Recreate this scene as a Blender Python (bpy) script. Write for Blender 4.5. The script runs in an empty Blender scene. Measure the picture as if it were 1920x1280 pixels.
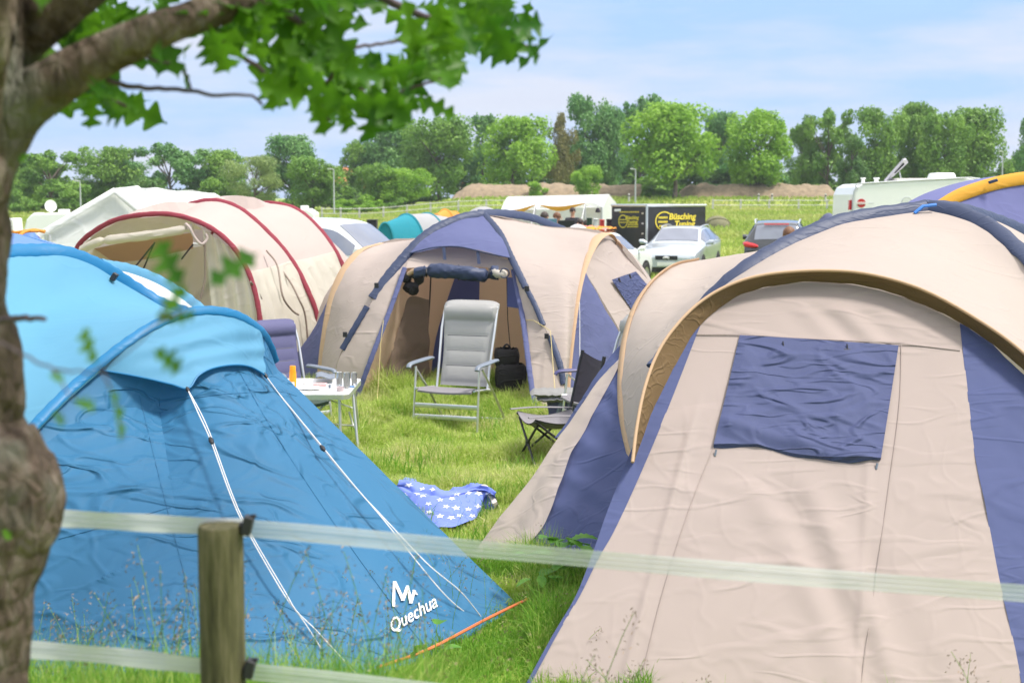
import bpy, bmesh, math, random
import numpy as np
from mathutils import Vector, noise, Matrix, Euler
from mathutils.bvhtree import BVHTree

SC = bpy.context.scene
COL = SC.collection
# ------------------------------------------------------------- camera
F = 50.0 / 36.0 * 1920.0
H = 2.3
PITCH = math.atan(268.0 / F)
cam_d = bpy.data.cameras.new('camera')
cam = bpy.data.objects.new('camera', cam_d)
COL.objects.link(cam)
cam.location = (0, 0, H)
cam.rotation_euler = (math.pi / 2 - PITCH, 0, 0)
cam_d.lens = 50
cam_d.sensor_width = 36
cam_d.clip_start = 0.05
cam_d.clip_end = 3000
cam_d.dof.use_dof = True
cam_d.dof.focus_distance = 9.5
cam_d.dof.aperture_fstop = 4.0
SC.camera = cam

# ------------------------------------------------------------- world and sun
SUN_EL, SUN_AZ = math.radians(60), math.radians(104)   # azimuth measured from +Y (view direction), negative = to the left
SKY_STRENGTH = 0.11
SUN_STRENGTH = 1.5
SUN_ANGLE = 10
EXPOSURE = 1.76
HAZE = 0.0003
world = bpy.data.worlds.new('World')
SC.world = world
world.use_nodes = True
nt = world.node_tree
nt.nodes.clear()
out = nt.nodes.new('ShaderNodeOutputWorld')
bg = nt.nodes.new('ShaderNodeBackground')
sky = nt.nodes.new('ShaderNodeTexSky')
sky.sky_type = 'NISHITA'
sky.sun_disc = False
sky.sun_elevation = SUN_EL
sky.sun_rotation = SUN_AZ
sky.air_density = 1.0
sky.dust_density = 1.2
sky.ozone_density = 1.5
tc = nt.nodes.new('ShaderNodeTexCoord')
mp = nt.nodes.new('ShaderNodeMapping')
mp.inputs['Scale'].default_value = (1.6, 1.6, 9.0)
nz = nt.nodes.new('ShaderNodeTexNoise')
nz.inputs['Scale'].default_value = 2.2
nz.inputs['Detail'].default_value = 6
nz.inputs['Roughness'].default_value = 0.55
cr = nt.nodes.new('ShaderNodeValToRGB')
cr.color_ramp.elements[0].position = 0.38
cr.color_ramp.elements[0].color = (0.86, 0.86, 0.86, 1)
cr.color_ramp.elements[1].position = 0.66
cr.color_ramp.elements[1].color = (0.97, 0.97, 0.97, 1)
mx = nt.nodes.new('ShaderNodeMix')
mx.data_type = 'RGBA'
nt.links.new(tc.outputs['Generated'], mp.inputs['Vector'])
nt.links.new(mp.outputs[0], nz.inputs['Vector'])
nt.links.new(nz.outputs['Fac'], cr.inputs['Fac'])
nt.links.new(cr.outputs['Color'], mx.inputs['Factor'])
nt.links.new(sky.outputs[0], mx.inputs['A'])
veil = nt.nodes.new('ShaderNodeValToRGB')                  # thin high cloud, denser in drifting patches
veil.color_ramp.elements[0].position = 0.43
veil.color_ramp.elements[0].color = (0.35, 0.56, 0.98, 1)
veil.color_ramp.elements[1].position = 0.62
veil.color_ramp.elements[1].color = (0.72, 0.77, 0.93, 1)
nt.links.new(nz.outputs['Fac'], veil.inputs['Fac'])
vs_ = nt.nodes.new('ShaderNodeVectorMath')
vs_.operation = 'SCALE'
vs_.inputs['Scale'].default_value = 2.95
ov = nt.nodes.new('ShaderNodeMix')                           # and whiter overhead
ov.data_type = 'RGBA'
ov.inputs['B'].default_value = (0.74, 0.72, 0.70, 1)
nt.links.new(veil.outputs['Color'], ov.inputs['A'])
nt.links.new(ov.outputs['Result'], vs_.inputs[0])
# the veil is brighter overhead than at the horizon, as any thin overcast is
sx = nt.nodes.new('ShaderNodeSeparateXYZ')
nt.links.new(tc.outputs['Generated'], sx.inputs[0])
mr = nt.nodes.new('ShaderNodeMapRange')
for i_, v_ in ((1, 0.12), (2, 0.9), (3, 2.72), (4, 7.0)):
    mr.inputs[i_].default_value = v_
nt.links.new(sx.outputs['Z'], mr.inputs[0])
nt.links.new(mr.outputs[0], vs_.inputs['Scale'])
mr2 = nt.nodes.new('ShaderNodeMapRange')
for i_, v_ in ((1, 0.14), (2, 0.6), (3, 0.0), (4, 1.0)):
    mr2.inputs[i_].default_value = v_
nt.links.new(sx.outputs['Z'], mr2.inputs[0])
nt.links.new(mr2.outputs[0], ov.inputs['Factor'])
nt.links.new(vs_.outputs[0], mx.inputs['B'])
nt.links.new(mx.outputs['Result'], bg.inputs['Color'])
bg.inputs['Strength'].default_value = SKY_STRENGTH
nt.links.new(bg.outputs[0], out.inputs[0])

sl = bpy.data.lights.new('sun', 'SUN')
sl.energy = SUN_STRENGTH
sl.angle = math.radians(SUN_ANGLE)
sl.color = (1.0, 0.95, 0.87)
so = bpy.data.objects.new('sun', sl)
COL.objects.link(so)
sd = Vector((math.sin(SUN_AZ) * math.cos(SUN_EL), math.cos(SUN_AZ) * math.cos(SUN_EL), math.sin(SUN_EL)))
so.rotation_euler = sd.to_track_quat('Z', 'Y').to_euler()
SC.view_settings.view_transform = 'Standard'
SC.view_settings.look = 'None'
SC.view_settings.exposure = EXPOSURE
SC.view_settings.gamma = 1.0
SC.cycles.max_bounces = 8
SC.cycles.transparent_max_bounces = 12

# ------------------------------------------------------------- helpers
CAM = Vector((0, 0, H))
FW = Vector((0, math.cos(PITCH), -math.sin(PITCH)))
UP = Vector((0, math.sin(PITCH), math.cos(PITCH)))
RT = Vector((1, 0, 0))


def ray(px, py):
    return FW + RT * ((px - 960) / F) + UP * ((640 - py) / F)


def P(px, py, Y):
    """point at depth Y (metres along the ground) seen at photo pixel px,py"""
    d = ray(px, py)
    return CAM + d * (Y / d.y)


def G(px, py, z=0.0):
    d = ray(px, py)
    return CAM + d * ((z - H) / d.z)


def PX(l):
    return [P(*p) if not isinstance(p, Vector) else p for p in l]


def sstep(a, b, x):
    t = max(0.0, min(1.0, (x - a) / (b - a)))
    return t * t * (3 - 2 * t)


def ground_z(x, y):
    z = 0.78 * sstep(5.9, 3.3, y)
    if y > 45:
        w = sstep(-0.11, -0.02, x / y)
        z += sstep(45, 135, y) * (0.55 + 0.75 * w)
        z += 1.0 * w * sstep(133, 141, y) + 0.5 * (1 - w) * sstep(135, 150, y)
    return z


def cr_pt(p0, p1, p2, p3, t):
    return 0.5 * ((2 * p1) + (p2 - p0) * t + (2 * p0 - 5 * p1 + 4 * p2 - p3) * t * t + (3 * p1 - p0 - 3 * p2 + p3) * t ** 3)


def spline(pts, n, smooth=True):
    """n+1 points evenly spaced by length along a smooth curve through pts"""
    pts = PX(pts)
    if len(pts) == 2 or not smooth:
        dense = []
        for i in range(len(pts) - 1):
            for k in range(24):
                dense.append(pts[i].lerp(pts[i + 1], k / 24))
        dense.append(pts[-1])
    else:
        q = [2 * pts[0] - pts[1]] + pts + [2 * pts[-1] - pts[-2]]
        dense = []
        for i in range(len(pts) - 1):
            for k in range(16):
                dense.append(cr_pt(q[i], q[i + 1], q[i + 2], q[i + 3], k / 16))
        dense.append(pts[-1].copy())
    L = [0.0]
    for i in range(1, len(dense)):
        L.append(L[-1] + (dense[i] - dense[i - 1]).length)
    tot = L[-1] or 1e-9
    res, j = [], 0
    for k in range(n + 1):
        s = tot * k / n
        while j < len(L) - 2 and L[j + 1] < s:
            j += 1
        seg = L[j + 1] - L[j]
        res.append(dense[j].lerp(dense[j + 1], (s - L[j]) / seg if seg > 1e-9 else 0))
    return res


def fb(x, y, z, s=1.0, o=3):
    v, a, f = 0.0, 1.0, s
    for i in range(o):
        v += a * noise.noise(Vector((x * f + i * 7.3, y * f, z * f)))
        a *= 0.5
        f *= 2.03
    return v


class MB:
    """collects shapes and links them as ONE mesh object"""

    def __init__(s):
        s.v, s.f, s.m, s.uv = [], [], [], None

    def add(s, vs, fs, m=0):
        b = len(s.v)
        s.v += [tuple(v) for v in vs]
        s.f += [tuple(i + b for i in f) for f in fs]
        s.m += [m] * len(fs)

    def grid(s, rows, m=0, closed=False):
        n = len(rows[0])
        vs = [p for r in rows for p in r]
        fs = []
        for i in range(len(rows) - 1):
            for j in range(n - (0 if closed else 1)):
                k = (j + 1) % n
                fs.append((i * n + j, i * n + k, (i + 1) * n + k, (i + 1) * n + j))
        s.add(vs, fs, m)

    def poly(s, pts, m=0):
        s.add(pts, [tuple(range(len(pts)))], m)

    def box(s, c, d, rot=None, m=0, taper=1.0):
        c = Vector(c)
        R = rot if rot is not None else Matrix.Identity(3)
        vs = []
        for z in (-.5, .5):
            k = 1 if z < 0 else taper
            for x, y in ((-.5, -.5), (.5, -.5), (.5, .5), (-.5, .5)):
                vs.append(c + R @ Vector((x * d[0] * k, y * d[1] * k, z * d[2])))
        s.add(vs, [(3, 2, 1, 0), (4, 5, 6, 7), (0, 1, 5, 4), (1, 2, 6, 5), (2, 3, 7, 6), (3, 0, 4, 7)], m)

    def tube(s, pts, r, n=8, m=0, cap=True, flat=None):
        """r: number or list; flat=(a,b,normal_fn) gives an elliptic section"""
        pts = [Vector(p) for p in pts]
        N = len(pts)
        rs = r if isinstance(r, (list, tuple)) else [r] * N
        rows, prev = [], None
        for i, p in enumerate(pts):
            t = (pts[min(i + 1, N - 1)] - pts[max(i - 1, 0)])
            t = t.normalized() if t.length > 1e-9 else Vector((0, 0, 1))
            if flat:
                nn = flat(p)
                side = t.cross(nn).normalized()
                nn = side.cross(t).normalized()
            else:
                if prev is None:
                    a = Vector((0, 0, 1)) if abs(t.z) < .9 else Vector((1, 0, 0))
                    side = t.cross(a).normalized()
                else:
                    side = (prev - t * prev.dot(t)).normalized()
                prev = side
                nn = side.cross(t).normalized()
            rr = rs[i]
            ra, rb = rr if isinstance(rr, tuple) else (rr, rr)
            rows.append([p + side * (ra * math.cos(2 * math.pi * k / n)) + nn * (rb * math.sin(2 * math.pi * k / n)) for k in range(n)])
        s.grid(rows, m, True)
        if cap:
            s.poly(rows[0][::-1], m)
            s.poly(rows[-1], m)

    def lathe(s, c, prof, n=20, m=0, axis=None, squash=(1, 1)):
        """prof: list of (radius, height)"""
        c = Vector(c)
        R = axis.to_track_quat('Z', 'Y').to_matrix() if axis is not None else Matrix.Identity(3)
        rows = [[c + R @ Vector((r * math.cos(2 * math.pi * k / n) * squash[0], r * math.sin(2 * math.pi * k / n) * squash[1], h)) for k in range(n)] for r, h in prof]
        s.grid(rows, m, True)

    def prism(s, poly, vec, m=0):
        """poly: list of points, extruded by vec"""
        n = len(poly)
        vec = Vector(vec)
        vs = [Vector(p) for p in poly] + [Vector(p) + vec for p in poly]
        fs = [tuple(range(n))[::-1], tuple(range(n, 2 * n))] + [(i, (i + 1) % n, n + (i + 1) % n, n + i) for i in range(n)]
        s.add(vs, fs, m)

    def build(s, name, mats, parent=None, smooth=True, thick=0, bevel=0, fixn=False, sub=0):
        me = bpy.data.meshes.new(name)
        o0 = world_loc(parent) if parent is not None else Vector((0, 0, 0))
        inv = world_mat(parent).inverted() if parent is not None else None
        vs = [inv @ Vector(v) for v in s.v] if inv is not None else s.v
        me.from_pydata([tuple(v) for v in vs], [], s.f)
        for mm in (mats if isinstance(mats, (list, tuple)) else [mats]):
            me.materials.append(mm)
        me.polygons.foreach_set('material_index', s.m)
        me.polygons.foreach_set('use_smooth', [smooth] * len(s.f))
        o = bpy.data.objects.new(name, me)
        COL.objects.link(o)
        if fixn:
            bm = bmesh.new()
            bm.from_mesh(me)
            bmesh.ops.remove_doubles(bm, verts=bm.verts, dist=1e-5)
            bmesh.ops.recalc_face_normals(bm, faces=bm.faces)
            bm.to_mesh(me)
            bm.free()
        if parent is not None:
            o.parent = parent
        if thick:
            md = o.modifiers.new('thickness', 'SOLIDIFY')
            md.thickness = thick
            md.offset = 0
        if bevel:
            md = o.modifiers.new('bevel', 'BEVEL')
            md.width = bevel
            md.segments = 2
            md.limit_method = 'ANGLE'
            md.angle_limit = math.radians(40)
        if sub:
            md = o.modifiers.new('sub', 'SUBSURF')
            md.levels = md.render_levels = sub
        if smooth and not thick:
            try:
                me.set_sharp_from_angle(angle=math.radians(50))
            except Exception:
                pass
        return o


def world_mat(o):
    m = o.matrix_basis.copy()
    p = o.parent
    while p is not None:
        m = p.matrix_basis @ m
        p = p.parent
    return m


def world_loc(o):
    return world_mat(o).translation


def tag(o, label=None, cat=None, group=None, kind=None):
    if label:
        o['label'] = label
    if cat:
        o['category'] = cat
    if group:
        o['group'] = group
    if kind:
        o['kind'] = kind
    return o


def thing(name, label, cat, loc, rz=0.0, group=None):
    o = bpy.data.objects.new(name, None)
    COL.objects.link(o)
    o.empty_display_size = 0.1
    o.location = loc
    o.rotation_euler = (0, 0, rz)
    return tag(o, label, cat, group)


def copy_tree(o, parent=None):
    c = o.copy()
    COL.objects.link(c)
    if parent is not None:
        c.parent = parent
    for ch in list(o.children):
        copy_tree(ch, c)
    return c


def loft(rows, nu, nv, smooth_u=True, smooth_v=True, disp=None):
    """surface through several curves (each list of pixel triples or points)"""
    cs = [spline(r, nu, smooth_u) if not (isinstance(r, list) and len(r) == nu + 1 and isinstance(r[0], Vector)) else r for r in rows]
    k = len(cs)
    out_rows = []
    for a in range(nv + 1):
        x = a / nv * (k - 1)
        i = min(int(x), k - 2)
        t = x - i
        row = []
        for j in range(nu + 1):
            p1, p2 = cs[i][j], cs[i + 1][j]
            if smooth_v and k > 2:
                p0 = cs[i - 1][j] if i > 0 else 2 * p1 - p2
                p3 = cs[i + 2][j] if i < k - 2 else 2 * p2 - p1
                row.append(cr_pt(p0, p1, p2, p3, t))
            else:
                row.append(p1.lerp(p2, t))
        out_rows.append(row)
    if disp:
        res = []
        for a, row in enumerate(out_rows):
            nr = []
            for j, p in enumerate(row):
                du = row[min(j + 1, nu)] - row[max(j - 1, 0)]
                dv = out_rows[min(a + 1, nv)][j] - out_rows[max(a - 1, 0)][j]
                n = du.cross(dv)
                if n.length > 1e-12:
                    n.normalize()
                    if n.dot(p - CAM) > 0:
                        n = -n
                nr.append(p + n * disp(j / nu, a / nv, p))
            res.append(nr)
        return res
    return out_rows


def hexc(r, g, b):
    """sRGB 0-255 to linear"""
    def c(x):
        x /= 255
        return x / 12.92 if x <= .04045 else ((x + .055) / 1.055) ** 2.4
    return (c(r), c(g), c(b), 1)


def new_mat(name):
    m = bpy.data.materials.new(name)
    m.use_nodes = True
    n = m.node_tree
    b = n.nodes['Principled BSDF']
    return m, n, b, n.links


def mnode(n, t, **kw):
    x = n.nodes.new(t)
    for k, v in kw.items():
        x.inputs[k.replace('_', ' ')].default_value = v
    return x


def plain(name, col, rough=0.5, metal=0.0, var=0.12, scale=8, bump=0.0, coat=0.0, spec=0.5):
    m, n, b, L = new_mat(name)
    b.inputs['Roughness'].default_value = rough
    b.inputs['Metallic'].default_value = metal
    b.inputs['Specular IOR Level'].default_value = spec
    if coat:
        b.inputs['Coat Weight'].default_value = coat
        b.inputs['Coat Roughness'].default_value = 0.05
    t = mnode(n, 'ShaderNodeTexCoord')
    z = mnode(n, 'ShaderNodeTexNoise', Scale=scale, Detail=4.0)
    L.new(t.outputs['Object'], z.inputs['Vector'])
    mx = n.nodes.new('ShaderNodeMix')
    mx.data_type = 'RGBA'
    c = Vector(col[:3])
    mx.inputs['A'].default_value = (*(c * (1 - var)), 1)
    mx.inputs['B'].default_value = (*(c * (1 + var)), 1)
    L.new(z.outputs['Fac'], mx.inputs['Factor'])
    L.new(mx.outputs['Result'], b.inputs['Base Color'])
    if bump:
        bp = mnode(n, 'ShaderNodeBump', Strength=bump, Distance=0.01)
        L.new(z.outputs['Fac'], bp.inputs['Height'])
        L.new(bp.outputs[0], b.inputs['Normal'])
    return m


def fabric(name, col, crumple=0.5, scale=5.0, transl=0.25, rough=0.75, dirt=0.06, stretch=(1, 1, 1), rot=(0, 0, 0), soft=0.25, dist=0.03, sheen=0.1):
    """tent cloth: creases from distorted cells, soft folds, faint stains, some light passes through"""
    m, n, b, L = new_mat(name)
    t = mnode(n, 'ShaderNodeTexCoord')
    mp = mnode(n, 'ShaderNodeMapping', Scale=stretch, Rotation=rot)
    L.new(t.outputs['Object'], mp.inputs['Vector'])

    def rng(x, a, b_, c, d):
        q = n.nodes.new('ShaderNodeMapRange')
        q.interpolation_type = 'SMOOTHSTEP'
        for i, val in ((1, a), (2, b_), (3, c), (4, d)):
            q.inputs[i].default_value = val
        L.new(x, q.inputs[0])
        return q.outputs[0]

    # sparse packing creases: thin ridges along the level lines of stretched noise, at several angles
    ridges = []
    for k, (ang, sc, wd, am) in enumerate(((.35, 1.0, .034, 1.0), (1.25, 1.4, .036, .8), (2.2, .8, .028, 1.0), (2.8, 2.2, .045, .45), (.8, 2.6, .045, .4))):
        mk = mnode(n, 'ShaderNodeMapping', Rotation=(0, ang, .3 * k), Scale=(scale * .16 * sc, scale * .5 * sc, scale * .62 * sc), Location=(k * 3.1, k, 0))
        L.new(t.outputs['Object'], mk.inputs['Vector'])
        zk = mnode(n, 'ShaderNodeTexNoise', Scale=1.0, Detail=1.5, Roughness=.4)
        L.new(mk.outputs[0], zk.inputs['Vector'])
        ab = n.nodes.new('ShaderNodeMath')
        ab.operation = 'SUBTRACT'
        ab.inputs[1].default_value = .5
        L.new(zk.outputs['Fac'], ab.inputs[0])
        ab2 = n.nodes.new('ShaderNodeMath')
        ab2.operation = 'ABSOLUTE'
        L.new(ab.outputs[0], ab2.inputs[0])
        mzk = mnode(n, 'ShaderNodeTexNoise', Scale=scale * .35, Detail=1.0)
        mlk = mnode(n, 'ShaderNodeMapping', Location=(k * 5.7, 2, k))
        L.new(t.outputs['Object'], mlk.inputs['Vector'])
        L.new(mlk.outputs[0], mzk.inputs['Vector'])
        ridges.append((rng(ab2.outputs[0], 0, wd, am, 0), rng(mzk.outputs['Fac'], .47, .60, 0, 1)))
    z1 = mnode(n, 'ShaderNodeTexNoise', Scale=scale * .5, Detail=5.0)
    L.new(mp.outputs[0], z1.inputs['Vector'])

    def mth(op, a, bb):
        x = n.nodes.new('ShaderNodeMath')
        x.operation = op
        for i, q in enumerate((a, bb)):
            if isinstance(q, (int, float)):
                x.inputs[i].default_value = q
            else:
                L.new(q, x.inputs[i])
        return x.outputs[0]
    h = 0.0
    for rd, mk_ in ridges:
        h = mth('ADD', h, mth('MULTIPLY', mth('MULTIPLY', rd, mk_), crumple * .34))
    h = mth('ADD', h, mth('MULTIPLY', z1.outputs['Fac'], soft))
    bp = mnode(n, 'ShaderNodeBump', Strength=1.0, Distance=dist)
    L.new(h, bp.inputs['Height'])
    z2 = mnode(n, 'ShaderNodeTexNoise', Scale=1.7, Detail=6.0, Roughness=0.65)
    L.new(t.outputs['Object'], z2.inputs['Vector'])
    mx = n.nodes.new('ShaderNodeMix')
    mx.data_type = 'RGBA'
    c = Vector(col[:3])
    mx.inputs['A'].default_value = (*(c * (1 - dirt)), 1)
    mx.inputs['B'].default_value = (*(c * (1 + dirt)), 1)
    L.new(z2.outputs['Fac'], mx.inputs['Factor'])
    L.new(mx.outputs['Result'], b.inputs['Base Color'])
    L.new(bp.outputs[0], b.inputs['Normal'])
    b.inputs['Roughness'].default_value = rough
    b.inputs['Specular IOR Level'].default_value = 0.3
    if transl:
        tr = n.nodes.new('ShaderNodeBsdfTranslucent')
        L.new(mx.outputs['Result'], tr.inputs['Color'])
        L.new(bp.outputs[0], tr.inputs['Normal'])
        ms = mnode(n, 'ShaderNodeMixShader', Fac=transl)
        L.new(b.outputs[0], ms.inputs[1])
        L.new(tr.outputs[0], ms.inputs[2])
        L.new(ms.outputs[0], n.nodes['Material Output'].inputs['Surface'])
    return m


def leafmat(name, c1, c2, transl=0.4, rough=0.5, scale=0.6, rnd=0.0):
    m, n, b, L = new_mat(name)
    t = mnode(n, 'ShaderNodeTexCoord')
    z = mnode(n, 'ShaderNodeTexNoise', Scale=scale, Detail=3.0)
    L.new(t.outputs['Object'], z.inputs['Vector'])
    r = mnode(n, 'ShaderNodeValToRGB')
    r.color_ramp.elements[0].position = .35
    r.color_ramp.elements[0].color = c1
    r.color_ramp.elements[1].position = .65
    r.color_ramp.elements[1].color = c2
    L.new(z.outputs['Fac'], r.inputs['Fac'])
    L.new(r.outputs['Color'], b.inputs['Base Color'])
    b.inputs['Roughness'].default_value = rough
    b.inputs['Specular IOR Level'].default_value = 0.3
    tr = n.nodes.new('ShaderNodeBsdfTranslucent')
    L.new(r.outputs['Color'], tr.inputs['Color'])
    ms = mnode(n, 'ShaderNodeMixShader', Fac=transl)
    L.new(b.outputs[0], ms.inputs[1])
    L.new(tr.outputs[0], ms.inputs[2])
    L.new(ms.outputs[0], n.nodes['Material Output'].inputs['Surface'])
    return m


def glassmat(name, tint=(.9, .95, 1, 1), rough=0.02):
    m, n, b, L = new_mat(name)
    b.inputs['Base Color'].default_value = tint
    b.inputs['Transmission Weight'].default_value = 1.0
    b.inputs['Roughness'].default_value = rough
    b.inputs['IOR'].default_value = 1.3
    return m


BEIGE = (0.53, 0.452, 0.418, 1)
M = {}
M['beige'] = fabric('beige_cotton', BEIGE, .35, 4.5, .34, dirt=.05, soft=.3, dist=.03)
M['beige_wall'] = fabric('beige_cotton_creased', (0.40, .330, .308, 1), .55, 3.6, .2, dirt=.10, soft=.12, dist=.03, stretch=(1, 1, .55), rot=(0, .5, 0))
M['beige_tan'] = fabric('tan_cotton', (.60, .42, .27, 1), .2, 5, .3)
M['inner_tan'] = fabric('inner_tan_cotton', (.74, .56, .40, 1), .2, 3, .6)
M['inner_blue'] = fabric('inner_blue_cotton', (.13, .17, .45, 1), .2, 3, .6)
M['inner_brown'] = fabric('inner_brown_mesh', (.26, .19, .15, 1), .3, 4, .3)
M['blue'] = fabric('slate_blue_polyester', (0.070, .088, .205, 1), .45, 5, .15, dirt=.05, soft=.15, dist=.03, stretch=(1, 1, .6))
M['blue_flap'] = fabric('slate_blue_flap', (0.060, .074, .165, 1), 1.2, 6.5, .05, dirt=.05, soft=.3, dist=.04)
M['blue_thin'] = fabric('slate_blue_thin', (0.14, .16, .33, 1), .4, 5, .35, dirt=.05)
M['sleeve'] = fabric('slate_blue_sleeve', (0.034, .048, .100, 1), .3, 11, .0, dist=.02, rough=.5)
M['brown_hood'] = fabric('brown_hood_lining', (.155, .098, .045, 1), .5, 9, .05, dist=.02)
M['cream'] = fabric('cream_canvas', (.72, .67, .60, 1), .4, 3, .45, dist=.035, stretch=(1, 1, .4))
M['pinkgrey'] = fabric('pink_grey_roof_cloth', (.55, .46, .435, 1), .2, 4, .3)
M['red_sleeve'] = fabric('dark_red_sleeve', (.24, .035, .055, 1), .4, 10, .0, dist=.02)
M['awning_tan'] = fabric('awning_lining_tan', (.55, .36, .24, 1), .2, 4, .45)
M['white_pvc'] = fabric('white_tarpaulin', (.80, .81, .81, 1), .4, 2.2, .3, rough=.45, dist=.05)
M['cyan_light'] = fabric('light_cyan_flysheet', (.125, .35, .54, 1), .22, 3, .3, rough=.65, dist=.035, stretch=(1, 1, .5))
M['azure'] = fabric('azure_sleeve', (.012, .165, .36, 1), .2, 8, .1, rough=.45, dist=.02)
M['blue_face'] = fabric('mid_blue_flysheet', (.032, .152, .300, 1), 1.5, 4.2, .15, rough=.6, dirt=.07, soft=.12, dist=.04, stretch=(1.6, 1, .8), rot=(.3, .6, .2))
M['periwinkle'] = fabric('periwinkle_flysheet', (.14, .27, .60, 1), .15, 3, .3, rough=.5)
M['white_cloth'] = fabric('white_cloth', (.7, .7, .72, 1), .3, 4, .3)
M['white_print'] = plain('white_print', (.8, .8, .8, 1), .5)
M['orange_cord'] = plain('orange_cord', (.62, .15, .05, 1), .7)
M['rope_white'] = plain('white_guy_rope', (.62, .62, .64, 1), .7, var=.25, scale=90)
M['rope_yellow'] = plain('yellow_guy_rope', (.55, .45, .2, 1), .7)
M['black'] = plain('black_plastic', (.018, .018, .022, 1), .5)
M['black_cloth'] = fabric('black_cloth', (.022, .02, .022, 1), .8, 9, 0, dist=.03)
M['mesh_dark'] = fabric('dark_grey_mesh', (.06, .05, .065, 1), .5, 6, .1)
M['alu'] = plain('brushed_aluminium', (.68, .69, .69, 1), .32, .75, var=.06)
M['white_paint'] = plain('white_painted_tube', (.72, .72, .70, 1), .4)
M['seam_dark'] = plain('dark_seam_piping', (.10, .10, .11, 1), .7)
M['grey_pad'] = fabric('grey_padded_mesh', (.35, .345, .34, 1), .12, 14, 0, rough=.6, dist=.012)
M['grey_seat'] = fabric('mauve_grey_mesh', (.20, .19, .21, 1), .2, 12, 0)
M['grey_plastic'] = plain('blue_grey_plastic', (.15, .18, .23, 1), .45)
M['navy_pad'] = fabric('navy_padded_mesh', (.10, .10, .20, 1), .2, 10, 0, dist=.01)
M['navy_plastic'] = plain('navy_plastic', (.05, .05, .16, 1), .4)
M['green_seat'] = fabric('dark_green_mesh', (.035, .06, .045, 1), .2, 8, 0)
M['orange_plastic'] = plain('orange_bottle_plastic', (.85, .32, .01, 1), .35)
M['yellow_orange'] = fabric('orange_awning_cloth', (.72, .38, .05, 1), .25, 6, .25)
M['glass'] = glassmat('drinking_glass')
M['red'] = plain('red_plastic', (.55, .03, .03, 1), .4)
M['white_gloss'] = plain('white_gloss_shell', (.86, .86, .84, 1), .25, var=.03)
M['rubber'] = plain('tyre_rubber', (.02, .02, .02, 1), .8)
M['rim'] = plain('wheel_alloy', (.45, .45, .46, 1), .35, .7)
M['car_white'] = plain('white_car_paint', (.78, .80, .80, 1), .25, 0, .02, coat=.7)
M['car_silver'] = plain('silver_car_paint', (.50, .55, .60, 1), .28, .35, .02, coat=.8)
M['car_dark'] = plain('anthracite_car_paint', (.05, .055, .065, 1), .25, .3, .02, coat=.9)
M['car_glass'] = plain('tinted_car_glass', (.22, .24, .30, 1), .06, .35, .3, 2, spec=1.0)
M['chrome'] = plain('chrome', (.7, .7, .7, 1), .1, 1)
M['lamp'] = plain('clear_headlamp', (.62, .64, .66, 1), .08, .3, .3, 20)
M['red_lamp'] = plain('red_tail_lamp', (.55, .02, .03, 1), .15)
M['skin'] = plain('skin', (.52, .29, .20, 1), .5)
M['hair'] = plain('light_brown_hair', (.16, .07, .03, 1), .6, 0, .5, 60, bump=.6)
M['hair_dark'] = plain('dark_hair', (.04, .025, .02, 1), .6, 0, .4, 60, bump=.6)
M['cloth_dark'] = fabric('dark_clothing', (.03, .03, .04, 1), .5, 9, 0)
M['cloth_grey'] = fabric('grey_clothing', (.22, .2, .22, 1), .5, 9, 0)
M['cloth_pink'] = fabric('pink_clothing', (.55, .22, .2, 1), .5, 9, 0)
M['teal'] = fabric('teal_tent_cloth', (.02, .26, .34, 1), .3, 4, .2)
M['grey_tent'] = fabric('pale_grey_tent_cloth', (.45, .45, .47, 1), .4, 3, .3)
M['orange_tent'] = fabric('orange_tent_cloth', (.80, .36, .07, 1), .3, 3, .3)
M['dark_tent'] = fabric('dark_blue_grey_tent_cloth', (.10, .11, .19, 1), .4, 4, .1)
M['camo'] = fabric('olive_tent_cloth', (.20, .19, .11, 1), .6, 5, .1, dirt=.4)
M['lilac_tent'] = fabric('lilac_blue_tent_cloth', (.19, .20, .43, 1), .25, 3, .3)
M['trailer_black'] = plain('black_tarpaulin', (.022, .022, .027, 1), .45, var=.2, bump=.1)
M['yellow_print'] = plain('yellow_print', (.75, .60, .05, 1), .5)
M['house_tile'] = plain('orange_roof_tiles', (.50, .17, .08, 1), .8, var=.2, scale=3)
M['house_wall'] = plain('pale_render_wall', (.55, .48, .44, 1), .8)
M['pole_grey'] = plain('galvanised_pole', (.48, .50, .52, 1), .5, .2)
M['grey_panel'] = plain('grey_dish_panel', (.42, .41, .45, 1), .45)

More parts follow.
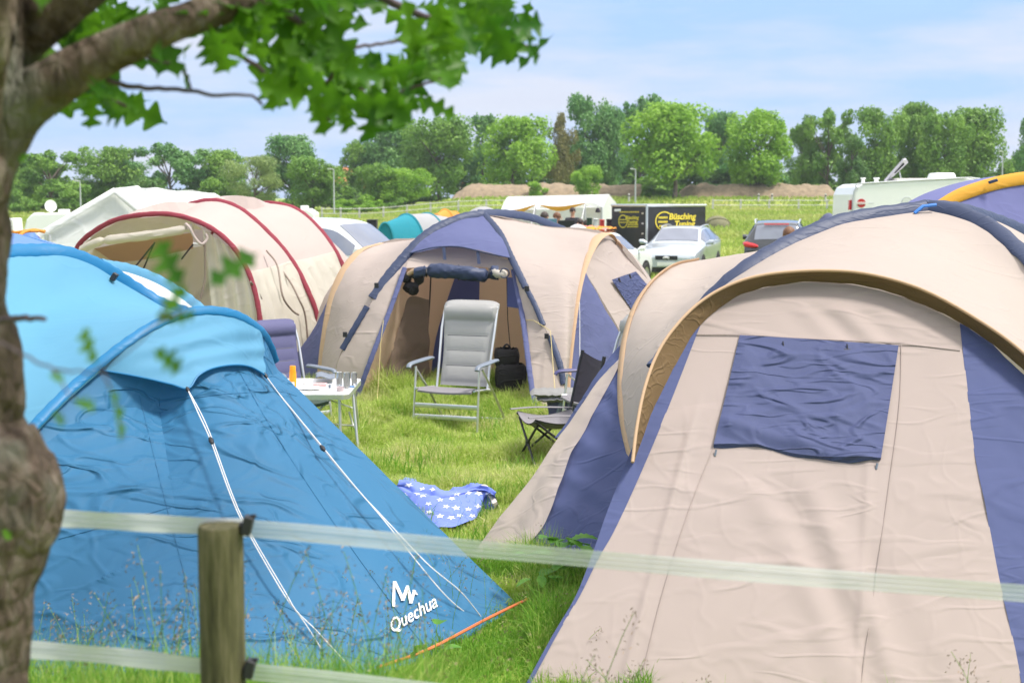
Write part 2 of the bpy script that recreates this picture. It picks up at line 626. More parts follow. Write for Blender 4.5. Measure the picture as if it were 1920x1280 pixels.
# ============================================================= SETTING: ground
def build_ground():
    xs = [-420 + 840 * i / 120 for i in range(121)]
    xs = sorted(set([round(x, 3) for x in xs] + [round(-6 + 12 * i / 60, 3) for i in range(61)] + [round(-40 + 80 * i / 60, 3) for i in range(61)]))
    ys = [-30, -20, -10, -4] + [round(-2 + .35 * i, 2) for i in range(64)] + [21 + 2 * i for i in range(70)] + [162, 170, 180, 200, 230, 280, 350, 450, 600, 800, 1100, 1500]
    vs, fs = [], []
    for y in ys:
        for x in xs:
            z = ground_z(x, y) + (.015 * fb(x, y, 0, .9, 2) if y < 40 else .06 * fb(x, y, 0, .08, 2))
            vs.append((x * (1 if y < 250 else y / 250), y, z))
    n = len(xs)
    for i in range(len(ys) - 1):
        for j in range(n - 1):
            fs.append((i * n + j, i * n + j + 1, (i + 1) * n + j + 1, (i + 1) * n + j))
    b = MB()
    b.v, b.f, b.m = vs, fs, [0] * len(fs)
    m, nn, bs, L = new_mat('meadow_soil_and_grass')
    t = mnode(nn, 'ShaderNodeTexCoord')
    mp = mnode(nn, 'ShaderNodeMapping', Scale=(1, .35, 1))
    L.new(t.outputs['Object'], mp.inputs['Vector'])
    z1 = mnode(nn, 'ShaderNodeTexNoise', Scale=.16, Detail=7.0, Roughness=.65)
    L.new(mp.outputs[0], z1.inputs['Vector'])
    r1 = mnode(nn, 'ShaderNodeValToRGB')
    e = r1.color_ramp.elements
    e[0].position = .33
    e[0].color = (.16, .25, .035, 1)
    e[1].position = .70
    e[1].color = (.42, .40, .15, 1)
    k = e.new(.5)
    k.color = (.27, .35, .07, 1)
    L.new(z1.outputs['Fac'], r1.inputs['Fac'])
    z2 = mnode(nn, 'ShaderNodeTexNoise', Scale=5.0, Detail=6.0, Roughness=.7)
    L.new(t.outputs['Object'], z2.inputs['Vector'])
    mx = nn.nodes.new('ShaderNodeMix')
    mx.data_type = 'RGBA'
    mx.blend_type = 'MULTIPLY'
    mx.inputs['Factor'].default_value = .8
    r2 = mnode(nn, 'ShaderNodeValToRGB')
    r2.color_ramp.elements[0].position = .3
    r2.color_ramp.elements[0].color = (.45, .5, .4, 1)
    r2.color_ramp.elements[1].position = .65
    r2.color_ramp.elements[1].color = (1.1, 1.1, 1, 1)
    L.new(z2.outputs['Fac'], r2.inputs['Fac'])
    L.new(r1.outputs['Color'], mx.inputs['A'])
    L.new(r2.outputs['Color'], mx.inputs['B'])
    L.new(mx.outputs['Result'], bs.inputs['Base Color'])
    bs.inputs['Roughness'].default_value = .95
    bs.inputs['Specular IOR Level'].default_value = .1
    bp = mnode(nn, 'ShaderNodeBump', Strength=.8, Distance=.08)
    L.new(z2.outputs['Fac'], bp.inputs['Height'])
    L.new(bp.outputs[0], bs.inputs['Normal'])
    o = b.build('ground', m)
    tag(o, kind='structure')


build_ground()

# bare mown strip in the far field, left of the marquee
def strip(name, pts, mat):
    b = MB()
    rows = []
    for (x0, y0), (x1, y1) in pts:
        rows.append([Vector((x0 + (x1 - x0) * i / 40, y0 + (y1 - y0) * i / 40, ground_z(x0 + (x1 - x0) * i / 40, y0 + (y1 - y0) * i / 40) + .10)) for i in range(41)])
    b.grid(rows)
    return tag(b.build(name, mat), kind='structure')


strip('path', [((-60, 76), (-6, 84)), ((-60, 80), (-6, 88))], plain('dry_mown_grass', (.36, .27, .15, 1), .9, var=.35, scale=1.2))
strip('path', [((-60, 91), (-8, 97)), ((-60, 95), (-8, 100))], plain('dry_mown_grass_strip', (.33, .28, .13, 1), .9, var=.35, scale=1.2))

# earth banks behind the right half of the field
M['soil'] = plain('dug_soil', (.25, .19, .125, 1), .95, var=.6, scale=2.5, bump=1.0)
def heap(px0, px1, y, ztop_px, label):
    x0, x1 = (px0 - 960) / F * y, (px1 - 960) / F * y
    rows = []
    for a in range(15):
        v = a / 14
        row = []
        for i in range(141):
            u = i / 140
            x = x0 + (x1 - x0) * u
            yy = y - 3.0 + 6.0 * v
            env = min(1, u / .08, (1 - u) / .08)
            env = max(0, env) ** .6
            hh = 1.5 * env * math.sin(math.pi * v) ** .7
            hh *= 1 + .20 * fb(x, yy, 3, .8, 5)
            z = ground_z(x, yy) - .1 + hh
            row.append(Vector((x + .2 * fb(x, yy, 9, 1, 2), yy, z)))
        rows.append(row)
    b = MB()
    b.grid(rows)
    o = b.build('earth_heap', M['soil'])
    tag(o, label, 'earth heap', 'heaps of dug earth behind the field')


heap(846, 1228, 146, 350, 'long low earth heap behind the white marquee roof')
heap(1268, 1566, 146, 350, 'long brown earth heap behind the trailer and the open field')

# ============================================================= trees of the skyline
def crown_mesh(name, kind, seed, nleaf=7000):
    """unit tree: height 1, half width .5; crown made of many small leaf faces around a set of uneven lobes"""
    rnd = random.Random(seed)
    lobes = []
    nl = {'broad': 34, 'tall': 32, 'narrow': 22, 'pine': 26, 'willow': 26, 'open': 30, 'bush': 16}[kind]
    for i in range(nl):
        if kind in ('broad', 'willow'):
            h = rnd.uniform(.17, .90)
            w = .37 * math.sin(math.pi * min(1, max(.06, (h - .10) / .92))) ** .55
            rad = rnd.uniform(.13, .22)
        elif kind == 'tall':
            h = rnd.uniform(.16, .93)
            w = .34 * math.sin(math.pi * min(1, max(.1, (h - .06) / .98))) ** .4
            rad = rnd.uniform(.12, .20)
        elif kind == 'open':
            h = rnd.uniform(.24, .95)
            w = .44 * math.sin(math.pi * min(1, max(.1, (h - .1) / .95))) ** .4
            rad = rnd.uniform(.09, .16)
        elif kind == 'narrow':
            h = rnd.uniform(.15, .95)
            w = .32 * (1 - abs(h - .5) * 1.1)
            rad = rnd.uniform(.12, .2)
        elif kind == 'pine':
            h = .25 + .7 * i / nl
            w = .46 * (1 - (h - .2) / .85) + .06
            rad = .08 + .13 * (1 - h)
        else:
            h = rnd.uniform(.15, .75)
            w = .40
            rad = rnd.uniform(.14, .24)
        a = rnd.uniform(0, 6.283)
        q = math.sqrt(rnd.uniform(.1, 1)) * w
        rad *= rnd.uniform(.6, 1.1)
        lobes.append((q * math.cos(a), q * math.sin(a), min(h, 1.0 - rad * .85), rad, rnd.uniform(.8, 1.1)))
    if kind in ('broad', 'willow', 'tall', 'open'):
        lobes.append((0, 0, .88, .10, 1))
    wsum = [l[3] ** 2 for l in lobes]
    tot = sum(wsum)
    rs = np.random.RandomState(seed)
    V, Fc = [], []
    cnt = 0
    lobes += [(l[0] * 1.12, l[1] * 1.12, min(.98 - l[3] * .4, l[2] + l[3] * .7), l[3] * .45, 1) for l in lobes[::2]]
    wsum = [l[3] ** 2 for l in lobes]
    tot = sum(wsum)
    sz0 = {'pine': .013, 'willow': .013, 'bush': .030}.get(kind, .0165)
    for (x, y, z, r, k), w in zip(lobes, wsum):
        n = int(nleaf * w / tot)
        d = rs.normal(size=(n, 3))
        d /= np.linalg.norm(d, axis=1)[:, None]
        rr = r * (1 - .55 * rs.rand(n) ** 1.8) * (1 + .22 * np.sin(d[:, 0] * 5 + seed) * np.cos(d[:, 1] * 6 + z * 20))
        c = d * rr[:, None] * np.array([1, 1, .78]) + np.array([x, y, z])
        # leaf faces lie roughly tangent, tilted at random
        nn = d * .75 + rs.normal(size=(n, 3)) * .55 + np.array([0, 0, .25])
        nn /= np.linalg.norm(nn, axis=1)[:, None]
        t = np.cross(nn, rs.normal(size=(n, 3)))
        t /= np.linalg.norm(t, axis=1)[:, None]
        b = np.cross(nn, t)
        s = sz0 * (0.6 + .8 * rs.rand(n))[:, None]
        q = np.stack([c - t * s, c + b * s * .75, c + t * s, c - b * s * .75], 1)
        V.append(q.reshape(-1, 3))
        cnt += n
    V = np.concatenate(V)
    V[:, 2] = np.clip(V[:, 2], .02, 1.02)
    me = bpy.data.meshes.new(name)
    nv = len(V)
    me.vertices.add(nv)
    me.vertices.foreach_set('co', V.ravel())
    me.loops.add(nv)
    me.loops.foreach_set('vertex_index', np.arange(nv, dtype=np.int32))
    me.polygons.add(nv // 4)
    me.polygons.foreach_set('loop_start', np.arange(0, nv, 4, dtype=np.int32))
    me.update(calc_edges=True)
    return me, lobes


def trunk_mb(kind, lobes, seed):
    rnd = random.Random(seed + 5)
    b = MB()
    top = .9 if kind in ('pine', 'narrow') else .62
    pts = [Vector((.012 * math.sin(i * 1.7 + seed), .01 * math.cos(i * 2.1), -.02 + top * i / 8)) for i in range(9)]
    r0 = .024 if kind != 'pine' else .017
    b.tube(pts, [r0 * (1.25 if i == 0 else 1 - .085 * i) for i in range(9)], 8)
    if kind != 'bush':
        for (x, y, z, r, k) in lobes[:12]:
            h0 = max(.2, min(top - .05, z * .55))
            p0 = Vector((0, 0, h0))
            p2 = Vector((x, y, z))
            p1 = p0.lerp(p2, .5) + Vector((0, 0, .02))
            b.tube([p0, p1, p2], [.010, .007, .003], 5, cap=False)
    return b


LEAF = {
    'mid': leafmat('leaves_mid_green', (0.123, 0.265, 0.037, 1), (0.248, 0.420, 0.067, 1), .35, scale=3),
    'bright': leafmat('leaves_bright_green', (0.182, 0.365, 0.031, 1), (0.329, 0.543, 0.067, 1), .4, scale=3),
    'dark': leafmat('leaves_dark_green', (0.083, 0.194, 0.046, 1), (0.165, 0.296, 0.067, 1), .3, scale=3),
    'blue': leafmat('leaves_blue_green', (0.090, 0.240, 0.067, 1), (0.182, 0.350, 0.091, 1), .3, scale=3),
    'pale': leafmat('leaves_pale_green', (0.215, 0.310, 0.097, 1), (0.362, 0.466, 0.158, 1), .35, scale=3),
    'rust': leafmat('needles_brown_green', (0.165, 0.171, 0.049, 1), (0.281, 0.248, 0.086, 1), .25, scale=3),
}
M['bark_far'] = plain('grey_brown_bark', (.13, .10, .08, 1), .9, var=.3, scale=20)
PROTO = {}
for kind, seeds in (('broad', (1, 2, 3)), ('tall', (4, 5)), ('open', (6, 7)), ('narrow', (8,)), ('pine', (9,)), ('willow', (10,)), ('bush', (11, 12))):
    for s in seeds:
        me, lb = crown_mesh('crown_' + kind, kind, s, 4000 if kind == 'bush' else (14000 if kind in ('broad', 'tall') else 10000))
        PROTO.setdefault(kind, []).append((me, trunk_mb(kind, lb, s), s))


def tree(px, top, wpx, base, Y, kind, mat, label, idx=0):
    me0, tb, s = PROTO[kind][idx % len(PROTO[kind])]
    x = (px - 960) / F * Y
    z0 = ground_z(x, Y)
    ztop = P(px, top, Y).z
    hgt = ztop - z0
    wid = wpx / F * Y
    root = thing('tree', label, 'tree', (x, Y, z0), (idx * 1.9 + px * .01) % 6.28, 'trees on the skyline')
    me = me0.copy()
    me.materials.append(LEAF[mat])
    c = bpy.data.objects.new('crown', me)
    COL.objects.link(c)
    c.parent = root
    k = MB()
    k.v, k.f, k.m = list(tb.v), list(tb.f), list(tb.m)
    mt = bpy.data.meshes.new('trunk')
    mt.from_pydata([tuple(v) for v in k.v], [], k.f)
    mt.materials.append(M['bark_far'])
    t = bpy.data.objects.new('trunk', mt)
    COL.objects.link(t)
    t.parent = root
    root.scale = (wid * (1.22 if kind != 'pine' else 1), wid * 1.1, hgt)
    return root


TREES = [
    (40, 285, 120, 395, 158, 'broad', 'mid', 'leafy tree at the far left end of the skyline behind the leaning trunk'),
    (100, 278, 135, 395, 150, 'open', 'mid', 'loose green tree behind the two motorhomes'),
    (140, 338, 80, 395, 146, 'bush', 'mid', 'low round shrubby tree beside the left lamp post'),
    (205, 270, 120, 392, 155, 'broad', 'mid', 'rounded tree behind the peak of the white frame tent'),
    (250, 300, 90, 392, 165, 'broad', 'blue', 'bluish tree in the gap behind the white frame tent'),
    (322, 264, 135, 392, 156, 'open', 'blue', 'blue green tree with sky showing through above the red hooped tent'),
    (262, 330, 90, 392, 150, 'bush', 'dark', 'dark low tree over the white frame tent ridge'),
    (425, 278, 105, 392, 158, 'broad', 'mid', 'pointed tree left of the pale willow'),
    (380, 330, 70, 392, 152, 'bush', 'mid', 'small tree right of the white frame tent ridge'),
    (480, 290, 100, 392, 150, 'willow', 'pale', 'pale grey green willow on the skyline'),
    (552, 250, 115, 392, 160, 'broad', 'blue', 'tallest dark tree right of the pale willow'),
    (588, 292, 115, 392, 148, 'broad', 'mid', 'mid green tree in front of the tallest dark tree'),
    (690, 262, 95, 388, 176, 'open', 'mid', 'thin airy tree just right of the orange house roof'),
    (660, 345, 60, 388, 152, 'bush', 'mid', 'low tree below the orange house roof'),
    (706, 305, 90, 386, 150, 'broad', 'mid', 'mid green tree in front of the orange house'),
    (758, 312, 105, 386, 149, 'broad', 'bright', 'low wide bright tree behind the fence gap'),
    (742, 220, 130, 382, 175, 'broad', 'blue', 'dark tree partly behind the hanging oak leaves'),
    (822, 215, 140, 378, 163, 'broad', 'mid', 'big tree with visible trunk left of the earth heap'),
    (905, 213, 80, 375, 172, 'narrow', 'blue', 'narrow bluish tree between two broad ones'),
    (962, 214, 145, 372, 155, 'broad', 'bright', 'broad bright tree above the marquee'),
    (1050, 208, 80, 370, 158, 'pine', 'rust', 'brownish pine on the skyline'),
    (1103, 174, 105, 370, 164, 'tall', 'blue', 'tall dark tree right of the brown pine'),
    (1148, 200, 70, 368, 164, 'tall', 'blue', 'slim dark tree beside the tall dark one'),
    (1101, 308, 62, 368, 139.5, 'broad', 'bright', 'small round tree in front of the earth heap'),
    (1200, 176, 110, 368, 172, 'open', 'blue', 'airy tree behind the broadest bright tree'),
    (1264, 188, 170, 368, 142, 'broad', 'bright', 'broadest bright green tree on the bank above the trailer'),
    (1345, 208, 85, 368, 170, 'tall', 'blue', 'dark slim tree between two broad bright ones'),
    (1416, 200, 135, 367, 146, 'broad', 'bright', 'round bright tree above the dark car'),
    (1498, 232, 60, 366, 160, 'tall', 'mid', 'slim tree left of the light gap'),
    (1548, 198, 110, 366, 158, 'open', 'mid', 'airy tree with bare stems above the earth heap end'),
    (1592, 255, 75, 366, 152, 'narrow', 'dark', 'darker lower tree left of the raised roof hatch'),
    (1640, 197, 105, 366, 156, 'tall', 'mid', 'tree right behind the raised hatch of the caravan'),
    (1712, 190, 95, 366, 160, 'tall', 'mid', 'tall tree over the caravan roof vents'),
    (1765, 205, 110, 366, 154, 'broad', 'mid', 'full tree over the caravan roof end'),
    (1808, 198, 130, 366, 157, 'broad', 'mid', 'full rounded tree at the right end of the long row'),
    (1880, 282, 60, 362, 165, 'bush', 'mid', 'low distant tree beside the right lamp post'),
    (1935, 212, 95, 362, 150, 'tall', 'blue', 'dark tree cut by the right edge of the photo'),
]
for i, t in enumerate(TREES):
    tree(*t, idx=i)

rb = random.Random(77)
def bush(px, top, wpx, Y, mat, group, label, i):
    r = tree(px, top, wpx, 0, Y, 'bush', mat, label, i)
    r.name = 'bush'
    r['category'] = 'bush'
    r['group'] = group
    for ch in r.children:
        if ch.name.startswith('trunk'):
            bpy.data.objects.remove(ch)
    return r


for i, px in enumerate(range(20, 860, 42)):
    bush(px + rb.uniform(-10, 10), rb.uniform(335, 362), rb.uniform(70, 95), 168 + rb.uniform(-3, 3), rb.choice(['dark', 'dark', 'mid']), 'undergrowth below the left trees', 'dark undergrowth bush among the trees left of the earth heaps', i)
for i, px in enumerate(range(880, 1930, 38)):
    bush(px + rb.uniform(-10, 10), rb.uniform(290, 325), rb.uniform(80, 110), 170 + rb.uniform(-3, 3), rb.choice(['dark', 'dark', 'mid', 'blue']), 'undergrowth below the right trees', 'dark undergrowth bush among the trees behind the earth heaps', i)
for i, (px, tp, w) in enumerate([(1010, 338, 36), (1245, 352, 55), (1222, 345, 40), (700, 362, 60), (640, 372, 50), (740, 368, 50), (120, 352, 60), (55, 350, 60)]):
    bush(px, tp, w, 143, 'bright' if i in (0, 3, 4) else 'mid', 'small bushes in front of the tree line',
         ['bright bush at the marquee end of the earth heap', 'bush filling the gap between the earth heaps', 'smaller bush at the right end of the first earth heap', 'bright low bush below the tree in front of the orange house', 'low bush right of the middle lamp post', 'bush below the low wide bright tree', 'bush below the left lamp post', 'bush at the far left below the trees'][i], i)

# ============================================================= far fences, lamp posts, houses
M['fence_white'] = plain('weathered_white_post', (.55, .53, .50, 1), .7)
def far_fence(pxs, Y, label, ptop, rails):
    x0 = (pxs[0] - 960) / F * Y
    root = thing('fence', label, 'fence', (x0, Y, ground_z(x0, Y)))
    pts = []
    for px in pxs:
        x = (px - 960) / F * Y
        z = ground_z(x, Y)
        b = MB()
        b.box((x, Y, z + ptop / 2), (.16, .16, ptop), taper=.85)
        b.build('post', M['fence_white'], root, smooth=False)
        pts.append(Vector((x, Y - .1, z)))
    for h in rails:
        b = MB()
        for a, c in zip(pts, pts[1:]):
            b.tube([a + Vector((0, 0, h)), c + Vector((0, 0, h))], .03, 5)
        b.build('tape', M['fence_white'], root)


far_fence([605, 640, 675, 720, 764, 808, 860, 912, 960], 118, 'white post fence in the far field behind the teal and orange tents', 1.05, (.55, .95))
far_fence([1335, 1387, 1440, 1495, 1548, 1600], 122, 'white post fence crossing the far field behind the dark car', 1.0, (.5, .9))


def lamp_post(px, top, Y, label):
    x = (px - 960) / F * Y
    z = ground_z(x, Y)
    zt = P(px, top, Y).z
    root = thing('lamp_post', label, 'lamp post', (x, Y, z), 0, 'lamp posts along the far road')
    b = MB()
    b.tube([(x, Y, z - .1), (x, Y, z + (zt - z) * .5), (x, Y, zt)], [.085, .07, .05], 8)
    b.build('pole', M['pole_grey'], root)
    b = MB()
    b.tube([(x, Y, zt), (x - .3, Y - .2, zt + .06), (x - .55, Y - .3, zt + .05)], [(.05, .04), (.09, .04), (.06, .03)], 8)
    b.build('lamp_head', M['pole_grey'], root)


lamp_post(155, 340, 138, 'lamp post above the ridge of the white frame tent')
lamp_post(628, 318, 140, 'lamp post left of the orange roofed house')
lamp_post(1190, 318, 137, 'lamp post in front of the earth heap above the marquee')
lamp_post(1873, 285, 140, 'lamp post above the orange edged tent on the right')
for px, pl in ((1420, 'white marker post left of the trunk of the round bright tree'), (1445, 'white marker post just right of the round bright tree trunk'), (1545, 'white marker post near the right end of the earth heap'), (1178, 'white marker post between the marquee roof and the lamp post')):
    x = (px - 960) / F * 138
    z = ground_z(x, 138)
    b = MB()
    b.tube([(x, 138, z), (x, 138, z + .75), (x, 138, z + .78)], [.09, .09, .05], 8)
    b.tube([(x, 138, z + .5), (x, 138, z + .62)], .095, 8, m=1)
    tag(b.build('marker_post', [M['fence_white'], M['black']]), pl, 'marker post', 'white marker posts on the bank')


def house(pxc, wpx, ytop, Y, label, roof=True):
    x = (pxc - 960) / F * Y
    w = wpx / F * Y
    zt = P(pxc, ytop, Y).z
    z0 = ground_z(x, Y)
    root = thing('house', label, 'house', (x, Y, z0))
    e = z0 + (zt - z0) * .55
    b = MB()
    b.box((x, Y, (z0 + e) / 2), (w, 9, e - z0))
    b.prism([(x - w / 2, Y - 4.4, e), (x - w / 2, Y + 4.4, e), (x - w / 2, Y, zt - .3)], (w, 0, 0))
    b.build('wall', M['house_wall'], root, smooth=False)
    b = MB()
    for s in (-1, 1):
        b.prism([(x - w / 2 - .4, Y + s * 5.1, e - .3), (x - w / 2 - .4, Y, zt), (x - w / 2 - .4, Y, zt + .2), (x - w / 2 - .4, Y + s * 5.2, e - .1)], (w + .8, 0, 0))
    b.build('roof', M['house_tile'], root, smooth=False)
    for i in range(3):
        b = MB()
        b.box((x - w * .3 + w * .3 * i, Y - 4.55, z0 + (e - z0) * .55), (1.1, .08, 1.3))
        b.build('window', M['car_glass'], root, smooth=False)


house(668, 62, 316, 196, 'house with an orange tiled roof between the left and middle trees')
house(893, 44, 345, 190, 'small house with an orange roof above the left end of the earth heap')
house(1075, 40, 328, 192, 'red roofed house glimpsed behind the brown pine')

# ============================================================= TENTS
def topx(p):
    d = Vector(p) - CAM
    f = d.dot(FW)
    return 960 + F * d.dot(RT) / f, 640 - F * d.dot(UP) / f


def plane(a, b, c):
    n = (b - a).cross(c - a).normalized()

    def f(px, py, off=0.0):
        d = ray(px, py)
        p = CAM + d * ((a - CAM).dot(n) / d.dot(n))
        return p + (CAM - p).normalized() * off
    return f


def crump(amp, s, seed=0.0, o=3):
    def f(u, v, p):
        return amp * fb(p.x + seed, p.y, p.z, s, o)
    return f


def cloth(name, mat, parent, *lofts, thick=0.0):
    if name in ('side_wall', 'back_panel', 'gable_wall'):
        for g in lofts:
            b = MB()
            b.grid(g)
            o = b.build(name, mat, parent)
        return o
    b = MB()
    for g in lofts:
        b.grid(g)
    return b.build(name, mat, parent)


def sleeve(name, mat, parent, pts, centre, w=.055, h=.018, n=60, off=.012, m=None):
    c = Vector(centre)
    cs = spline(pts, n)
    cs = [p + (p - c).normalized() * off for p in cs]
    b = MB()
    b.tube(cs, [(w * (1 + .06 * math.sin(i * 1.7)), h) for i in range(n + 1)], 12, flat=lambda p: ((p - c).normalized() * .45 + (CAM - p).normalized()).normalized())
    return b.build(name, mat, parent)


def rope(b, pts, r=.005, sag=0.0, n=24, smooth=True, m=0):
    cs = spline(pts, n, smooth)
    for i, p in enumerate(cs):
        t = i / n
        p.z -= sag * 4 * t * (1 - t)
    b.tube(cs, r, 6, m=m)


def peg(b, p, m=0):
    p = Vector(p)
    b.tube([p + Vector((.03, -.02, .06)), p + Vector((0, 0, .045)), p + Vector((-.03, .03, -.1))], .005, 6, m=m)


def slider(b, p, d, m=0, s=.014):
    """small plastic line runner on a rope"""
    d = Vector(d).normalized()
    p = Vector(p)
    b.tube([p - d * s * 1.6, p, p + d * s * 1.6], [s * .6, s, s * .6], 8, m=m)


def bvh_of(o):
    me = o.data
    mw = world_mat(o)
    return BVHTree.FromPolygons([mw @ v.co for v in me.vertices], [tuple(p.vertices) for p in me.polygons])


def text_shape(s, shear=0.0, bold=0.0):
    cu = bpy.data.curves.new('lettering', 'FONT')
    cu.body = s
    cu.size = 1
    cu.shear = shear
    cu.offset = bold
    cu.resolution_u = 3
    ob = bpy.data.objects.new('lettering', cu)
    COL.objects.link(ob)
    bpy.context.view_layer.update()
    dg = bpy.context.evaluated_depsgraph_get()
    me = bpy.data.meshes.new_from_object(ob.evaluated_get(dg))
    vs = [(v.co.x, v.co.y) for v in me.vertices]
    fs = [tuple(p.vertices) for p in me.polygons]
    bpy.data.objects.remove(ob)
    bpy.data.curves.remove(cu)
    bpy.data.meshes.remove(me)
    x0 = min(v[0] for v in vs)
    x1 = max(v[0] for v in vs)
    return [((x - x0) / (x1 - x0), y) for x, y in vs], fs, x1 - x0


def on_surface(b, bv, vs, fs, f, off=.006, m=0):
    """lay flat shapes on a surface seen at pixels f(x,y)"""
    out_ = []
    for v in vs:
        px, py = f(*v)
        d = ray(px, py).normalized()
        h = bv.ray_cast(CAM, d)
        out_.append((h[0] if h[0] is not None else CAM + d * 8) - d * off)
    b.add(out_, fs, m)


# ------------------------------------------------------------- A: big beige tent at the right
M['zip'] = plain('brown_grey_zip', (.22, .17, .14, 1), .6)


def right_tent():
    A = P(1530, 528, 8.3)
    wall = plane(A, G(1450, 1300), G(1918, 1296))
    root = thing('dome_tent', 'big beige dome tent nearest on the right, blue window flap in its end wall', 'tent', G(1500, 1180) * 1.0, 0, 'beige and slate blue family tents')
    C0 = Vector((1.9, 9.0, .4))

    def W(l, off=0.0):
        return [wall(x, y, off) for x, y in l]
    inner = [(1190, 866), (1212, 800), (1240, 735), (1272, 675), (1300, 625), (1345, 580), (1400, 548), (1470, 533), (1540, 528), (1640, 540), (1740, 575), (1800, 605), (1880, 660), (1930, 705), (2000, 790), (2060, 900), (2110, 1050), (2150, 1250)]
    outer = [(1186, 866), (1194, 800), (1208, 730), (1230, 668), (1260, 620), (1308, 570), (1368, 534), (1440, 514), (1540, 507), (1630, 514), (1730, 543), (1830, 597), (1920, 662), (2010, 757), (2085, 880), (2140, 1050), (2185, 1250)]

    def folds(u, v, p):
        x, y = topx(p)
        a = .0035 * fb(p.x, p.y, p.z, 2.2, 2)
        s = (x - 1490) - .46 * (y - 900)
        e = math.exp(-(s / 95) ** 2) * sstep(860, 960, y)
        a += .013 * e * math.sin(s / 17.0 + 1.1 * fb(x * .01, y * .004, 0, 1, 2)) * (1 - .3 * sstep(1150, 1300, y))
        s2 = (x - 1580) - 1.05 * (y - 600)
        a += .010 * math.exp(-(s2 / 75) ** 2) * sstep(560, 590, y) * (1 - sstep(640, 660, y)) * math.sin(s2 / 13.0)
        for sx, k in ((1270 - .27 * (y - 900), .012), (1628 - .05 * (y - 870), .008)):
            a += k * math.exp(-((x - sx) / 9) ** 2) * sstep(700, 900, y)
        # crisp storage creases
        q = fb(x * .006 + y * .004, y * .008 - x * .003, 5, 1.0, 2)
        a += .0022 * (1 - min(1, abs(q) * 16)) * sstep(640, 900, y)
        q = fb(x * .004 - y * .006, y * .005 + x * .006, 15, 1.0, 2)
        a += .0022 * (1 - min(1, abs(q) * 16)) * sstep(640, 900, y)
        return a
    c1 = W([(1316, 600), (1252, 764), (1201, 886), (1152, 992), (1122, 1045), (1086, 1117), (1042, 1192), (986, 1296)])
    ma = W([(1400, 548), (1345, 760), (1290, 950), (1240, 1150), (1200, 1300)])
    mb = W([(1540, 528), (1500, 760), (1475, 1000), (1450, 1300)])
    mc = W([(1690, 556), (1685, 760), (1690, 1000), (1700, 1300)])
    c2 = W([(1800, 605), (1813, 720), (1828, 850), (1850, 960), (1873, 1080), (1900, 1200), (1920, 1300)])
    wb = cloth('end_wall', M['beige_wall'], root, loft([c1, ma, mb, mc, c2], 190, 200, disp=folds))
    c0 = W([(1296, 600), (1224, 740), (1174, 868), (1140, 954), (1112, 1034), (1080, 1115), (1036, 1190), (978, 1296)], .004)
    c1b = W([(1317, 600), (1253, 764), (1202, 886), (1153, 992), (1123, 1045), (1087, 1117), (1043, 1192), (987, 1296)], .004)
    c2b = W([(1799, 604), (1812, 720), (1827, 850), (1849, 960), (1872, 1080), (1899, 1200), (1919, 1300)], .004)
    c3 = W([(1862, 645), (1975, 760), (2060, 900), (2120, 1050), (2160, 1200), (2190, 1300)], .004)
    cloth('blue_side_strip', M['blue'], root, loft([c0, c1b], 120, 10, disp=crump(.004, 5)))
    cloth('blue_side_strip', M['blue'], root, loft([c2b, c3], 120, 40, disp=crump(.012, 3.5)))
    # horizontal seam and hem
    b = MB()
    b.tube([p + (CAM - p).normalized() * .006 for p in spline(W([(1306, 627), (1385, 628), (1500, 634), (1690, 645), (1800, 657)]), 40)], .0035, 6)
    b.tube([p + (CAM - p).normalized() * .006 for p in spline(W([(1690, 645), (1686, 760), (1668, 900), (1640, 1100), (1612, 1300)]), 40)], .002, 6)
    b.tube([p + (CAM - p).normalized() * .006 for p in spline(W([(1338, 838), (1290, 960), (1240, 1120), (1195, 1300)]), 40)], .002, 6)
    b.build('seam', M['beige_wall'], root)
    # window flap
    top = W([(1387, 628), (1460, 632), (1540, 637), (1610, 642), (1685, 647)], .014)
    mid = W([(1362, 735), (1440, 742), (1520, 748), (1590, 752), (1668, 757)], .022)
    bot = W([(1338, 832), (1420, 832), (1500, 850), (1580, 858), (1652, 858)], .030)

    def fl(u, v, p):
        x, y = topx(p)
        a = .010 * fb(p.x, p.y + 3, p.z, 3.0, 3) * min(1, v * 3)
        for sd, k in ((3, .008), (23, .007), (43, .006), (63, .006)):
            q = fb(x * .005 + y * .003 + sd, y * .010 - x * .004, sd, .9, 2)
            a += k * (1 - min(1, abs(q) * 7)) * sstep(0, .2, v)
        s = (x - 1385) * .27 + 800 - y
        a += .018 * math.exp(-(s / 14) ** 2) - .012 * math.exp(-((s + 26) / 18) ** 2)
        return a * min(1, (u + .02) * 14, (1.02 - u) * 14)
    flap = loft([top, mid, bot], 110, 90, disp=fl)
    fb_ = MB()
    fb_.grid(flap)
    under = [[q + Vector((0, .03, -.012)) for q in flap[-1]]]
    fb_.grid([flap[-1], [q + Vector((0, .012, -.028 - .012 * math.sin(i * .16))) for i, q in enumerate(flap[-1])], [q + Vector((0, .035, -.010)) for q in flap[-1]]])
    w = fb_.build('window_flap', M['blue_flap'], root)
    b = MB()
    for x in (1468, 1588):
        p = wall(x, 640 + (x - 1468) * .04, .03)
        b.tube([p, p + Vector((.002, -.01, -.028))], .004, 6)
        b.tube([p + Vector((-.018, -.01, -.03)), p + Vector((.018, -.01, -.032))], .006, 6)
    b.build('toggle', M['black'], w)
    b = MB()
    for x, y in ((1343, 843), (1645, 868)):
        p = wall(x, y, .02)
        b.tube([p, p + Vector((-.008, -.01, -.03))], .006, 6)
    b.build('buckle', M['grey_plastic'], w)
    # hood: brown underside and its light rim
    io = [wall(x, y, .01) for x, y in inner]
    oo = [wall(x, y, .17) for x, y in outer]
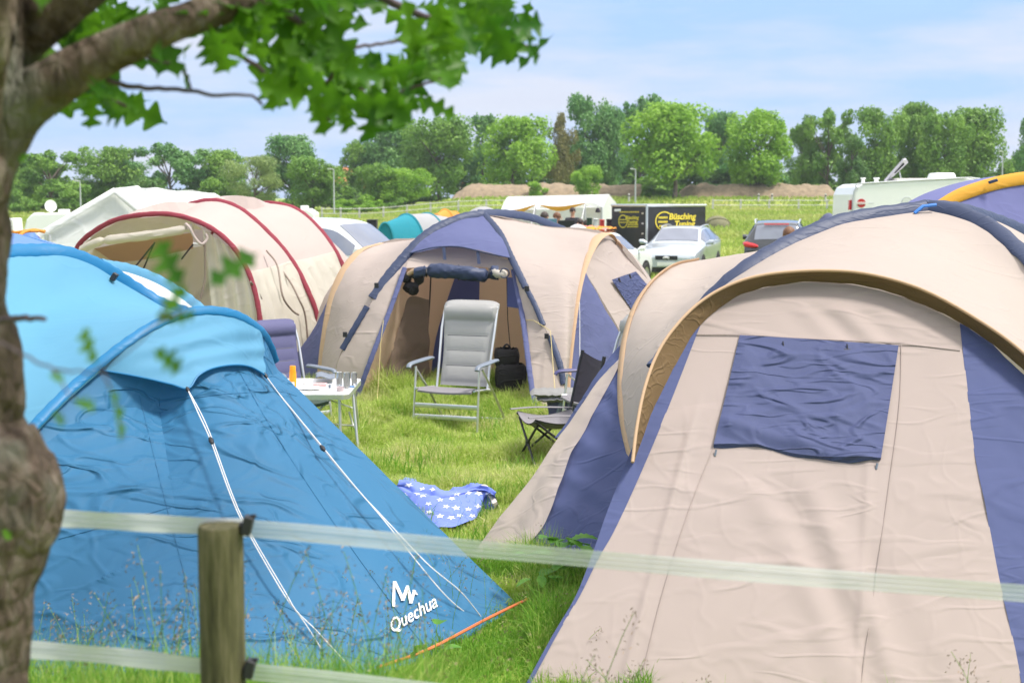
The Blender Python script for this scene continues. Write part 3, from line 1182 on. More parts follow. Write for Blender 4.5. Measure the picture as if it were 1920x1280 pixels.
    cloth('hood_lining', M['brown_hood'], root, loft([oo, io], 140, 8, disp=crump(.006, 9)))
    b = MB()
    b.tube([p for p in spline(oo, 140)], .009, 8)
    b.build('hood_rim', M['beige_tan'], root)
    # roof
    hoop = [(1290, 615, 8.9), (1345, 548, 9.0), (1400, 507, 9.1), (1480, 457, 9.3), (1560, 424, 9.45), (1640, 403, 9.6), (1738, 392, 9.7), (1800, 402, 9.6), (1850, 426, 9.45), (1900, 465, 9.25), (1950, 515, 9.0), (2020, 605, 8.75), (2100, 760, 8.4)]
    o2 = [p + Vector((0, .02, .004)) for p in oo]
    midr = [(o2[4].lerp(P(*hoop[0]), .5)), P(1395, 520, 8.75), P(1560, 466, 8.95), P(1720, 460, 9.05), P(1830, 500, 9.0), P(1930, 575, 8.75), P(2060, 740, 8.3), P(2110, 850, 8.1)]
    rf = loft([o2[4:15], midr, hoop], 120, 50, disp=crump(.006, 2.2))
    seam_s = [(1187, 872, 8.75), (1168, 790, 9.1), (1163, 720, 9.45), (1170, 640, 9.8), (1190, 575, 10.1), (1222, 528, 10.4), (1262, 499, 10.8), (1306, 489, 11.2)]
    m1 = [(1193, 872, 8.3), (1196, 760, 8.75), (1222, 660, 9.2), (1280, 570, 9.75), (1350, 510, 10.3), (1440, 466, 10.7)]
    hl = [(1190, 872, 7.75), (1203, 780, 8.0), (1232, 690, 8.4), (1290, 615, 8.9), (1400, 507, 9.1), (1560, 424, 9.45), (1738, 392, 9.7)]
    wing = loft([seam_s, m1, hl], 90, 50, disp=crump(.008, 3))
    cloth('roof', M['beige'], root, rf, wing)
    b = MB()
    sp = spline(seam_s, 90)
    cc = Vector((1.9, 10.2, .5))
    b.tube(sp, [(.035, .012)] * 91, 8, flat=lambda p: (p - Vector((2.6, 10.6, .5))).normalized())
    b.build('wing_hood', M['beige_tan'], root)
    # crossing pole sleeves
    sleeve('pole_sleeve', M['sleeve'], root, hl[2:], C0, .060, .02)
    sleeve('pole_sleeve', M['sleeve'], root, [(1738, 392, 9.7), (1790, 399, 9.6), (1850, 424, 9.45), (1900, 463, 9.25), (1950, 513, 9.0), (2020, 605, 8.75), (2100, 760, 8.4), (2140, 1000, 7.9)], C0, .058, .02)
    sleeve('pole_sleeve', M['sleeve'], root, [(1738, 391, 9.72), (1800, 395, 10.0), (1860, 412, 10.4), (1920, 436, 10.8), (1990, 475, 11.2), (2080, 560, 11.7)], C0, .060, .02)
    b = MB()
    p = P(1736, 390, 9.66)
    b.tube([p + Vector((-.09, -.05, -.035)), p + Vector((-.03, -.04, .012)), p + Vector((.06, -.03, .022))], .012, 6)
    b.build('pole_tie', plain('bright_blue_webbing', (.03, .18, .6, 1), .5), root)
    # back of the roof down to the ground
    bk0 = [(1306, 489, 11.2), (1440, 466, 10.7), (1560, 430, 9.9), (1738, 393, 9.75), (1860, 412, 10.4), (1990, 475, 11.2), (2080, 560, 11.7)]
    q0 = PX(bk0)
    q1 = [q + Vector((.1, .9, -.25 * q.z)) for q in q0]
    q2 = [Vector((q.x * 1.05, q.y + 1.7, -.03)) for q in q0]
    q0r = PX([(1738, 392, 9.72), (1850, 424, 9.5), (1950, 513, 9.05), (2020, 605, 8.8), (2100, 760, 8.45), (2140, 1000, 7.95)])
    q1r = PX([(1738, 392, 9.75), (1860, 410, 10.4), (1990, 475, 11.2), (2150, 540, 11.4), (2300, 700, 11.2), (2350, 900, 11.0)])
    cloth('back_panel', M['beige'], root, loft([q0, q1, q2], 40, 14), loft([q0r, q1r], 40, 14))
    # slanted end wall of the left wing
    fp = plane(G(886, 1050), G(1085, 1110), P(1163, 720, 9.45))

    def FL(l, off=0.0):
        return [fp(x, y, off) for x, y in l]
    outr = [(1166, 668), (1124, 710), (1082, 771), (1047, 820), (993, 898), (906, 1011), (884, 1050)]
    bnd = [(1166, 674), (1134, 731), (1108, 778), (1092, 811), (1071, 853), (1052, 905), (1030, 961), (1000, 1011), (930, 1072)]
    right = [(1172, 700), (1168, 790), (1185, 872), (1150, 954), (1122, 1034), (1090, 1112)]

    def fold2(u, v, p):
        x, y = topx(p)
        s = x + .75 * y
        return .010 * math.sin(s / 17 + 2 * fb(x * .01, y * .01, 1, 1, 2)) * sstep(0, .25, v) + .01 * fb(p.x, p.y, p.z, 4, 2)
    cloth('wing_wall', M['beige'], root, loft([FL(outr), FL(bnd)], 90, 20, disp=fold2))

    def fold3(u, v, p):
        x, y = topx(p)
        s = x - 1.9 * y
        return .006 * math.sin(s / 21 + 2.5 * fb(x * .012, y * .012, 2, 1, 2)) + .012 * fb(p.x, p.y, p.z, 3.5, 3)
    cloth('blue_side_panel', M['blue'], root, loft([FL([(x - 8, y) for x, y in bnd], -.03), FL(right, .003)], 110, 50, disp=fold3))
    cloth('blue_corner_panel', M['blue'], root, loft([[P(1170, 640, 9.9), P(1124, 693, 9.75), P(1080, 765, 9.6), P(1040, 822, 9.4)], FL(outr[:4], -.002)], 40, 8, disp=crump(.01, 6)))
    return root, wall


RT_ROOT, RT_WALL = right_tent()


# ------------------------------------------------------------- B: blue tent at the left
def blue_tent():
    root = thing('dome_tent', 'bright blue dome tent with white ropes and a white logo, nearest on the left', 'tent', Vector((-1.3, 8.3, 0)))
    arch = [(10, 868, 7.35), (60, 808, 7.5), (105, 760, 7.65), (150, 718, 7.8), (230, 652, 8.0), (300, 608, 8.2), (370, 586, 8.4), (440, 592, 8.6), (487, 620, 8.85), (505, 650, 9.0), (516, 683, 9.1)]
    F0 = G(395, 1378)
    hem = [F0, G(500, 1345), G(640, 1298), G(800, 1237), G(905, 1178), G(972, 1134)]

    def wr(u, v, p):
        x, y = topx(p)
        a = .005 * fb(p.x, p.y, p.z, 2.5, 3) * sstep(0, .2, v)
        # taut pleats running down to the right hand corner
        s = (x - 560) - .93 * (y - 780)
        e = sstep(330, 420, x) * (1 - .5 * sstep(900, 980, x)) * sstep(.05, .3, v)
        a += .012 * e * math.sin(s / 26 + 1.5 * fb(x * .003, y * .003, 4, 1, 2)) * math.exp(-((s + 130) / 120) ** 2)
        # crumpled left and lower part
        c = max(sstep(640, 380, x), sstep(1050, 1150, y) * sstep(800, 600, x))
        for sd, k in ((3, .008), (13, .007), (31, .006), (51, .006)):
            q = fb(x * .004 + sd, y * .009 + x * .002 * (1 if sd != 13 else -1), sd, 1.1, 2)
            a += k * c * (1 - min(1, abs(q) * 11))
        return a
    aR = [PX([arch[5]])[0], *PX(arch[6:])]
    aR = [p + Vector((0, .03, -.03)) for p in aR]
    midR = PX([(300, 775, 8.05), (345, 755, 8.05), (400, 722, 8.15), (440, 700, 8.35), (492, 706, 8.6), (527, 698, 9.02)])
    rf = loft([midR, hem], 170, 170, disp=wr)
    rf0 = loft([aR, midR], 170, 20, smooth_v=False)
    aL = [p + Vector((0, .03, -.03)) for p in PX(arch[:6])]
    midL = PX([(5, 900, 7.3), (60, 850, 7.45), (150, 790, 7.7), (225, 765, 7.9), (300, 775, 8.05)])
    hemL = [G(0, 1292), G(120, 1310), G(260, 1345), F0]
    lf = loft([midL, hemL], 110, 150, disp=wr)
    lf0 = loft([aL, midL], 110, 14)
    face = cloth('front_flysheet', M['blue_face'], root, rf, rf0, lf, lf0)
    # pale canopy above the door with a scalloped lower edge
    ctop = [p + (CAM - p).normalized() * .012 for p in PX([(186, 690, 7.93), (230, 654, 8.0), (300, 611, 8.2), (370, 590, 8.4), (440, 595, 8.6), (485, 618, 8.83), (494, 640, 8.85)])]
    cbot = [p + (CAM - p).normalized() * .018 for p in PX([(186, 693, 7.93), (260, 706, 7.97), (320, 720, 8.0), (353, 728, 8.02), (372, 704, 8.1), (400, 690, 8.2), (440, 684, 8.35), (470, 688, 8.5), (498, 703, 8.6)])]

    def cw(u, v, p):
        x, y = topx(p)
        return .008 * math.sin((y + .22 * x) / 7.0 + 3 * fb(x * .006, y * .006, 3, 1, 2)) * math.sin(math.pi * v) * sstep(.05, .5, u)
    can = cloth('canopy', M['cyan_light'], root, loft([ctop, cbot], 120, 40, disp=cw))
    b = MB()
    b.tube(spline(cbot, 90), .006, 6)
    b.build('canopy_edge', M['azure'], can)
    # dome roof to the left of the arch
    sl_ = [(-80, 500, 8.9), (-20, 478, 9.3), (60, 472, 9.6), (130, 478, 9.8), (200, 508, 10.0), (250, 541, 10.15), (300, 572, 10.2), (345, 588, 10.1)]
    al = arch[:7]
    mdl = [(-60, 660, 8.3), (10, 620, 8.75), (90, 590, 9.15), (180, 580, 9.35), (250, 580, 9.4), (320, 585, 9.35)]
    dome = loft([al, mdl, sl_], 90, 60, disp=crump(.012, 1.8, 4))
    cloth('roof', M['cyan_light'], root, dome)
    cc = Vector((-2.2, 8.6, .3))
    sleeve('pole_sleeve', M['azure'], root, arch, Vector((-1.5, 8.6, .2)), .030, .009, 90)
    sleeve('pole_sleeve', M['azure'], root, sl_, cc, .055, .018, 80)
    b = MB()
    p = P(214, 519, 9.95)
    b.box(p, (.035, .05, .055), rot=Euler((0, .6, 0)).to_matrix())
    b.build('sleeve_clip', M['black'], root, bevel=.004)
    top = [(-80, 440, 9.9), (-20, 434, 10.2), (30, 438, 10.4), (90, 452, 10.5), (130, 468, 10.4), (153, 481, 10.2)]
    s2 = [(-80, 490, 9.1), (-20, 472, 9.4), (60, 466, 9.65), (110, 469, 9.8), (153, 483, 9.95)]
    cloth('upper_roof', M['periwinkle'], root, loft([s2, top], 50, 20))
    backarc = [(195, 497, 10.6), (240, 506, 10.9), (290, 525, 11.1), (335, 551, 11.1), (375, 582, 11.0)]
    wp = [(220, 512, 10.3), (260, 535, 10.4), (310, 568, 10.4), (355, 592, 10.3)]
    cloth('inner_roof', M['white_cloth'], root, loft([wp, [(q[0], q[1] + 4, q[2]) for q in backarc]], 30, 8))
    sleeve('pole_sleeve', M['cyan_light'], root, backarc, cc, .05, .016, 40)
    # closed back
    q0 = PX([(-80, 440, 9.9), (30, 438, 10.4), (153, 481, 10.2), (250, 541, 10.15), (345, 588, 10.1), (435, 594, 8.65), (514, 690, 9.1)])
    q1 = [q + Vector((-.20, .8, -.3 * q.z)) for q in q0]
    q2 = [Vector((q.x - .35, q.y + 1.3, -.03)) for q in q0]
    cloth('back_panel', M['cyan_light'], root, loft([q0, q1, q2], 40, 12))
    bvf = bvh_of(face)
    for pl in ([(262, 742), (300, 900), (345, 1075), (378, 1220)], [(364, 745), (430, 738), (520, 734), (556, 742)], [(446, 692), (520, 820), (640, 1000), (760, 1165), (812, 1228)], [(110, 1010), (200, 985), (320, 950)]):
        pts = []
        for x, y in [topx(q) for q in spline([P(x, y, 8) for x, y in pl], 50)]:
            d = ray(x, y).normalized()
            h = bvf.ray_cast(CAM, d)
            if h[0] is not None:
                pts.append(h[0] - d * .003)
        b = MB()
        b.tube(pts, .0022, 5)
        b.build('seam', M['blue_face'], root)
    # orange hem cord
    b = MB()
    b.tube([p + Vector((.02, -.02, .07)) for p in spline([G(985, 1142), G(905, 1182), G(800, 1238), G(700, 1275)], 30)], .008, 6)
    b.build('hem_cord', M['orange_cord'], root)
    # guy ropes with runners
    for pts, pts2, sl1 in (
        ([(352, 730, 7.98), (372, 775, 7.8), (395, 826, 7.6), (433, 930, 7.25), (462, 992, 7.08), (530, 1110, 6.8), (570, 1165, 6.7), (610, 1228, 6.65)],
         [(352, 730, 7.98), (377, 775, 7.8), (399, 826, 7.6), (437, 930, 7.25), (466, 992, 7.08), (534, 1108, 6.8), (556, 1145, 6.72), (592, 1180, 6.66), (640, 1232, 6.6), (668, 1262, 6.55)], (396, 826, 7.59)),
        ([(498, 704, 8.58), (512, 724, 8.55), (545, 765, 8.45), (605, 838, 8.1), (660, 905, 7.9), (720, 975, 7.72), (800, 1075, 7.5), (850, 1130, 7.5), (900, 1166, 7.6)],
         [(498, 704, 8.58), (545, 767, 8.45), (605, 841, 8.1), (660, 907, 7.9), (724, 975, 7.72), (800, 1055, 7.5), (860, 1105, 7.5), (890, 1140, 7.55), (912, 1170, 7.6)], (605, 840, 8.09))):
        b = MB()
        rope(b, pts, .0038, n=60)
        rope(b, pts2, .0034, n=60)
        r = b.build('guy_rope', M['rope_white'], root)
        b = MB()
        p = P(*sl1)
        slider(b, p, P(*pts[4]) - P(*pts[2]), s=.015)
        p = P(*pts[0])
        slider(b, p, P(*pts[1]) - p, s=.012)
        b.build('rope_runner', M['black'], r)
    # printed logo
    bv = bvh_of(face)
    b = MB()
    ox, oy = 735, 1186
    ang = math.atan2(-52, 88)
    ca, sa = math.cos(ang), math.sin(ang)
    vs, fs, w = text_shape('Quechua', bold=.010)
    Lp = 100.0
    hs = 37.0

    def f(x, y):
        X, Yv = x * Lp, y * hs
        return ox + X * ca + Yv * sa * .35, oy + X * sa - Yv * ca * 1.12
    # fine strips so that the letters follow the cloth
    on_surface(b, bv, vs, fs, f, .020)
    for k, (x0, y0, x1, y1, w0, w1) in enumerate(((739, 1089, 738, 1136, 4, 5.5), (740, 1089, 756, 1124, 5.5, 6.5), (755, 1125, 764, 1099, 6.5, 6), (764, 1097, 771, 1129, 5, 6.5), (770, 1130, 777, 1106, 6.5, 5), (775, 1105, 782, 1114, 4, 4))):
        vs = []
        for i in range(9):
            t = i / 8
            w = (w0 + (w1 - w0) * t) / 2
            vs += [(x0 + (x1 - x0) * t - w, y0 + (y1 - y0) * t), (x0 + (x1 - x0) * t + w, y0 + (y1 - y0) * t)]
        on_surface(b, bv, vs, [(2 * i, 2 * i + 1, 2 * i + 3, 2 * i + 2) for i in range(8)], lambda x, y: (x, y), .018 + .0012 * k)
    b.build('printed_logo', M['white_print'], root, smooth=False)
    return root


BT_ROOT = blue_tent()


# ------------------------------------------------------------- C: beige tent in the middle
def centre_tent():
    root = thing('dome_tent', 'beige and slate blue tent with rolled up door, behind the grey reclining chair', 'tent', Vector((-.4, 16.6, 0)), 0, 'beige and slate blue family tents')
    cc = Vector((-.3, 17.2, .5))
    P1 = [(612, 748, 15.9), (643, 655, 16.0), (700, 560, 16.15), (740, 505, 16.35), (800, 442, 16.65), (860, 412, 16.9), (907, 403, 17.1)]
    P2 = [(1064, 772, 15.05), (1052, 690, 15.3), (1022, 615, 15.6), (985, 540, 15.95), (957, 482, 16.3), (936, 438, 16.7), (907, 403, 17.1)]
    Lh = [(600, 722, 16.5), (608, 640, 16.6), (622, 560, 16.8), (645, 505, 17.0), (675, 470, 17.3), (712, 457, 17.8)]
    Mh = [(606, 735, 16.2), (625, 640, 16.3), (660, 550, 16.5), (705, 490, 16.9), (750, 458, 17.4), (800, 444, 17.7)]
    D1 = [(666, 757, 15.75), (700, 665, 15.8), (735, 575, 16.05), (760, 503, 16.3)]
    D2 = [(1005, 783, 14.95), (993, 700, 15.3), (980, 600, 15.8), (962, 507, 16.3)]
    R = [(1062, 760, 15.3), (1070, 660, 15.6), (1083, 560, 16.0), (1099, 492, 16.5), (1118, 450, 17.0), (1138, 438, 17.5)]
    MR = [(1064, 765, 15.2), (1064, 670, 15.4), (1062, 590, 15.7), (1055, 510, 16.2), (1040, 455, 17.0), (1020, 424, 17.7)]
    g = []
    g.append(loft([Lh, Mh, P1], 70, 24, disp=crump(.012, 2.5)))
    g.append(loft([P2, MR, R], 70, 34, disp=crump(.014, 2.2, 5)))
    P1s = [(612, 750, 15.88), (643, 657, 15.98), (700, 562, 16.13), (740, 507, 16.33), (768, 474, 16.5)]
    P2s = [(1064, 775, 15.03), (1052, 692, 15.28), (1022, 617, 15.58), (985, 542, 15.93), (960, 488, 16.25)]
    g.append(loft([P1s, D1], 60, 14, disp=crump(.012, 3, 2)))
    g.append(loft([D2, P2s], 60, 14, disp=crump(.012, 3, 8)))
    g.append(loft([[(768, 474, 16.52), (860, 462, 16.62), (960, 488, 16.3)], [(760, 503, 16.32), (860, 498, 16.4), (962, 507, 16.3)]], 30, 8, disp=crump(.01, 4)))
    cloth('flysheet', M['beige'], root, *g)
    # blue peak flap
    l = [(768, 475, 16.44), (800, 444, 16.6), (860, 414, 16.85), (907, 405, 17.05)]
    r = [(957, 484, 16.22), (948, 460, 16.4), (936, 438, 16.65), (907, 405, 17.05)]
    m_ = [(862, 463, 16.35), (868, 440, 16.55), (885, 418, 16.85), (907, 404, 17.05)]
    pk = cloth('peak_flap', M['blue_thin'], root, loft([l, m_, r], 30, 40, disp=crump(.012, 3)))
    b = MB()
    edge = spline([(768, 475, 16.42), (815, 464, 16.38), (862, 463, 16.34), (910, 474, 16.28), (957, 484, 16.2)], 30)
    b.tube(edge, .009, 6)
    for x, y in ((832, 464), (896, 472)):
        b.prism([P(x - 3, y, 16.3), P(x + 3, y, 16.3), P(x + 5, y + 23, 16.25), P(x - 1, y + 23, 16.25)], (0, .01, 0))
    b.build('flap_edge', M['sleeve'], pk)
    # sleeves
    sleeve('pole_sleeve', M['sleeve'], root, P1[2:], cc, .058, .02)
    sleeve('pole_sleeve', M['sleeve'], root, [(643, 655, 15.98), (668, 612, 16.03), (690, 575, 16.1)], cc, .035, .015, 20)
    sleeve('pole_sleeve', M['sleeve'], root, P2[3:], cc, .040, .018)
    sleeve('pole_sleeve', M['sleeve'], root, [(1056, 720, 15.2), (1048, 680, 15.3), (1030, 630, 15.5)], cc, .035, .015, 20)
    sleeve('pole_sleeve', M['sleeve'], root, [(1018, 610, 15.6), (1002, 572, 15.75), (987, 543, 15.9)], cc, .03, .015, 20)
    sleeve('pole_sleeve', M['sleeve'], root, [(900, 403, 17.1), (940, 402, 17.4), (990, 408, 17.8), (1030, 422, 18.2), (1070, 441, 18.6), (1120, 480, 19.0)], cc, .062, .02)
    b = MB()
    for p in ((1030, 618, 15.5), (1022, 613, 15.5)):
        pass
    for x, y, Y in ((647, 627, 15.9), (988, 541, 15.8), (1025, 630, 15.4), (706, 535, 16.1)):
        b = MB()
        b.box(P(x, y, Y), (.05, .03, .06))
        b.build('sleeve_buckle', M['black'], root, bevel=.006)
    # door trim
    for pts, w in ((D1, .028), (D2, .030)):
        sleeve('door_trim', M['blue_thin'], root, [(a, c, d - .03) for a, c, d in pts], cc, w, .012, 50)
    # left hood rim, right hood rim
    b = MB()
    b.tube(spline(Lh, 60), [(.055, .014)] * 61, 8, flat=lambda p: (p - Vector((-1.2, 18.5, .5))).normalized())
    b.build('hood_rim', M['beige_tan'], root)
    R2 = R[:-1] + [(1138, 438, 17.4), (1153, 448, 17.55), (1163, 470, 17.6)]
    b = MB()
    b.tube(spline(R2, 70), [(.03 + .045 * sstep(.45, .9, i / 70), .014) for i in range(71)], 8, flat=lambda p: (p - Vector((1.4, 18.2, .5))).normalized())
    b.build('hood_rim', M['beige_tan'], root)
    # end wall of the right wing: blue wedge, beige band, window
    W1 = PX([(1068, 770, 15.35), (1072, 660, 15.75), (1086, 560, 16.1), (1094, 510, 16.5)])
    W2 = PX([(1215, 760, 16.6), (1180, 660, 16.5), (1130, 570, 16.5), (1096, 508, 16.52)])
    cloth('blue_side_panel', M['blue_thin'], root, loft([W1, W2], 50, 26, disp=crump(.015, 3.5)))
    Rr = PX([(1098, 495, 16.6), (1112, 462, 16.95), (1128, 446, 17.2), (1150, 450, 17.5)])
    W2b = PX([(1217, 758, 16.6), (1182, 658, 16.52), (1132, 568, 16.52), (1097, 506, 16.54), (1101, 488, 16.7), (1114, 460, 16.95), (1128, 446, 17.2)])
    W3 = PX([(1330, 760, 17.8), (1290, 660, 17.7), (1245, 575, 17.6), (1216, 526, 17.6), (1185, 492, 17.6), (1165, 465, 17.6), (1150, 450, 17.5)])
    bw = cloth('wing_wall', M['beige'], root, loft([W2b, W3], 60, 24, disp=crump(.01, 3)))
    t0 = PX([(1146, 524, 16.9), (1192, 508, 17.35)])
    t1 = PX([(1190, 588, 17.0), (1222, 545, 17.4)])
    wn = cloth('window_flap', M['blue_flap'], root, loft([[p - Vector((0, .06, 0)) for p in t0], [p - Vector((0, .06, 0)) for p in t1]], 20, 20, disp=crump(.012, 6)))
    b = MB()
    for x, y in ((1160, 521), (1180, 514)):
        b.tube([P(x, y, 16.85), P(x + 3, y + 8, 16.85)], .012, 6)
    b.build('toggle', M['black'], wn)
    # left far wedge (blue) behind the chair
    cloth('blue_side_panel', M['blue_thin'], root, loft([[(618, 562, 17.0), (610, 640, 16.7), (602, 735, 16.6)], [(616, 560, 17.1), (575, 635, 17.3), (500, 745, 17.6)]], 30, 20, disp=crump(.015, 3)))
    # back shell
    q0 = PX([(600, 722, 16.6), (622, 560, 16.9), (712, 457, 17.8), (800, 444, 17.7), (907, 404, 17.15), (1020, 424, 17.75), (1138, 438, 17.5), (1216, 526, 17.6), (1330, 760, 17.8)])
    q1 = [q + Vector((.1 * (q.x - .3), 1.2, -.15 * q.z)) for q in q0]
    q2 = [Vector((q.x * 1.05, q.y + 2.2, -.03)) for q in q0]
    cloth('back_panel', M['beige'], root, loft([q0, q1, q2], 50, 14))
    # interior: left curtain, back wall, stripes
    i1 = PX([(758, 512, 16.35), (800, 520, 17.2), (806, 521, 17.5)])
    i2 = PX([(668, 757, 15.8), (740, 752, 16.6), (800, 735, 17.2)])
    cloth('inner_door_panel', M['inner_tan'], root, loft([i1, i2], 30, 30, disp=crump(.03, 3)))
    k1 = PX([(756, 590, 16.55), (768, 556, 16.6), (805, 562, 16.75)])
    k2 = PX([(700, 752, 16.1), (722, 752, 16.3), (803, 738, 17.0)])
    cloth('inner_mesh_panel', M['inner_brown'], root, loft([k1, k2], 30, 30, disp=crump(.03, 4)))
    bw_ = [P(795, 495, 17.6), P(962, 495, 17.6)]
    Yb = 17.6
    cloth('inner_wall', M['inner_tan'], root,
          loft([[P(730, 480, Yb), P(980, 480, Yb)], [P(790, 735, Yb), P(1010, 735, Yb)]], 30, 30, disp=crump(.02, 3)))
    cloth('inner_blue_stripe', M['inner_blue'], root, loft([[P(858, 505, Yb - .05), P(836, 570, Yb - .06), P(816, 640, Yb - .06), P(806, 725, Yb - .05)], [P(900, 505, Yb - .05), P(898, 570, Yb - .05), P(893, 640, Yb - .05), P(890, 725, Yb - .05)]], 24, 10, disp=crump(.015, 4)))
    cloth('inner_blue_stripe', M['inner_blue'], root, loft([[P(951, 520, 16.6), P(951, 575, 16.5)], [P(968, 520, 16.5), P(972, 578, 16.4)]], 8, 6))
    b = MB()
    b.tube([P(800, 640, 17.0), P(806, 560, 17.1), P(808, 515, 17.1)], .01, 6)
    b.build('inner_zip', M['black'], root)
    b = MB()
    b.tube([P(950, 515, 17.2), P(952, 600, 17.2), P(957, 655, 17.1)], .006, 6)
    b.build('inner_zip', M['black'], root)
    # rolled door
    b = MB()
    cs = spline([(776, 512, 16.2), (800, 508, 16.15), (830, 508, 16.1), (880, 513, 16.05), (912, 516, 16.1), (922, 511, 16.1), (935, 512, 16.1)], 60)
    rr = []
    for i in range(61):
        u = i / 60
        x = topx(cs[i])[0]
        r0 = .078 * (1 - .5 * math.exp(-((x - 800) / 4.5) ** 2) - .5 * math.exp(-((x - 916) / 4.5) ** 2)) + .004 * math.sin(i * .37)
        r0 *= .7 if x < 796 else 1
        rr.append(r0)
    rows = []
    for i, p in enumerate(cs):
        rows.append([p + Vector((0, math.cos(2 * math.pi * k / 20), math.sin(2 * math.pi * k / 20))) * (rr[i] * (1 + .20 * fb(i * .05, 3 * math.cos(2 * math.pi * k / 20 + i * .05), 3 * math.sin(2 * math.pi * k / 20 + i * .05), 1, 3))) for k in range(20)])
    b.grid(rows, closed=True)
    b.poly(rows[0]); b.poly(rows[-1])
    rd = b.build('rolled_door', M['sleeve'], root)
    b = MB()
    b.tube(spline([(922, 508, 16.08), (935, 514, 16.05), (950, 512, 16.1)], 10), [.038, .046, .05, .046, .05, .044, .05, .055, .05, .04, .02], 12)
    b.build('rolled_lining', M['cream'], rd)
    for x in (800, 917, 860):
        q = P(x, 511, 16.1)
        part_t = MB()
        part_t.tube([q + Vector((0, .085 * math.cos(a), .085 * math.sin(a) * (.55 if x != 860 else 1))) for a in [2 * math.pi * k / 20 for k in range(21)]], .008, 6)
        part_t.build('tie', M['black'], rd)
    b = MB()
    b.tube([P(946, 512, 16.02) + Vector((.052 * math.cos(a), 0, .052 * math.sin(a))) for a in [2 * math.pi * k / 20 for k in range(21)]], .008, 6)
    b.build('rolled_edge', M['sleeve'], rd)
    b = MB()
    b.tube(spline([(764, 516, 16.25), (776, 508, 16.2), (792, 506, 16.18)], 10), .028, 10)
    b.build('rolled_lining', M['beige_tan'], rd)
    b = MB()
    b.tube(spline([(758, 524, 16.3), (770, 516, 16.25), (786, 522, 16.25), (778, 534, 16.25), (762, 540, 16.3), (772, 546, 16.3), (780, 535, 16.2)], 30), [.05 + .018 * math.sin(i * .8) for i in range(31)], 10)
    b.build('rolled_mesh', M['black_cloth'], rd)
    # guy ropes
    for pts, mat in (([(1086, 530, 16.2), (1087, 600, 15.9), (1087, 700, 15.5), G(1084, 760)], 'rope_white'),
                     ([(719, 600, 15.9), (714, 640, 15.8), (708, 740, 15.6), G(705, 775)], 'rope_yellow'),
                     ([(706, 540, 16.2), (660, 600, 16.3), (612, 660, 16.5), (595, 700, 16.6)], 'rope_white'),
                     ([(982, 600, 15.8), (1000, 600, 15.6), (1032, 560 + 60, 15.5), G(1045, 790)], 'rope_yellow')):
        b = MB()
        rope(b, pts, .0042, n=30, smooth=False)
        b.build('guy_rope', M[mat], root)
    return root


CT_ROOT = centre_tent()


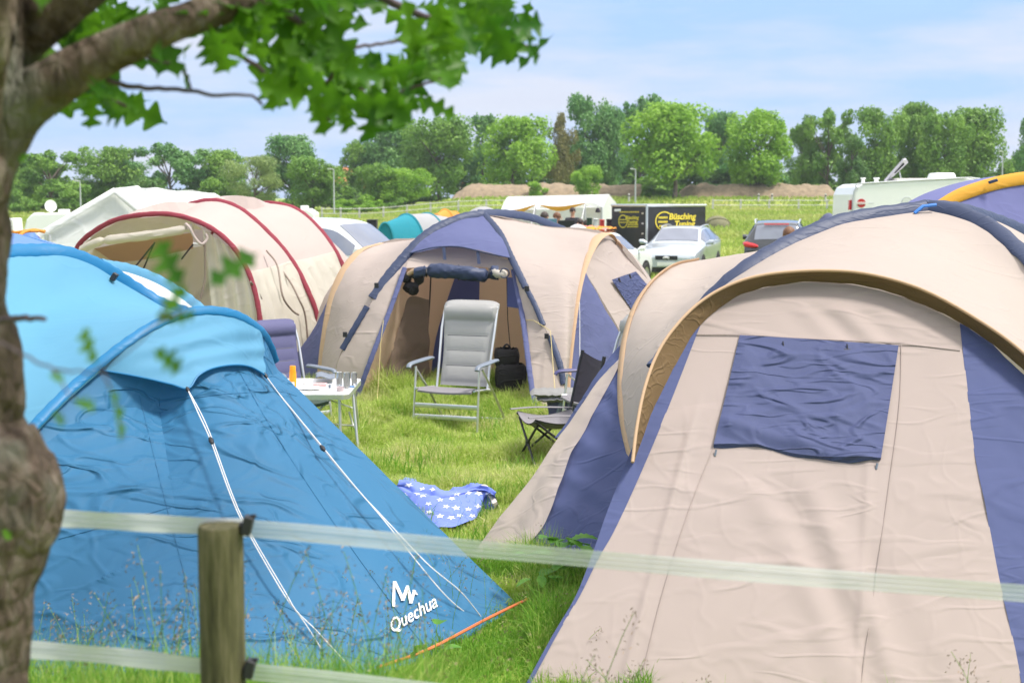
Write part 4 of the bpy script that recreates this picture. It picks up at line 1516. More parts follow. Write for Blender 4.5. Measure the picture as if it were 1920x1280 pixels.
# ------------------------------------------------------------- D: tunnel tent with dark red hoops
def tunnel_tent():
    root = thing('tunnel_tent', 'cream and pink grey tunnel tent with three dark red hoops', 'tent', Vector((-5.2, 18.5, 0)))
    H1 = [(128, 520, 17.3), (145, 466, 17.3), (175, 436, 17.2), (225, 411, 17.1), (300, 402, 17.0), (355, 411, 17.0), (405, 435, 16.95), (445, 475, 16.9), (472, 530, 16.85), (487, 605, 16.8), (497, 745, 16.8)]
    H2 = [(240, 520, 19.4), (270, 450, 19.3), (330, 397, 19.2), (372, 380, 19.1), (410, 378, 19.1), (455, 396, 19.0), (510, 445, 18.9), (550, 495, 18.85), (578, 550, 18.8), (595, 600, 18.8), (612, 705, 18.8)]
    H3 = [(350, 520, 21.4), (400, 430, 21.3), (450, 392, 21.2), (485, 383, 21.2), (520, 383, 21.1), (560, 396, 21.0), (600, 432, 20.9), (630, 475, 20.8), (655, 530, 20.8), (680, 600, 20.7), (690, 668, 20.7)]
    cc = Vector((-5.2, 18.8, .3))

    def part(c, a, b_):
        s = spline(c, 100)
        return s[int(a * 100):int(b_ * 100) + 1]

    def sag(u, v, p):
        return -.10 * math.sin(math.pi * v) + .01 * fb(p.x, p.y, p.z, 2.5, 2)
    rs_, ws, ls = [], [], []
    for a, b_ in ((H1, H2), (H2, H3)):
        A_, B_ = part(a, .12, .66), part(b_, .12, .66)
        rs_.append(loft([A_, B_], len(A_) - 1, 20, disp=sag))
        A_, B_ = part(a, .66, 1), part(b_, .66, 1)

        def wf(u, v, p):
            return -.05 * math.sin(math.pi * v) + .035 * math.sin(v * 31 + 2 * fb(p.x, p.y, p.z, .8, 2)) * sstep(0, .3, u) + .015 * fb(p.x, p.y, p.z, 4, 2)
        ws.append(loft([A_, B_], len(A_) - 1, 60, disp=wf))
        A_, B_ = part(a, 0, .12), part(b_, 0, .12)
        ls.append(loft([A_, B_], len(A_) - 1, 10))
    cloth('roof', M['pinkgrey'], root, *rs_)
    cloth('side_wall', M['cream'], root, *ws, *ls)
    for hp, w in ((H1, .062), (H2, .07), (H3, .075)):
        sleeve('pole_sleeve', M['red_sleeve'], root, hp, cc, w * .50, .015, 90, off=.012)
    # back end
    q0 = spline(H3, 50)
    q1 = [q + Vector((.3, 1.0, -.3 * q.z)) for q in q0]
    q2 = [Vector((q.x + .4, q.y + 1.6, -.03)) for q in q0]
    cloth('back_panel', M['pinkgrey'], root, loft([q0, q1, q2], 50, 10))
    # front: rolled door, lining, inner tent front, drapes
    up = [(150, 462, 17.35), (180, 438, 17.3), (230, 414, 17.2), (300, 405, 17.1), (350, 413, 17.1), (378, 428, 17.1)]
    lo = [(152, 470, 17.5), (200, 452, 17.45), (270, 440, 17.4), (340, 433, 17.35), (378, 430, 17.3)]
    cloth('door_head', M['cream'], root, loft([up, lo], 50, 14, disp=crump(.03, 3)))
    b = MB()
    cs = spline([(150, 470, 17.25), (165, 462, 17.2), (195, 451, 17.1), (240, 446, 17.05), (300, 438, 17.0), (345, 430, 17.0), (362, 426, 17.05)], 50)
    rows = []
    for i, p in enumerate(cs):
        x = topx(p)[0]
        r0 = .055 - .025 * math.exp(-((x - 195) / 5) ** 2) - .025 * math.exp(-((x - 348) / 5) ** 2)
        rows.append([p + Vector((0, math.cos(2 * math.pi * k / 18), math.sin(2 * math.pi * k / 18))) * (r0 * (1 + .18 * fb(i * .15, k * .6, 0, 1, 2))) for k in range(18)])
    b.grid(rows, closed=True)
    b.build('rolled_door', M['cream'], root)
    cloth('awning_lining', M['awning_tan'], root, loft([[(155, 470, 17.8), (250, 452, 17.8), (362, 436, 17.8)], [(172, 492, 18.6), (260, 488, 18.6), (362, 466, 18.6)]], 30, 12))
    cloth('inner_tent_front', M['cream'], root, loft([[(150, 492, 18.7), (260, 486, 18.7), (380, 462, 18.7), (470, 470, 18.7)], [(150, 730, 18.6), (260, 730, 18.6), (380, 730, 18.6), (490, 730, 18.5)]], 80, 30, disp=lambda u, v, p: .05 * math.sin(u * 40 + 2 * fb(p.x, p.y, p.z, 1, 2)) + .02 * fb(p.x, p.y, p.z, 3, 2)))
    # front face right of the door
    fr = [P(380, 428, 17.02), P(392, 520, 17.0), P(400, 600, 16.95), P(405, 735, 16.9)]
    fr2 = part(H1, .60, 1)
    cloth('front_wall', M['cream'], root, loft([fr, [p + Vector((0, .03, 0)) for p in fr2]], 40, 40, disp=lambda u, v, p: .025 * math.sin(v * 22 + 3 * u) + .02 * fb(p.x, p.y, p.z, 3, 2)))
    b = MB()
    for pts in ([(268, 440 + 66, 17.9), (290, 455, 17.6)], [(247, 508, 17.2), (288, 458, 17.2)], [(340, 486, 17.2), (362, 458, 17.2)]):
        b = MB()
        rope(b, pts, .011, n=8)
        b.build('inner_strap', M['mesh_dark'], root)
    b = MB()
    for pts in ([(470, 528, 16.75), (490, 560, 17.2), (500, 600, 17.4)],
                [(520, 495, 18.5), (545, 530, 18.3), (560, 560, 18.2), (572, 590, 18.3), (578, 650, 18.3)],
                [(500, 470, 18.2), (520, 498, 17.9), (530, 555, 17.7), (548, 582, 17.9), (560, 590, 18.0)],
                [(384, 455, 16.95), (384, 520, 16.95), (376, 560, 16.9)]):
        b = MB()
        rope(b, pts, .013, n=20)
        b.build('zip', M['zip'], root)
    b = MB()
    b.tube(spline([(350, 430, 16.9), (348, 420, 16.9), (356, 428, 16.85), (365, 445, 16.85), (378, 458, 16.85), (388, 448, 16.9), (385, 438, 16.9)], 30), .018, 8)
    b.build('door_tie', M['pinkgrey'], root)
    return root


tunnel_tent()


# ------------------------------------------------------------- E: white frame tent behind it
def frame_tent():
    root = thing('frame_tent', 'white tarpaulin frame tent with a ridge, behind the red hooped tunnel tent', 'tent', Vector((-7.5, 25, 0)))
    e0, pk, e1 = P(82, 440, 23.0), P(217, 360, 23.6), P(330, 452, 24.2)
    pk2, e2 = P(408, 366, 28.5), P(510, 455, 29.2)
    dn = lambda p: Vector((p.x, p.y, -.05))
    def wv(u, v, p):
        return .05 * fb(p.x, p.y, p.z, 1.1, 4)
    cloth('gable_wall', M['white_pvc'], root, loft([[e0, pk], [dn(e0), dn(pk)]], 30, 20, disp=wv), loft([[pk, e1], [dn(pk), dn(e1)]], 30, 20, disp=wv))
    sg = [(pk + Vector((0, 0, .07))).lerp(pk2, t) + Vector((0, 0, .05 * math.sin(math.pi * t) * (1 + .5 * math.sin(9 * t)))) for t in (0, .15, .3, .5, .7, .85, 1)]
    sh = [e1.lerp(e2, t) for t in (0, .25, .5, .75, 1)]
    e0b = e0 + (pk2 - pk)
    sl2 = [e0.lerp(e0b, t) for t in (0, .5, 1)]
    cloth('roof', M['white_pvc'], root, loft([sg, sh], 50, 24, disp=lambda u, v, p: .06 * fb(p.x, p.y, p.z, 1.4, 3)), loft([sg, sl2], 40, 16, disp=wv))
    cloth('side_wall', M['white_pvc'], root, loft([[e1, e2], [dn(e1), dn(e2)]], 30, 12, disp=wv), loft([[e0, e0b], [dn(e0), dn(e0b)]], 30, 12, disp=wv))
    b = MB()
    up = Vector((0, -.10, .02))
    b.tube([e0 + Vector((-.25, -.1, -.25)), e0 + up, e0.lerp(pk, .5) + up, pk + up, pk.lerp(e1, .5) + up, e1 + up], [(.055, .03)] * 6, 8, flat=lambda p: Vector((0, -1, .3)))
    b.build('gable_trim', M['white_pvc'], root)
    b = MB()
    b.tube([e0 + Vector((.12, -.1, 0)), e0 + Vector((.12, -.1, -1.6))], .03, 8)
    b.build('corner_pole', M['pole_grey'], root)


frame_tent()

# ============================================================= CAMPING FURNITURE
def part(fn, name, mat, parent, **kw):
    b = MB()
    fn(b)
    return b.build(name, mat, parent, **kw)


def lc(root):
    """local -> world point for a thing that is being built at its final place"""
    mw = world_mat(root)
    return lambda x, y, z: mw @ Vector((x, y, z))


def recliner(label, loc, rz, pad, plastic, sc=1.0, seat='grey_seat'):
    t = thing('reclining_chair', label, 'chair', loc, rz, 'high backed reclining camping chairs')
    t.scale = (sc, sc, sc)
    q = lc(t)
    # backrest: padded panel with quilted sections, tilted back
    def bk(u, s, off):
        h = .40 + s * .82
        y = .16 + s * .24
        w = .240 + .045 * sstep(.3, 1, s)
        return Vector((u * w, y, h)) + Vector((0, -math.cos(.28), math.sin(.28) * .2)) * off
    rows, rows2 = [], []
    for i in range(61):
        s = i / 60
        row, row2 = [], []
        for j in range(25):
            u = -1 + j / 12
            o = .012
            if s < .76:
                ph = (s - .06) / .175
                o += .011 * abs(math.sin(math.pi * ph)) ** .5 * (1 if abs(u) < .8 else .35)
                if s < .06:
                    o = .008
            else:
                k = (s - .76) / .24
                o += .055 * math.sin(math.pi * min(1, k * 1.05)) ** .7 * (1 - .25 * abs(u) ** 4)
            if abs(u) > .97:
                o *= .3
            zc = 0
            if s > .93:
                zc = -.035 * abs(u) ** 6
            p = bk(u, s, o)
            p2 = bk(u, s, -.012 if s < .76 else -.02)
            row.append(q(p.x, p.y, p.z + zc))
            row2.append(q(p2.x, p2.y, p2.z + zc))
        rows.append(row)
        rows2.append(row2)
    b = MB()
    full = [r + r2[::-1] for r, r2 in zip(rows, rows2)]
    b.grid(full, closed=True)
    b.poly(full[0]); b.poly(full[-1][::-1])
    back = b.build('backrest', pad, t)
    for k in range(1, 5):
        s = .06 + .175 * k
        part(lambda b: b.tube([(lambda c: q(c.x, c.y, c.z))(bk(u, s - .003, .014)) for u in (-.82, -.4, 0, .4, .82)], .0035, 5), 'seam', M['seam_dark'], back)
    for s in (-1, 1):
        part(lambda b: b.tube([q(s * .265, .13, .36), q(s * .268, .20, .62), q(s * .280, .30, .95), q(s * .275, .385, 1.16)], .013, 8), 'back_rail', M['alu'], t)
    def seatf(b):
        rows = []
        for i in range(13):
            v = i / 12
            y = -.31 + .46 * v
            rows.append([q(-.275 + .55 * j / 16, y, .425 - .03 * math.sin(math.pi * j / 16) * math.sin(math.pi * min(1, v + .15)) - .05 * v * v - .02 * sstep(.15, 0, v)) for j in range(17)])
        b.grid(rows)
        b.grid([[p - Vector((0, 0, .018)) for p in r] for r in rows][::-1])
        b.grid([rows[0], [p - Vector((0, 0, .018)) for p in rows[0]]])
    part(seatf, 'seat', M[seat], t)
    for s in (-1, 1):
        part(lambda b: b.tube([q(s * .30, -.29, .415), q(s * .30, .15, .38)], .012, 8), 'seat_rail', M['alu'], t)
        part(lambda b: b.tube([q(s * .325, -.22, .62), q(s * .33, -.29, .02), q(s * .33, -.292, 0)], [(.016, .011)] * 3, 8), 'leg', M['alu'], t)
        part(lambda b: b.tube([q(s * .345, -.20, .61), q(s * .34, .12, .34), q(s * .335, .45, .02), q(s * .335, .452, 0)], [(.014, .010)] * 4, 8), 'leg', M['alu'], t)

        def arm(b):
            cs = [q(s * .35, -.34, .615), q(s * .35, -.30, .645), q(s * .35, -.1, .655), q(s * .345, .12, .66), q(s * .34, .2, .655)]
            b.tube(spline(cs, 20), [(.026 + .014 * math.sin(math.pi * i / 20), .018) for i in range(21)], 10, flat=lambda p: Vector((0, 0, 1)))
        part(arm, 'armrest', plastic, t)
    for z, y in ((.255, -.265), (.15, -.277)):
        part(lambda b: b.tube([q(-.325, y, z), q(.325, y, z)], [(.006, .024)] * 2, 8, flat=lambda p: Vector((0, 0, 1))), 'cross_bar', M['alu'], t)
    part(lambda b: b.tube([q(-.335, .43, .05), q(.335, .43, .05)], .010, 8), 'cross_bar', M['alu'], t)
    part(lambda b: b.tube([q(-.30, .13, .37), q(.30, .13, .37)], .012, 8), 'cross_bar', M['alu'], t)
    return t


recliner('grey padded reclining chair standing on the grass in front of the middle tent door', (-.555, 14.12, .0), -.36, M['grey_pad'], M['grey_plastic'], 1.04)
recliner('reclining chair with a navy headrest behind the table, left of the orange bottle', (-2.22, 14.35, 0), .75, M['navy_pad'], M['grey_plastic'], .87)
recliner('grey reclining chair mostly hidden between the black folding chair and the near tent', (.84, 13.5, 0), -1.25, M['grey_pad'], M['navy_plastic'], .97)


def camp_chair():
    t = thing('folding_chair', 'black folding camp chair with crossed legs at the edge of the near right tent', 'chair', (.38, 12.25, 0), -1.28)
    q = lc(t)
    def seat(b):
        rows = []
        for i in range(15):
            v = i / 14
            rows.append([q(-.26 + .52 * j / 16, -.27 + .50 * v, .44 - .07 * math.sin(math.pi * j / 16) ** .7 - .05 * math.sin(math.pi * v)) for j in range(17)])
        b.grid(rows)
        b.grid([[p - Vector((0, 0, .01)) for p in r] for r in rows][::-1])
    part(seat, 'seat', M['grey_seat'], t)
    for s in (-1, 1):
        part(lambda b: b.tube(spline([q(s * .27, -.33, .455), q(s * .27, -.1, .462), q(s * .27, .24, .445)], 12), [(.028, .006)] * 13, 8, flat=lambda p: Vector((0, 0, 1))), 'seat_rail', M['grey_seat'], t)
    def back(b):
        rows = []
        for i in range(13):
            v = i / 12
            rows.append([q(-.27 + .54 * j / 20, .24 + .10 * v + .05 * math.sin(math.pi * j / 20), .50 + (.44 - .05 * math.sin(math.pi * j / 20)) * v) for j in range(21)])
        b.grid(rows)
        b.grid([[p + (q(0, .012, 0) - q(0, 0, 0)) for p in r] for r in rows][::-1])
    part(back, 'backrest', M['mesh_dark'], t)
    for s in (-1, 1):
        part(lambda b: b.tube([q(s * .275, .19, .02), q(s * .275, .235, .45), q(s * .275, .345, .955)], .016, 8), 'back_pole', M['black'], t)
    for a, c in (((-.26, -.26, .01), (.26, -.25, .38)), ((.26, -.26, .01), (-.26, -.25, .38)), ((-.26, .24, .01), (-.27, -.27, .42)), ((.26, .24, .01), (.27, -.27, .42)), ((-.26, -.27, .01), (-.27, .22, .40)), ((.26, -.27, .01), (.27, .22, .40))):
        part(lambda b: b.tube([q(*a), q(*c)], .011, 8), 'leg', M['black'], t)
    part(lambda b: b.tube([q(0, -.255, .17), q(0, -.255, .21)], .02, 8), 'hub', M['black'], t)


camp_chair()


def cushion_stack():
    t = thing('shopping_bag', 'dark blue bag with pale straps standing beside the middle tent, under a grey cushion', 'bag', G(1058, 800))
    x0, y0 = t.location.x, t.location.y
    b = MB()
    rows = []
    for i in range(13):
        v = i / 12
        rows.append([Vector((x0 + (.15 + .03 * v) * math.copysign(abs(math.cos(a)) ** .5, math.cos(a)) + .015 * fb(a, v, 1, 1.5), y0 + (.10 + .02 * v) * math.copysign(abs(math.sin(a)) ** .5, math.sin(a)), .02 + .26 * v)) for a in [k * math.pi / 14 for k in range(28)]])
    b.grid(rows, closed=True)
    b.poly(rows[-1])
    b.build('bag', M['navy_pad'], t)
    for s in (-1, 1):
        part(lambda b: b.tube(spline([Vector((x0 + s * .09, y0 - .13, .03)), Vector((x0 + s * .07, y0 - .145, .16)), Vector((x0 + s * .03, y0 - .14, .29))], 10), [(.02, .005)] * 11, 6, flat=lambda p: Vector((0, -1, 0))), 'strap', M['grey_plastic'], t)
    c = thing('cushion', 'pale grey striped cushion lying on the dark blue bag', 'cushion', (x0 - .02, y0, .30))
    b = MB()
    for lay, (dz, w) in enumerate(((.30, .26), (.35, .29))):
        rows = []
        for i in range(17):
            v = -1 + i / 8
            rows.append([Vector((x0 - .04 * lay - .02 + u * w * (1 - .06 * v * v), y0 + v * .2, dz + sgn * .034 * (max(0, (1 - u ** 4) * (1 - v ** 4))) ** .5 + .006 * math.sin(u * 20) + .01 * fb(u * 2, v * 2, lay, 1)))
                         for sgn, us in ((1, range(17)), (-1, range(15, 0, -1))) for u in [(-1 + k / 8) for k in us]])
        b.grid(rows, closed=True)
        if lay == 0:
            b.build('seat_pad', fabric('pale_grey_cotton', (.20, .20, .215, 1), .3, 10, 0), c)
        else:
            b.build('seat_pad', fabric('pale_striped_cotton', (.22, .22, .22, 1), .3, 10, 0), c)
        b = MB()


cushion_stack()


def table():
    t = thing('folding_table', 'white folding camping table with glasses, beside the blue tent edge', 'table', (-1.95, 12.9, 0))
    z = .60
    b = MB()
    xs0, xs1, ys0, ys1 = -2.62, -1.43, 12.32, 13.40
    def rr(x0, x1, y0, y1, r, zz):
        o = []
        for cx, cy, a0 in ((x1 - r, y1 - r, 0), (x0 + r, y1 - r, 90), (x0 + r, y0 + r, 180), (x1 - r, y0 + r, 270)):
            for k in range(7):
                a = math.radians(a0 + 15 * k)
                o.append(Vector((cx + r * math.cos(a), cy + r * math.sin(a), zz)))
        return o
    b.prism(rr(xs0, xs1, ys0, ys1, .07, z - .012), (0, 0, .014))
    b.build('table_top', M['white_gloss'], t, smooth=False, bevel=.003)
    part(lambda b: b.grid([rr(xs0 + .01, xs1 - .01, ys0 + .01, ys1 - .01, .07, z - .050), rr(xs0 - .002, xs1 + .002, ys0 - .002, ys1 + .002, .075, z - .050), rr(xs0 - .004, xs1 + .004, ys0 - .004, ys1 + .004, .075, z - .008), rr(xs0 + .004, xs1 - .004, ys0 + .004, ys1 - .004, .075, z - .004)], closed=True), 'frame', M['alu'], t)
    for a, c in (((-1.52, 12.40, z - .03), (-1.50, 12.34, 0)), ((-1.47, 12.98, z - .03), (-1.405, 12.83, 0)), ((-2.5, 12.40, z - .03), (-2.55, 12.34, 0)), ((-2.5, 13.3, z - .03), (-2.55, 13.36, 0)), ((-1.50, 13.30, z - .03), (-1.46, 13.5, 0))):
        part(lambda b: b.tube([a, c], .014, 8), 'leg', M['alu'], t)
    part(lambda b: b.tube([(-1.50, 12.95, .35), (-1.46, 12.95, .22), (-1.44, 12.93, .20)], .010, 6), 'brace', M['alu'], t)
    part(lambda b: b.tube([(-2.2, 12.9, .28), (-1.45, 12.94, .22)], .010, 6), 'cross_bar', M['alu'], t)
    part(lambda b: b.tube([(-1.9, 12.9, z - .05), (-1.47, 12.98, z - .22)], .008, 6), 'brace', M['alu'], t)
    zt = z + .003
    # things on the table
    c = P(549, 708, 12.75)
    k = thing('sunscreen_bottle', 'orange plastic bottle standing on the white table', 'bottle', (c.x, c.y, zt))
    part(lambda b: b.lathe((c.x, c.y, zt), [(0, 0), (.028, 0), (.032, .01), (.034, .07), (.031, .125), (.0305, .145), (0, .145)], 20, squash=(1, .65)), 'bottle_body', M['orange_plastic'], k)
    part(lambda b: b.lathe((c.x, c.y, zt), [(0, .1465), (.0285, .1465), (.0275, .19), (.024, .196), (0, .197)], 20, squash=(1, .65)), 'cap', M['orange_plastic'], k)
    part(lambda b: b.prism([(c.x - .016, c.y - .0225, zt + .018), (c.x + .018, c.y - .0225, zt + .018), (c.x + .018, c.y - .0225, zt + .05), (c.x - .016, c.y - .0225, zt + .05)], (0, -.001, 0)), 'label', M['white_print'], k, smooth=False)
    for px, Y, h, r, lab in ((636, 12.85, .125, .030, 'left of the three glasses near the table corner'), (650, 12.70, .140, .034, 'middle and tallest of the three glasses on the table'), (664, 12.9, .115, .028, 'rightmost glass at the table corner')):
        g = P(px, 712, Y)
        b = MB()
        b.lathe((g.x, g.y, zt), [(0, 0), (r * .85, 0), (r * .9, .004), (r, h), (r - .002, h + .001), (r - .004, h), (r * .86, .012), (0, .011)], 24)
        tag(b.build('drinking_glass', M['glass']), lab, 'glass', 'drinking glasses on the table')
    g = P(575, 706, 12.95)
    part_ = MB()
    part_.lathe((g.x, g.y, zt), [(0, 0), (.03, 0), (.05, .03), (.048, .03), (.028, .006), (0, .006)], 20)
    tag(part_.build('bowl', M['white_gloss']), 'small white bowl behind the orange bottle', 'bowl')
    g = P(582, 722, 12.6)
    b = MB()
    b.lathe((g.x, g.y, zt), [(0, 0), (.07, .002), (.105, .014), (.104, .018), (.07, .006), (0, .005)], 28)
    tag(b.build('plate', M['white_gloss']), 'flat white plate in the middle of the table', 'plate')
    g = P(600, 712, 12.85)
    b = MB()
    b.box((g.x, g.y, zt + .012), (.12, .08, .024))
    tag(b.build('food_pack', plain('pink_film', (.65, .40, .40, 1), .3, var=.3, scale=25), smooth=False, bevel=.006), 'pinkish food pack lying on the table behind the plate', 'food pack')
    g = P(638, 728, 12.5)
    b = MB()
    b.lathe((g.x, g.y, zt), [(0, 0), (.03, 0), (.038, .035), (.036, .036), (.028, .006), (0, .006)], 18)
    tag(b.build('cup', plain('mauve_cup', (.45, .36, .38, 1), .3)), 'small dark rimmed cup at the near edge of the table', 'cup')
    g = P(659, 716, 12.75)
    b = MB()
    b.box((g.x, g.y, zt + .006), (.055, .03, .012))
    tag(b.build('lighter', plain('blue_plastic', (.05, .2, .5, 1), .4), smooth=False, bevel=.003), 'small blue lighter lying beside the glasses', 'lighter')
    b = MB()
    rows = [[P(592 + 36 * i / 10, 710 - 3 * j, 13.0 + .15 * j) + Vector((0, 0, .01 + .012 * math.sin(i * .6))) for i in range(11)] for j in range(4)]
    b.grid(rows)
    tag(b.build('cloth', M['grey_plastic'], thick=.006), 'folded blue grey cloth at the back of the table', 'cloth')
    g = P(604, 717, 12.7)
    b = MB()
    b.lathe((P(618, 718, 12.7).x, 12.7, zt), [(0, 0), (.012, 0), (.012, .03), (0, .03)], 10)
    tag(b.build('salt_shaker', M['grey_plastic']), 'tiny dark shaker left of the glasses', 'shaker')


table()


def stool():
    c = G(598, 800)
    t = thing('camp_stool', 'low camp stool with a dark green seat under the white table', 'stool', (c.x, 13.75, 0))
    x, y = c.x, 13.75
    def seat(b):
        rows = [[Vector((x - .19 + .38 * j / 12, y - .17 + .34 * i / 8, .36 - .035 * math.sin(math.pi * j / 12))) for j in range(13)] for i in range(9)]
        b.grid(rows)
        b.grid([[p - Vector((0, 0, .012)) for p in r] for r in rows][::-1])
        b.grid([rows[0], [p - Vector((0, 0, .03)) for p in rows[0]]])
    part(seat, 'seat', M['green_seat'], t)
    for s in (-1, 1):
        for k in (-1, 1):
            part(lambda b: b.tube([(x + k * .18, y + s * .15, .35), (x - k * .18, y + s * .16, 0)], .011, 8), 'leg', M['alu'], t)


stool()


# star towel lying on the grass
def towel():
    rows_px = [[(735, 935), (765, 962), (800, 984), (850, 986), (890, 972), (905, 955), (925, 955)],
               [(738, 922), (770, 945), (810, 958), (850, 958), (890, 948), (912, 935), (930, 940)],
               [(742, 912), (775, 926), (815, 936), (850, 934), (890, 922), (912, 922), (928, 930)],
               [(748, 908), (768, 908), (800, 917), (840, 925), (885, 915), (905, 915), (924, 925)],
               [(752, 905), (770, 902), (803, 911), (843, 920), (885, 910), (902, 908), (915, 912)]]
    zs = [.02, .08, .13, .15, .05]
    rows = []
    for r, z in zip(rows_px, zs):
        rows.append([G(x, y, z + .05) for x, y in r])
    # keep the rows running away from the camera
    def dz(u, v, p):
        return .018 * fb(p.x, p.y, 0, 5, 3) + .03 * (1 - min(1, abs(fb(p.x + 3, p.y, 1, 2.5, 2)) * 5)) - .03 * math.exp(-((v - .62) / .06) ** 2)
    g = loft(rows, 90, 60, disp=dz)
    b = MB()
    b.grid(g)
    o = b.build('beach_towel', fabric('blue_towelling', (.15, .21, .62, 1), .5, 12, 0, dist=.01))
    tag(o, 'crumpled blue towel with white stars lying on the grass between the tents', 'towel')
    bv = bvh_of(o)
    rnd = random.Random(4)
    for i in range(34):
        for _ in range(40):
            u, v = rnd.random(), rnd.random()
            row = g[int(v * 60)]
            c = row[int(u * 90)]
            px, py = topx(c)
            break
        s = rnd.uniform(6.2, 8.6)
        a0 = rnd.uniform(0, 1.2)
        px = 745 + (i % 9) * 21 + rnd.uniform(-9, 9) + (10 if (i // 9) % 2 else 0)
        py = 912 + (i // 9) * 18 + rnd.uniform(-7, 7)
        poly = [(0, 0)] + [(math.cos(a0 + k * math.pi / 5) * (s if k % 2 == 0 else s * .42) * 1.15, math.sin(a0 + k * math.pi / 5) * (s if k % 2 == 0 else s * .42) * .6) for k in range(10)]
        ok = all(bv.ray_cast(CAM, ray(px + x, py + y).normalized())[0] is not None for x, y in poly)
        if not ok:
            continue
        sb = MB()
        on_surface(sb, bv, [(px + x, py + y) for x, y in poly], [(0, k + 1, (k + 1) % 10 + 1) for k in range(10)], lambda x, y: (x, y), .004)
        sb.build('printed_star', M['white_print'], o, smooth=False)
    b = MB()
    cs = spline([G(893, 912, .12), G(905, 913, .18), G(916, 930, .17), G(926, 948, .12), G(928, 958, .05)], 20)
    b.grid([[p for p in cs], [p + Vector((.03, .03, .01)) for p in cs], [p + Vector((.05, .05, -.05)) for p in cs]])
    b.build('pale_underside', fabric('pale_towelling', (.55, .5, .52, 1), .3, 12, 0), o)


towel()

# black cable on the ground between the near tents
b = MB()
b.tube(spline([G(900, 1072, .03), G(940, 1078, .05), G(975, 1092, .06), G(1010, 1112, .03), G(1045, 1140, .01)], 30), .011, 8)
tag(b.build('power_cable', M['black']), 'black cable lying in the grass between the blue tent and the beige tent', 'cable')

# luggage inside the middle tent
def luggage(px0, px1, py0, py1, Y, label, seed):
    x0, x1 = P(px0, py0, Y).x, P(px1, py0, Y).x
    z1, z0 = P(px0, py0, Y).z, max(0.0, P(px0, py1, Y).z)
    t = thing('holdall', label, 'bag', ((x0 + x1) / 2, Y + .15, z0), 0, 'black bags inside the middle tent')
    def body(b):
        rows = []
        for i in range(17):
            v = i / 16
            k = math.sin(math.pi * min(.99, max(.01, v))) ** .09
            rows.append([Vector(((x0 + x1) / 2 + (x1 - x0) / 2 * k * math.copysign(abs(math.cos(a)) ** .6, math.cos(a)) * (1 + .05 * fb(a, v, seed, 2)), Y + .15 + .15 * k * math.copysign(abs(math.sin(a)) ** .6, math.sin(a)), z0 + (z1 - z0) * v + .02 * fb(a * 2, v * 2, seed, 2))) for a in [k2 * math.pi / 16 for k2 in range(32)]])
        b.grid(rows, closed=True)
    part(body, 'bag', M['black_cloth'], t)
    part(lambda b: b.tube(spline([Vector((x0 + .08, Y + .1, z1 - .03)), Vector(((x0 + x1) / 2, Y + .08, z1 + .05)), Vector((x1 - .08, Y + .1, z1 - .03))], 12), .012, 6), 'handle', M['black'], t)


luggage(928, 988, 684, 736, 15.9, 'lower black bag behind the grey chair inside the tent', 1)
luggage(926, 974, 655, 690, 15.95, 'upper black bag on top of the lower one inside the tent', 2)
luggage(776, 800, 722, 738, 16.9, 'small dark bag at the left inside the middle tent', 3)


# ============================================================= BACKGROUND
def body_of(stations, n_u=5, n_v=3):
    """car body as a patch function S(u,v): u along the stations, v around the half ring 0..12"""
    rings = []
    for (y, zl, zb, zr, wl, wb, wr) in stations:
        h = [(.86 * wl, zl), (wl, zl + .10), (wb + .015, (zl + zb) / 2 + .04), (wb, zb), (wr, zr - .045 if zr - zb > .1 else zb + (zr - zb) * .6), (wr * .72, zr), (0, zr + .012)]
        full = [Vector((x, y, z)) for x, z in h] + [Vector((-x, y, z)) for x, z in h[-2::-1]]
        rings.append(full)

    def S(u, v):
        i = max(0, min(len(rings) - 2, int(u)))
        t = u - i
        j = max(0, min(11, int(v)))
        s = v - j

        def along(k):
            p1, p2 = rings[i][k], rings[i + 1][k]
            p0 = rings[i - 1][k] if i > 0 else p1
            p3 = rings[i + 2][k] if i + 2 < len(rings) else p2
            return cr_pt(p0, p1, p2, p3, t) * .6 + p1.lerp(p2, t) * .4
        a, b_ = along(j), along(j + 1)
        a0 = along(j - 1) if j > 0 else 2 * a - b_
        b1 = along(j + 2) if j + 2 <= 12 else 2 * b_ - a
        return cr_pt(a0, a, b_, b1, s) * .5 + a.lerp(b_, s) * .5
    return S, len(rings), rings


